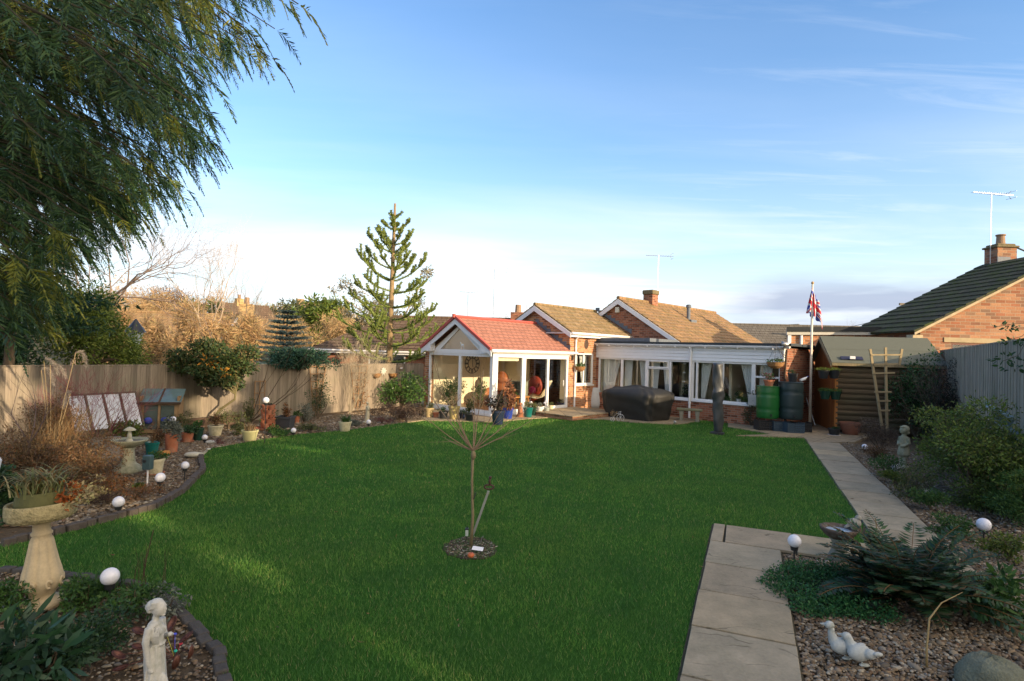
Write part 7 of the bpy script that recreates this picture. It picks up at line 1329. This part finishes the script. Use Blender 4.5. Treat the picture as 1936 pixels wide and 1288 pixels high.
k = thing('white_bottle', 'white plastic bottle lying on the dark water butt', 'bottle', (bx2+.33, by2-.0, bz2), 0); mb = MB(); mb.tube([(-.06,0,.04), (.08,0,.1), (.13,0,.14), (.16,0,.16)], [.045,.045,.02,.015], 12); build('body', mb, WHITE, k, smooth=True); mb = MB(); mb.tube([(.16,0,.16), (.19,0,.18)], .018, 8); build('cap', mb, CER_B, k)
def crate(x, y, label, m, w_=.5, d_=.36, h_=.3, rz=0):
    k = thing('crate', label, 'crate', (x, y, .03), rz, 'plastic crates under the water butts'); mb = MB()
    for i in range(4): mb.box(-w_/2, w_/2, -d_/2, -d_/2+.015, i*.07, i*.07+.045); mb.box(-w_/2, w_/2, d_/2-.015, d_/2, i*.07, i*.07+.045)
    for i in range(9): X_ = -w_/2+(w_-.02)*i/8; mb.box(X_, X_+.02, -d_/2-.002, -d_/2+.014, 0, h_)
    for X_ in (-w_/2, w_/2-.015): mb.box(X_, X_+.015, -d_/2, d_/2, 0, h_-.005)
    mb.box(-w_/2+.01, w_/2-.01, -d_/2+.01, d_/2-.01, 0, .012); build('crate', mb, m, k); return k
crate(bx1-.12, by1-.06, 'black plastic crate under the left side of the green water butt', BLACKP); crate(bx1+.3, by1-.14, 'blue-grey plastic crate in front of the green water butt', mat('bluegrey_crate', (.05,.08,.11), .5)); crate(bx2-.05, by2-.3, 'dark crate in front of the dark water butt', MATS['bluegrey_crate']); crate(bx2+.3, by2-.05, 'dark crate right of the dark water butt', BLACKP)
x, y = G(1536, 806); 
for px, py, qx, qy, m_, lb in ((1537,808,1519,735,DKWOOD,'brown wooden pole leaning against the dark water butt'), (1541,806,1524,752,METAL,'thin metal rod leaning against the garage wall, right of the wooden pole')):
    a = G(px, py); b = D(qx, qy, a[1]+.3); k = thing('leaning_pole', lb, 'pole', (a[0], a[1], .03)); mb = MB(); mb.tube([(0,0,0), (b[0]-a[0], b[1]-a[1], b[2]-.03)], .018, 8); build('shaft', mb, m_, k)
x, y = G(1420, 806); shrub('patio_climber', 'green and brown climber at the left of the green water butt', 'climber', 0, 0, 26, 70, GREEN_OL, 700, .05, 193, loc=(x, y), k=9, lift=.0)
mb = MB(); o = HL(pxu(1424, 745, EB-.12), EB-.12); mb.box(-.13,.13,-.08,.08,.0,.34); k = thing('white_meter_box', 'white utility box on the wall left of the green water butt', 'box', (o[0], o[1], .68), -HA); build('box', mb, mat('box_white', (.5,.48,.45), .6), k, bevel=.01)
# shed corner planters and bowl
for px, py, lb, sd_ in ((1557,700,'upper left dark wall planter with pale greenery on the shed corner',1), (1577,700,'upper right dark wall planter with greenery on the shed corner',2), (1560,739,'lower left dark wall planter on the shed corner',3), (1580,740,'lower right dark wall planter with bright green on the shed corner',4)):
    q = D(px, py, 17.35); k = thing('wall_planter', lb, 'wall planter', q, 0, 'dark planters on the shed corner'); mb = MB(); mb.lathe([(0,-.26), (.11,-.25), (.17,0), (.155,0), (0,-.03)], 16); build('pot', mb, CER_G if sd_ > 2 else BLACKP, k); foliage('plant', k, GREEN_Y if sd_ < 3 else GREEN_M, [(0,0,.02,.18,.15,.04)], 260, .05, .02, 200+sd_)
pot(1608, 823, 38, 24, mat('brown_terracotta', (.25,.1,.06), .6, .25), 'wide brown terracotta bowl in front of the shed', None, taper=.6, seed=205, belly=.05)
pot(1577, 824, 21, 14, BLACKP, 'small dark pot in a white saucer by the shed corner', ('bush', GREEN_D, 3, .8, 0), saucer=WHITEP, seed=206)
# wooden obelisk/arch trellis before the shed
t0 = G(1668, 838); k = thing('garden_trellis', 'tall weathered wooden trellis ladder in front of the shed', 'trellis', (t0[0], t0[1], 0)); y_ = t0[1]; mb = MB(); zt = D(1672, 655, y_)[2]; LW = mat('lichen_wood', (.3,.24,.14), .9, .3)
X_ = lambda px, py: D(px, py, y_)[0]-t0[0]
Z_ = lambda px, py: D(px, py, y_)[2]
for (a, b, c, d) in ((1645,660,1668,810), (1674,657,1677,815), (1705,660,1700,690)): mb.bar((X_(a,b),0,Z_(a,b)), (X_(c,d),0,max(.0,Z_(c,d))), .06, .04, (0,1,0))
mb.bar((X_(1668,810),0,Z_(1668,810)), (X_(1668,838),0,0), .05, .04, (0,1,0)); mb.bar((X_(1677,815),0,Z_(1677,815)), (X_(1678,838),0,0), .05, .04, (0,1,0))
for (a, b, c, d) in ((1645,671,1704,671), (1650,689,1696,688), (1648,706,1690,705), (1652,741,1684,741), (1657,758,1682,758), (1661,776,1681,776)): mb.bar((X_(a,b),-.03,Z_(a,b)), (X_(c,d),-.03,Z_(c,d)), .04, .03, (0,1,0))
build('frame', mb, LW, k)
# ------------------------------------------------------------------ RIGHT BED PLANTS
shrub('camellia', 'upright glossy green shrub between the trellis and the fence', 'shrub', 1705, 850, 86, 165, leafmat('camellia_leaf', [(.02,.07,.025), (.03,.1,.03), (.05,.13,.04), (.02,.05,.02)], .35), 4600, .085, 211, k=20, asp=.45, loc=(12.0*.98, 16.6), lift=.05)
shrub('dry_grass_bush', 'brown wiry winter bush in front of the trellis', 'shrub', 1662, 852, 78, 60, leafmat('wire', [(.1,.07,.05), (.14,.1,.07), (.08,.06,.05)]), 3000, .08, 212, k=10, asp=.12)
shrub('dark_shrub', 'dark tangled shrub with pale seed heads beside the fence end', 'shrub', 1745, 865, 105, 140, leafmat('dark_tangle', [(.03,.04,.025), (.06,.04,.035), (.02,.05,.03), (.05,.03,.03)]), 6000, .07, 213, k=18, asp=.3, loc=(11.7, 15.2))
shrub('dark_shrub', 'dark purple-leaved shrub below the bare spreading twigs', 'shrub', 1810, 860, 110, 100, leafmat('dark_tangle2', [(.06,.035,.04), (.03,.04,.025), (.05,.05,.03)]), 5000, .06, 214, k=16, asp=.3, loc=(11.0, 13.4))
x, y = 11.9, 15.6; twiggy('bare_shrub', 'bare twiggy shrub spreading against the grey fence', 'shrub', 0, 0, 150, GTW, 215, 9, 4, loc=(x, y), r=.008, spread=.5, lean=.9)
shrub('golden_shrub', 'large domed shrub of fine yellow-green leaves filling the right edge', 'shrub', 1850, 985, 300, 190, leafmat('golden_leaf', [(.09,.16,.03), (.15,.22,.035), (.07,.12,.03), (.2,.24,.045), (.05,.09,.03), (.12,.13,.05)]), 34000, .05, 216, k=46, asp=.4, loc=(7.45, 9.1), lift=-.05, f=.26)
shrub('golden_shrub', 'brighter yellow-green shrub behind at the right frame edge', 'shrub', 1920, 900, 170, 120, GREEN_Y, 6000, .06, 217, k=18, loc=(9.1, 10.6), lift=.25)
shrub('conifer_shrub', 'dark green feathery conifer shrub low at the right frame edge', 'shrub', 1900, 1010, 150, 110, GREEN_M, 9000, .06, 218, k=16, asp=.2, loc=(7.3, 8.1))
for px, py, w_, h_, m_, sd_, lb in ((1672,900,70,40,GREEN_M,220,'low green leafy plant beside the path before the child statue'), (1720,940,110,60,GREEN_OL,221,'olive ground plant along the path edge below the golden shrub'), (1690,915,50,24,GREEN_Y,222,'small yellow leafed clump under the right globe'), (1800,1010,110,36,GREEN_M,223,'spreading green mat beside the path'), (1905,1060,90,60,GREEN_Y,224,'yellow-green plant at the right frame edge below the globe'), (1900,1180,110,90,GREEN_M,225,'broad-leaved green plant at the lower right frame edge'), (1655,870,50,30,BRUSH,226,'brown litter of dead stems before the shed bush'), (1760,965,70,40,GREEN_M,227,'dark leafy clump around the white animal ornament'), (1885,1120,60,40,GREEN_M,228,'thin green plants on the right gravel')):
    shrub('bed_plant', lb, 'plant', px, py, w_, h_, m_, 1300 if sd_ not in (225, 228) else 420, .04 if sd_ != 225 else .09, sd_, k=9, asp=.4, stems=3)
# blue-white plastic on the right shrub
q = D(1885, 790, 9.3); k = thing('plastic_bag', 'crumpled pale blue plastic sheet caught on top of the right-hand shrub', 'plastic sheet', q, 0); mb = MB(); r_ = random.Random(5); vs = []
for j in range(7):
    for i in range(7): u_, v_ = i/6, j/6; vs.append((-.2+u_*.42+.0*v_, -.1+.12*sin(u_*7+v_*5), .26-u_*.34-v_*(.12+.12*u_)+.03*sin(v_*9+u_*4)))
mb.add(vs, [(j*7+i, j*7+i+1, (j+1)*7+i+1, (j+1)*7+i) for j in range(6) for i in range(6)]); o = build('sheet', mb, mat('blue_plastic', (.35,.48,.56), .3, .35, 14, spec=.5), k, smooth=True, fix=False); o.modifiers.new('t', 'SOLIDIFY').thickness = .004
# near fern bed
x, y = G(1715, 1140); k = thing('fern', 'big dark green fern with arching brown-tinged fronds in the near gravel bed', 'fern', (x, y, 0)); rng = rg(230); P, Dd, LL = [], [], []; ax_mb = MB()
for i in range(96):
    az = rng.uniform(0, 6.28); el = rng.uniform(.35, 1.5); L = rng.uniform(.45, .9); p = np.array([.1*cos(az), .1*sin(az), .03]); n = 34; pts = [tuple(p)]
    FN = None
    for j in range(n):
        d = np.array([cos(az)*cos(el), sin(az)*cos(el), sin(el)]); p = p+d*L/n; el -= 1.2/n*(.3+1.1*j/n)*rng.uniform(.8,1.2); az += .01*rng.normal(); p[2] = max(p[2], .03); pts.append(tuple(p))
        if j > 2:
            ll = .135*sin(pi*min(1, (j+3)/(n+3)))**.8+.012
            for s_ in (-1, 1): sd = np.array([-sin(az), cos(az), .1])*s_; P.append(tuple(p)); Dd.append(tuple(sd+d*.45+.1*rng.normal(size=3))); LL.append(ll)
    ax_mb.tube(pts[::3], .0035, 4, cap=False)
build('stalk', ax_mb, mat('fern_stalk', (.15,.08,.03), .8), k, fix=False); LL = np.array(LL)
P, Dd = np.array(P), np.array(Dd); V1, F1 = leaves(P, Dd, LL, .019+LL*.09, rng, .1, up=(0,0,1)); npmesh('frond', V1, F1, leafmat('fern_leaf', [(.02,.06,.02), (.03,.085,.03), (.045,.1,.035), (.015,.045,.02), (.1,.07,.03), (.03,.08,.05)]), k)
x, y = G(1520, 1120); k = thing('ground_cover', 'dense low mat of small bright green leaves spilling onto the paving left of the fern', 'ground cover', (x, y, 0)); rng = rg(231)
cl = [(*(np.array(G(px, py))-np.array([x, y])), .02, r, r*.9, .09) for px, py, r in ((1490,1095,.2), (1530,1085,.25), (1470,1110,.16), (1510,1130,.25), (1560,1110,.28), (1560,1150,.25), (1600,1150,.25), (1530,1160,.15), (1590,1090,.25), (1640,1160,.25))]
foliage('leaves', k, leafmat('mat_leaf', [(.025,.1,.03), (.04,.14,.045), (.06,.18,.06), (.02,.07,.025)]), cl, 11000, .024, .015, 231, 0, .6, zmin=.01)
k = thing('dead_stalk', 'thin pale dead stalk rising from the gravel in front of the fern', 'stalk', (*G(1752, 1262), 0)); mb = MB(); q = [D(a_, b_, k.location.y+o_) for a_, b_, o_ in ((1752,1225,.0), (1757,1170,.05), (1780,1140,.15), (1820,1120,.25))]; mb.tube([(0,0,0)]+[(a_[0]-k.location.x, a_[1]-k.location.y, a_[2]) for a_ in q], [.009,.008,.007,.004,.002], 6); build('stalk', mb, mat('dead_cane', (.3,.22,.1), .8), k, smooth=True)
k = thing('bamboo_cane', 'short bare cane standing behind the fern', 'cane', (*G(1668, 1085), 0)); q = D(1655, 980, k.location.y); mb = MB(); mb.tube([(0,0,0), (q[0]-k.location.x, 0, q[2])], .006, 6); build('cane', mb, mat('dead_cane', (.3,.22,.1), .8), k)
x, y = G(1876, 1300); k = thing('boulder', 'rounded grey-green boulder at the bottom right corner', 'boulder', (x, y, 0)); mb = MB(); rng = rg(232); import itertools
vs = []; fs = []; n, m_ = 26, 16
for i in range(m_+1):
    for j in range(n): a = pi*i/m_-pi/2; t = 2*pi*j/n; rr = 1+.06*sin(3*t+2*a)+.05*sin(5*a+t)+.02*sin(9*t); vs.append((.21*rr*cos(a)*cos(t), .17*rr*cos(a)*sin(t), .06+.15*rr*sin(a)))
for i in range(m_):
    for j in range(n): fs.append((i*n+j, i*n+(j+1) % n, (i+1)*n+(j+1) % n, (i+1)*n+j))
mb.add(vs, fs); build('stone', mb, mat('boulder_stone', (.17,.18,.13), .95, .4, 20, bump=1, dist=.02), k, smooth=True)
# climber hanging over the right fence top
k = thing('fence_climber', 'thin leafy sprays hanging over the right fence from the frame edge', 'climber', D(1932, 660, 9.0)); foliage('leaves', k, GREEN_D, [(-.1,0,.1,.22,.15,.05), (-.25,0,-.15,.2,.1,.06), (-.15,0,-.3,.18,.1,.04), (-.2,.05,.35,.25,.1,.05)], 150, .07, .035, 233); mb = MB(); mb.tube([(.2,0,.4), (0,0,.2), (-.3,0,.1)], .004, 4); mb.tube([(.1,0,.2), (-.05,0,-.1), (-.3,0,-.2)], .004, 4); mb.tube([(.15,0,.4), (-.1,0,.4), (-.4,.05,.33)], .004, 4); build('stem', mb, DKWOOD, k)
# ------------------------------------------------------------------ trees behind the photographer, on the sunny side: they shade the lawn
HG = leafmat('hedge_leaf', [(.03,.06,.02), (.04,.08,.02), (.06,.1,.03)], tr=.1)
for i, (X, Y, hh, r) in enumerate(((18.4,-3.7,10.5,2.4), (17.2,-8.4,12.5,2.1), (16.6,-12.6,12.5,1.9), (16.4,-17.0,10.5,2.3), (15.6,-21,10.5,2.5), (11.5,.6,5.0,1.3))):
    k = thing('hedge_conifer', ['broad dark conifer beyond the right fence, outside the frame, nearest the house', 'dark conifer second from the house beyond the right fence', 'tall dark conifer in the middle of the row behind the camera', 'tall conifer fourth in the row behind the camera', 'farthest tall conifer of the row behind the camera', 'short thick conifer close to the right fence behind the camera'][i], 'tree', (X, Y, 0), 0, 'conifers behind the photographer'); foliage('crown', k, HG, blobs(rg(300+i), (0,0,hh*.52), (r*.85,r*.85,hh*.5), 34, .36), 5200, .6, .36, 300+i, 0, .3); mb = MB(); mb.tube([(0,0,0), (0,0,hh*.8)], [.25,.1], 8); build('trunk', mb, BARK, k)
print('objects', len(bpy.data.objects), 'faces', sum(len(o.data.polygons) for o in bpy.data.objects if o.type == 'MESH'))
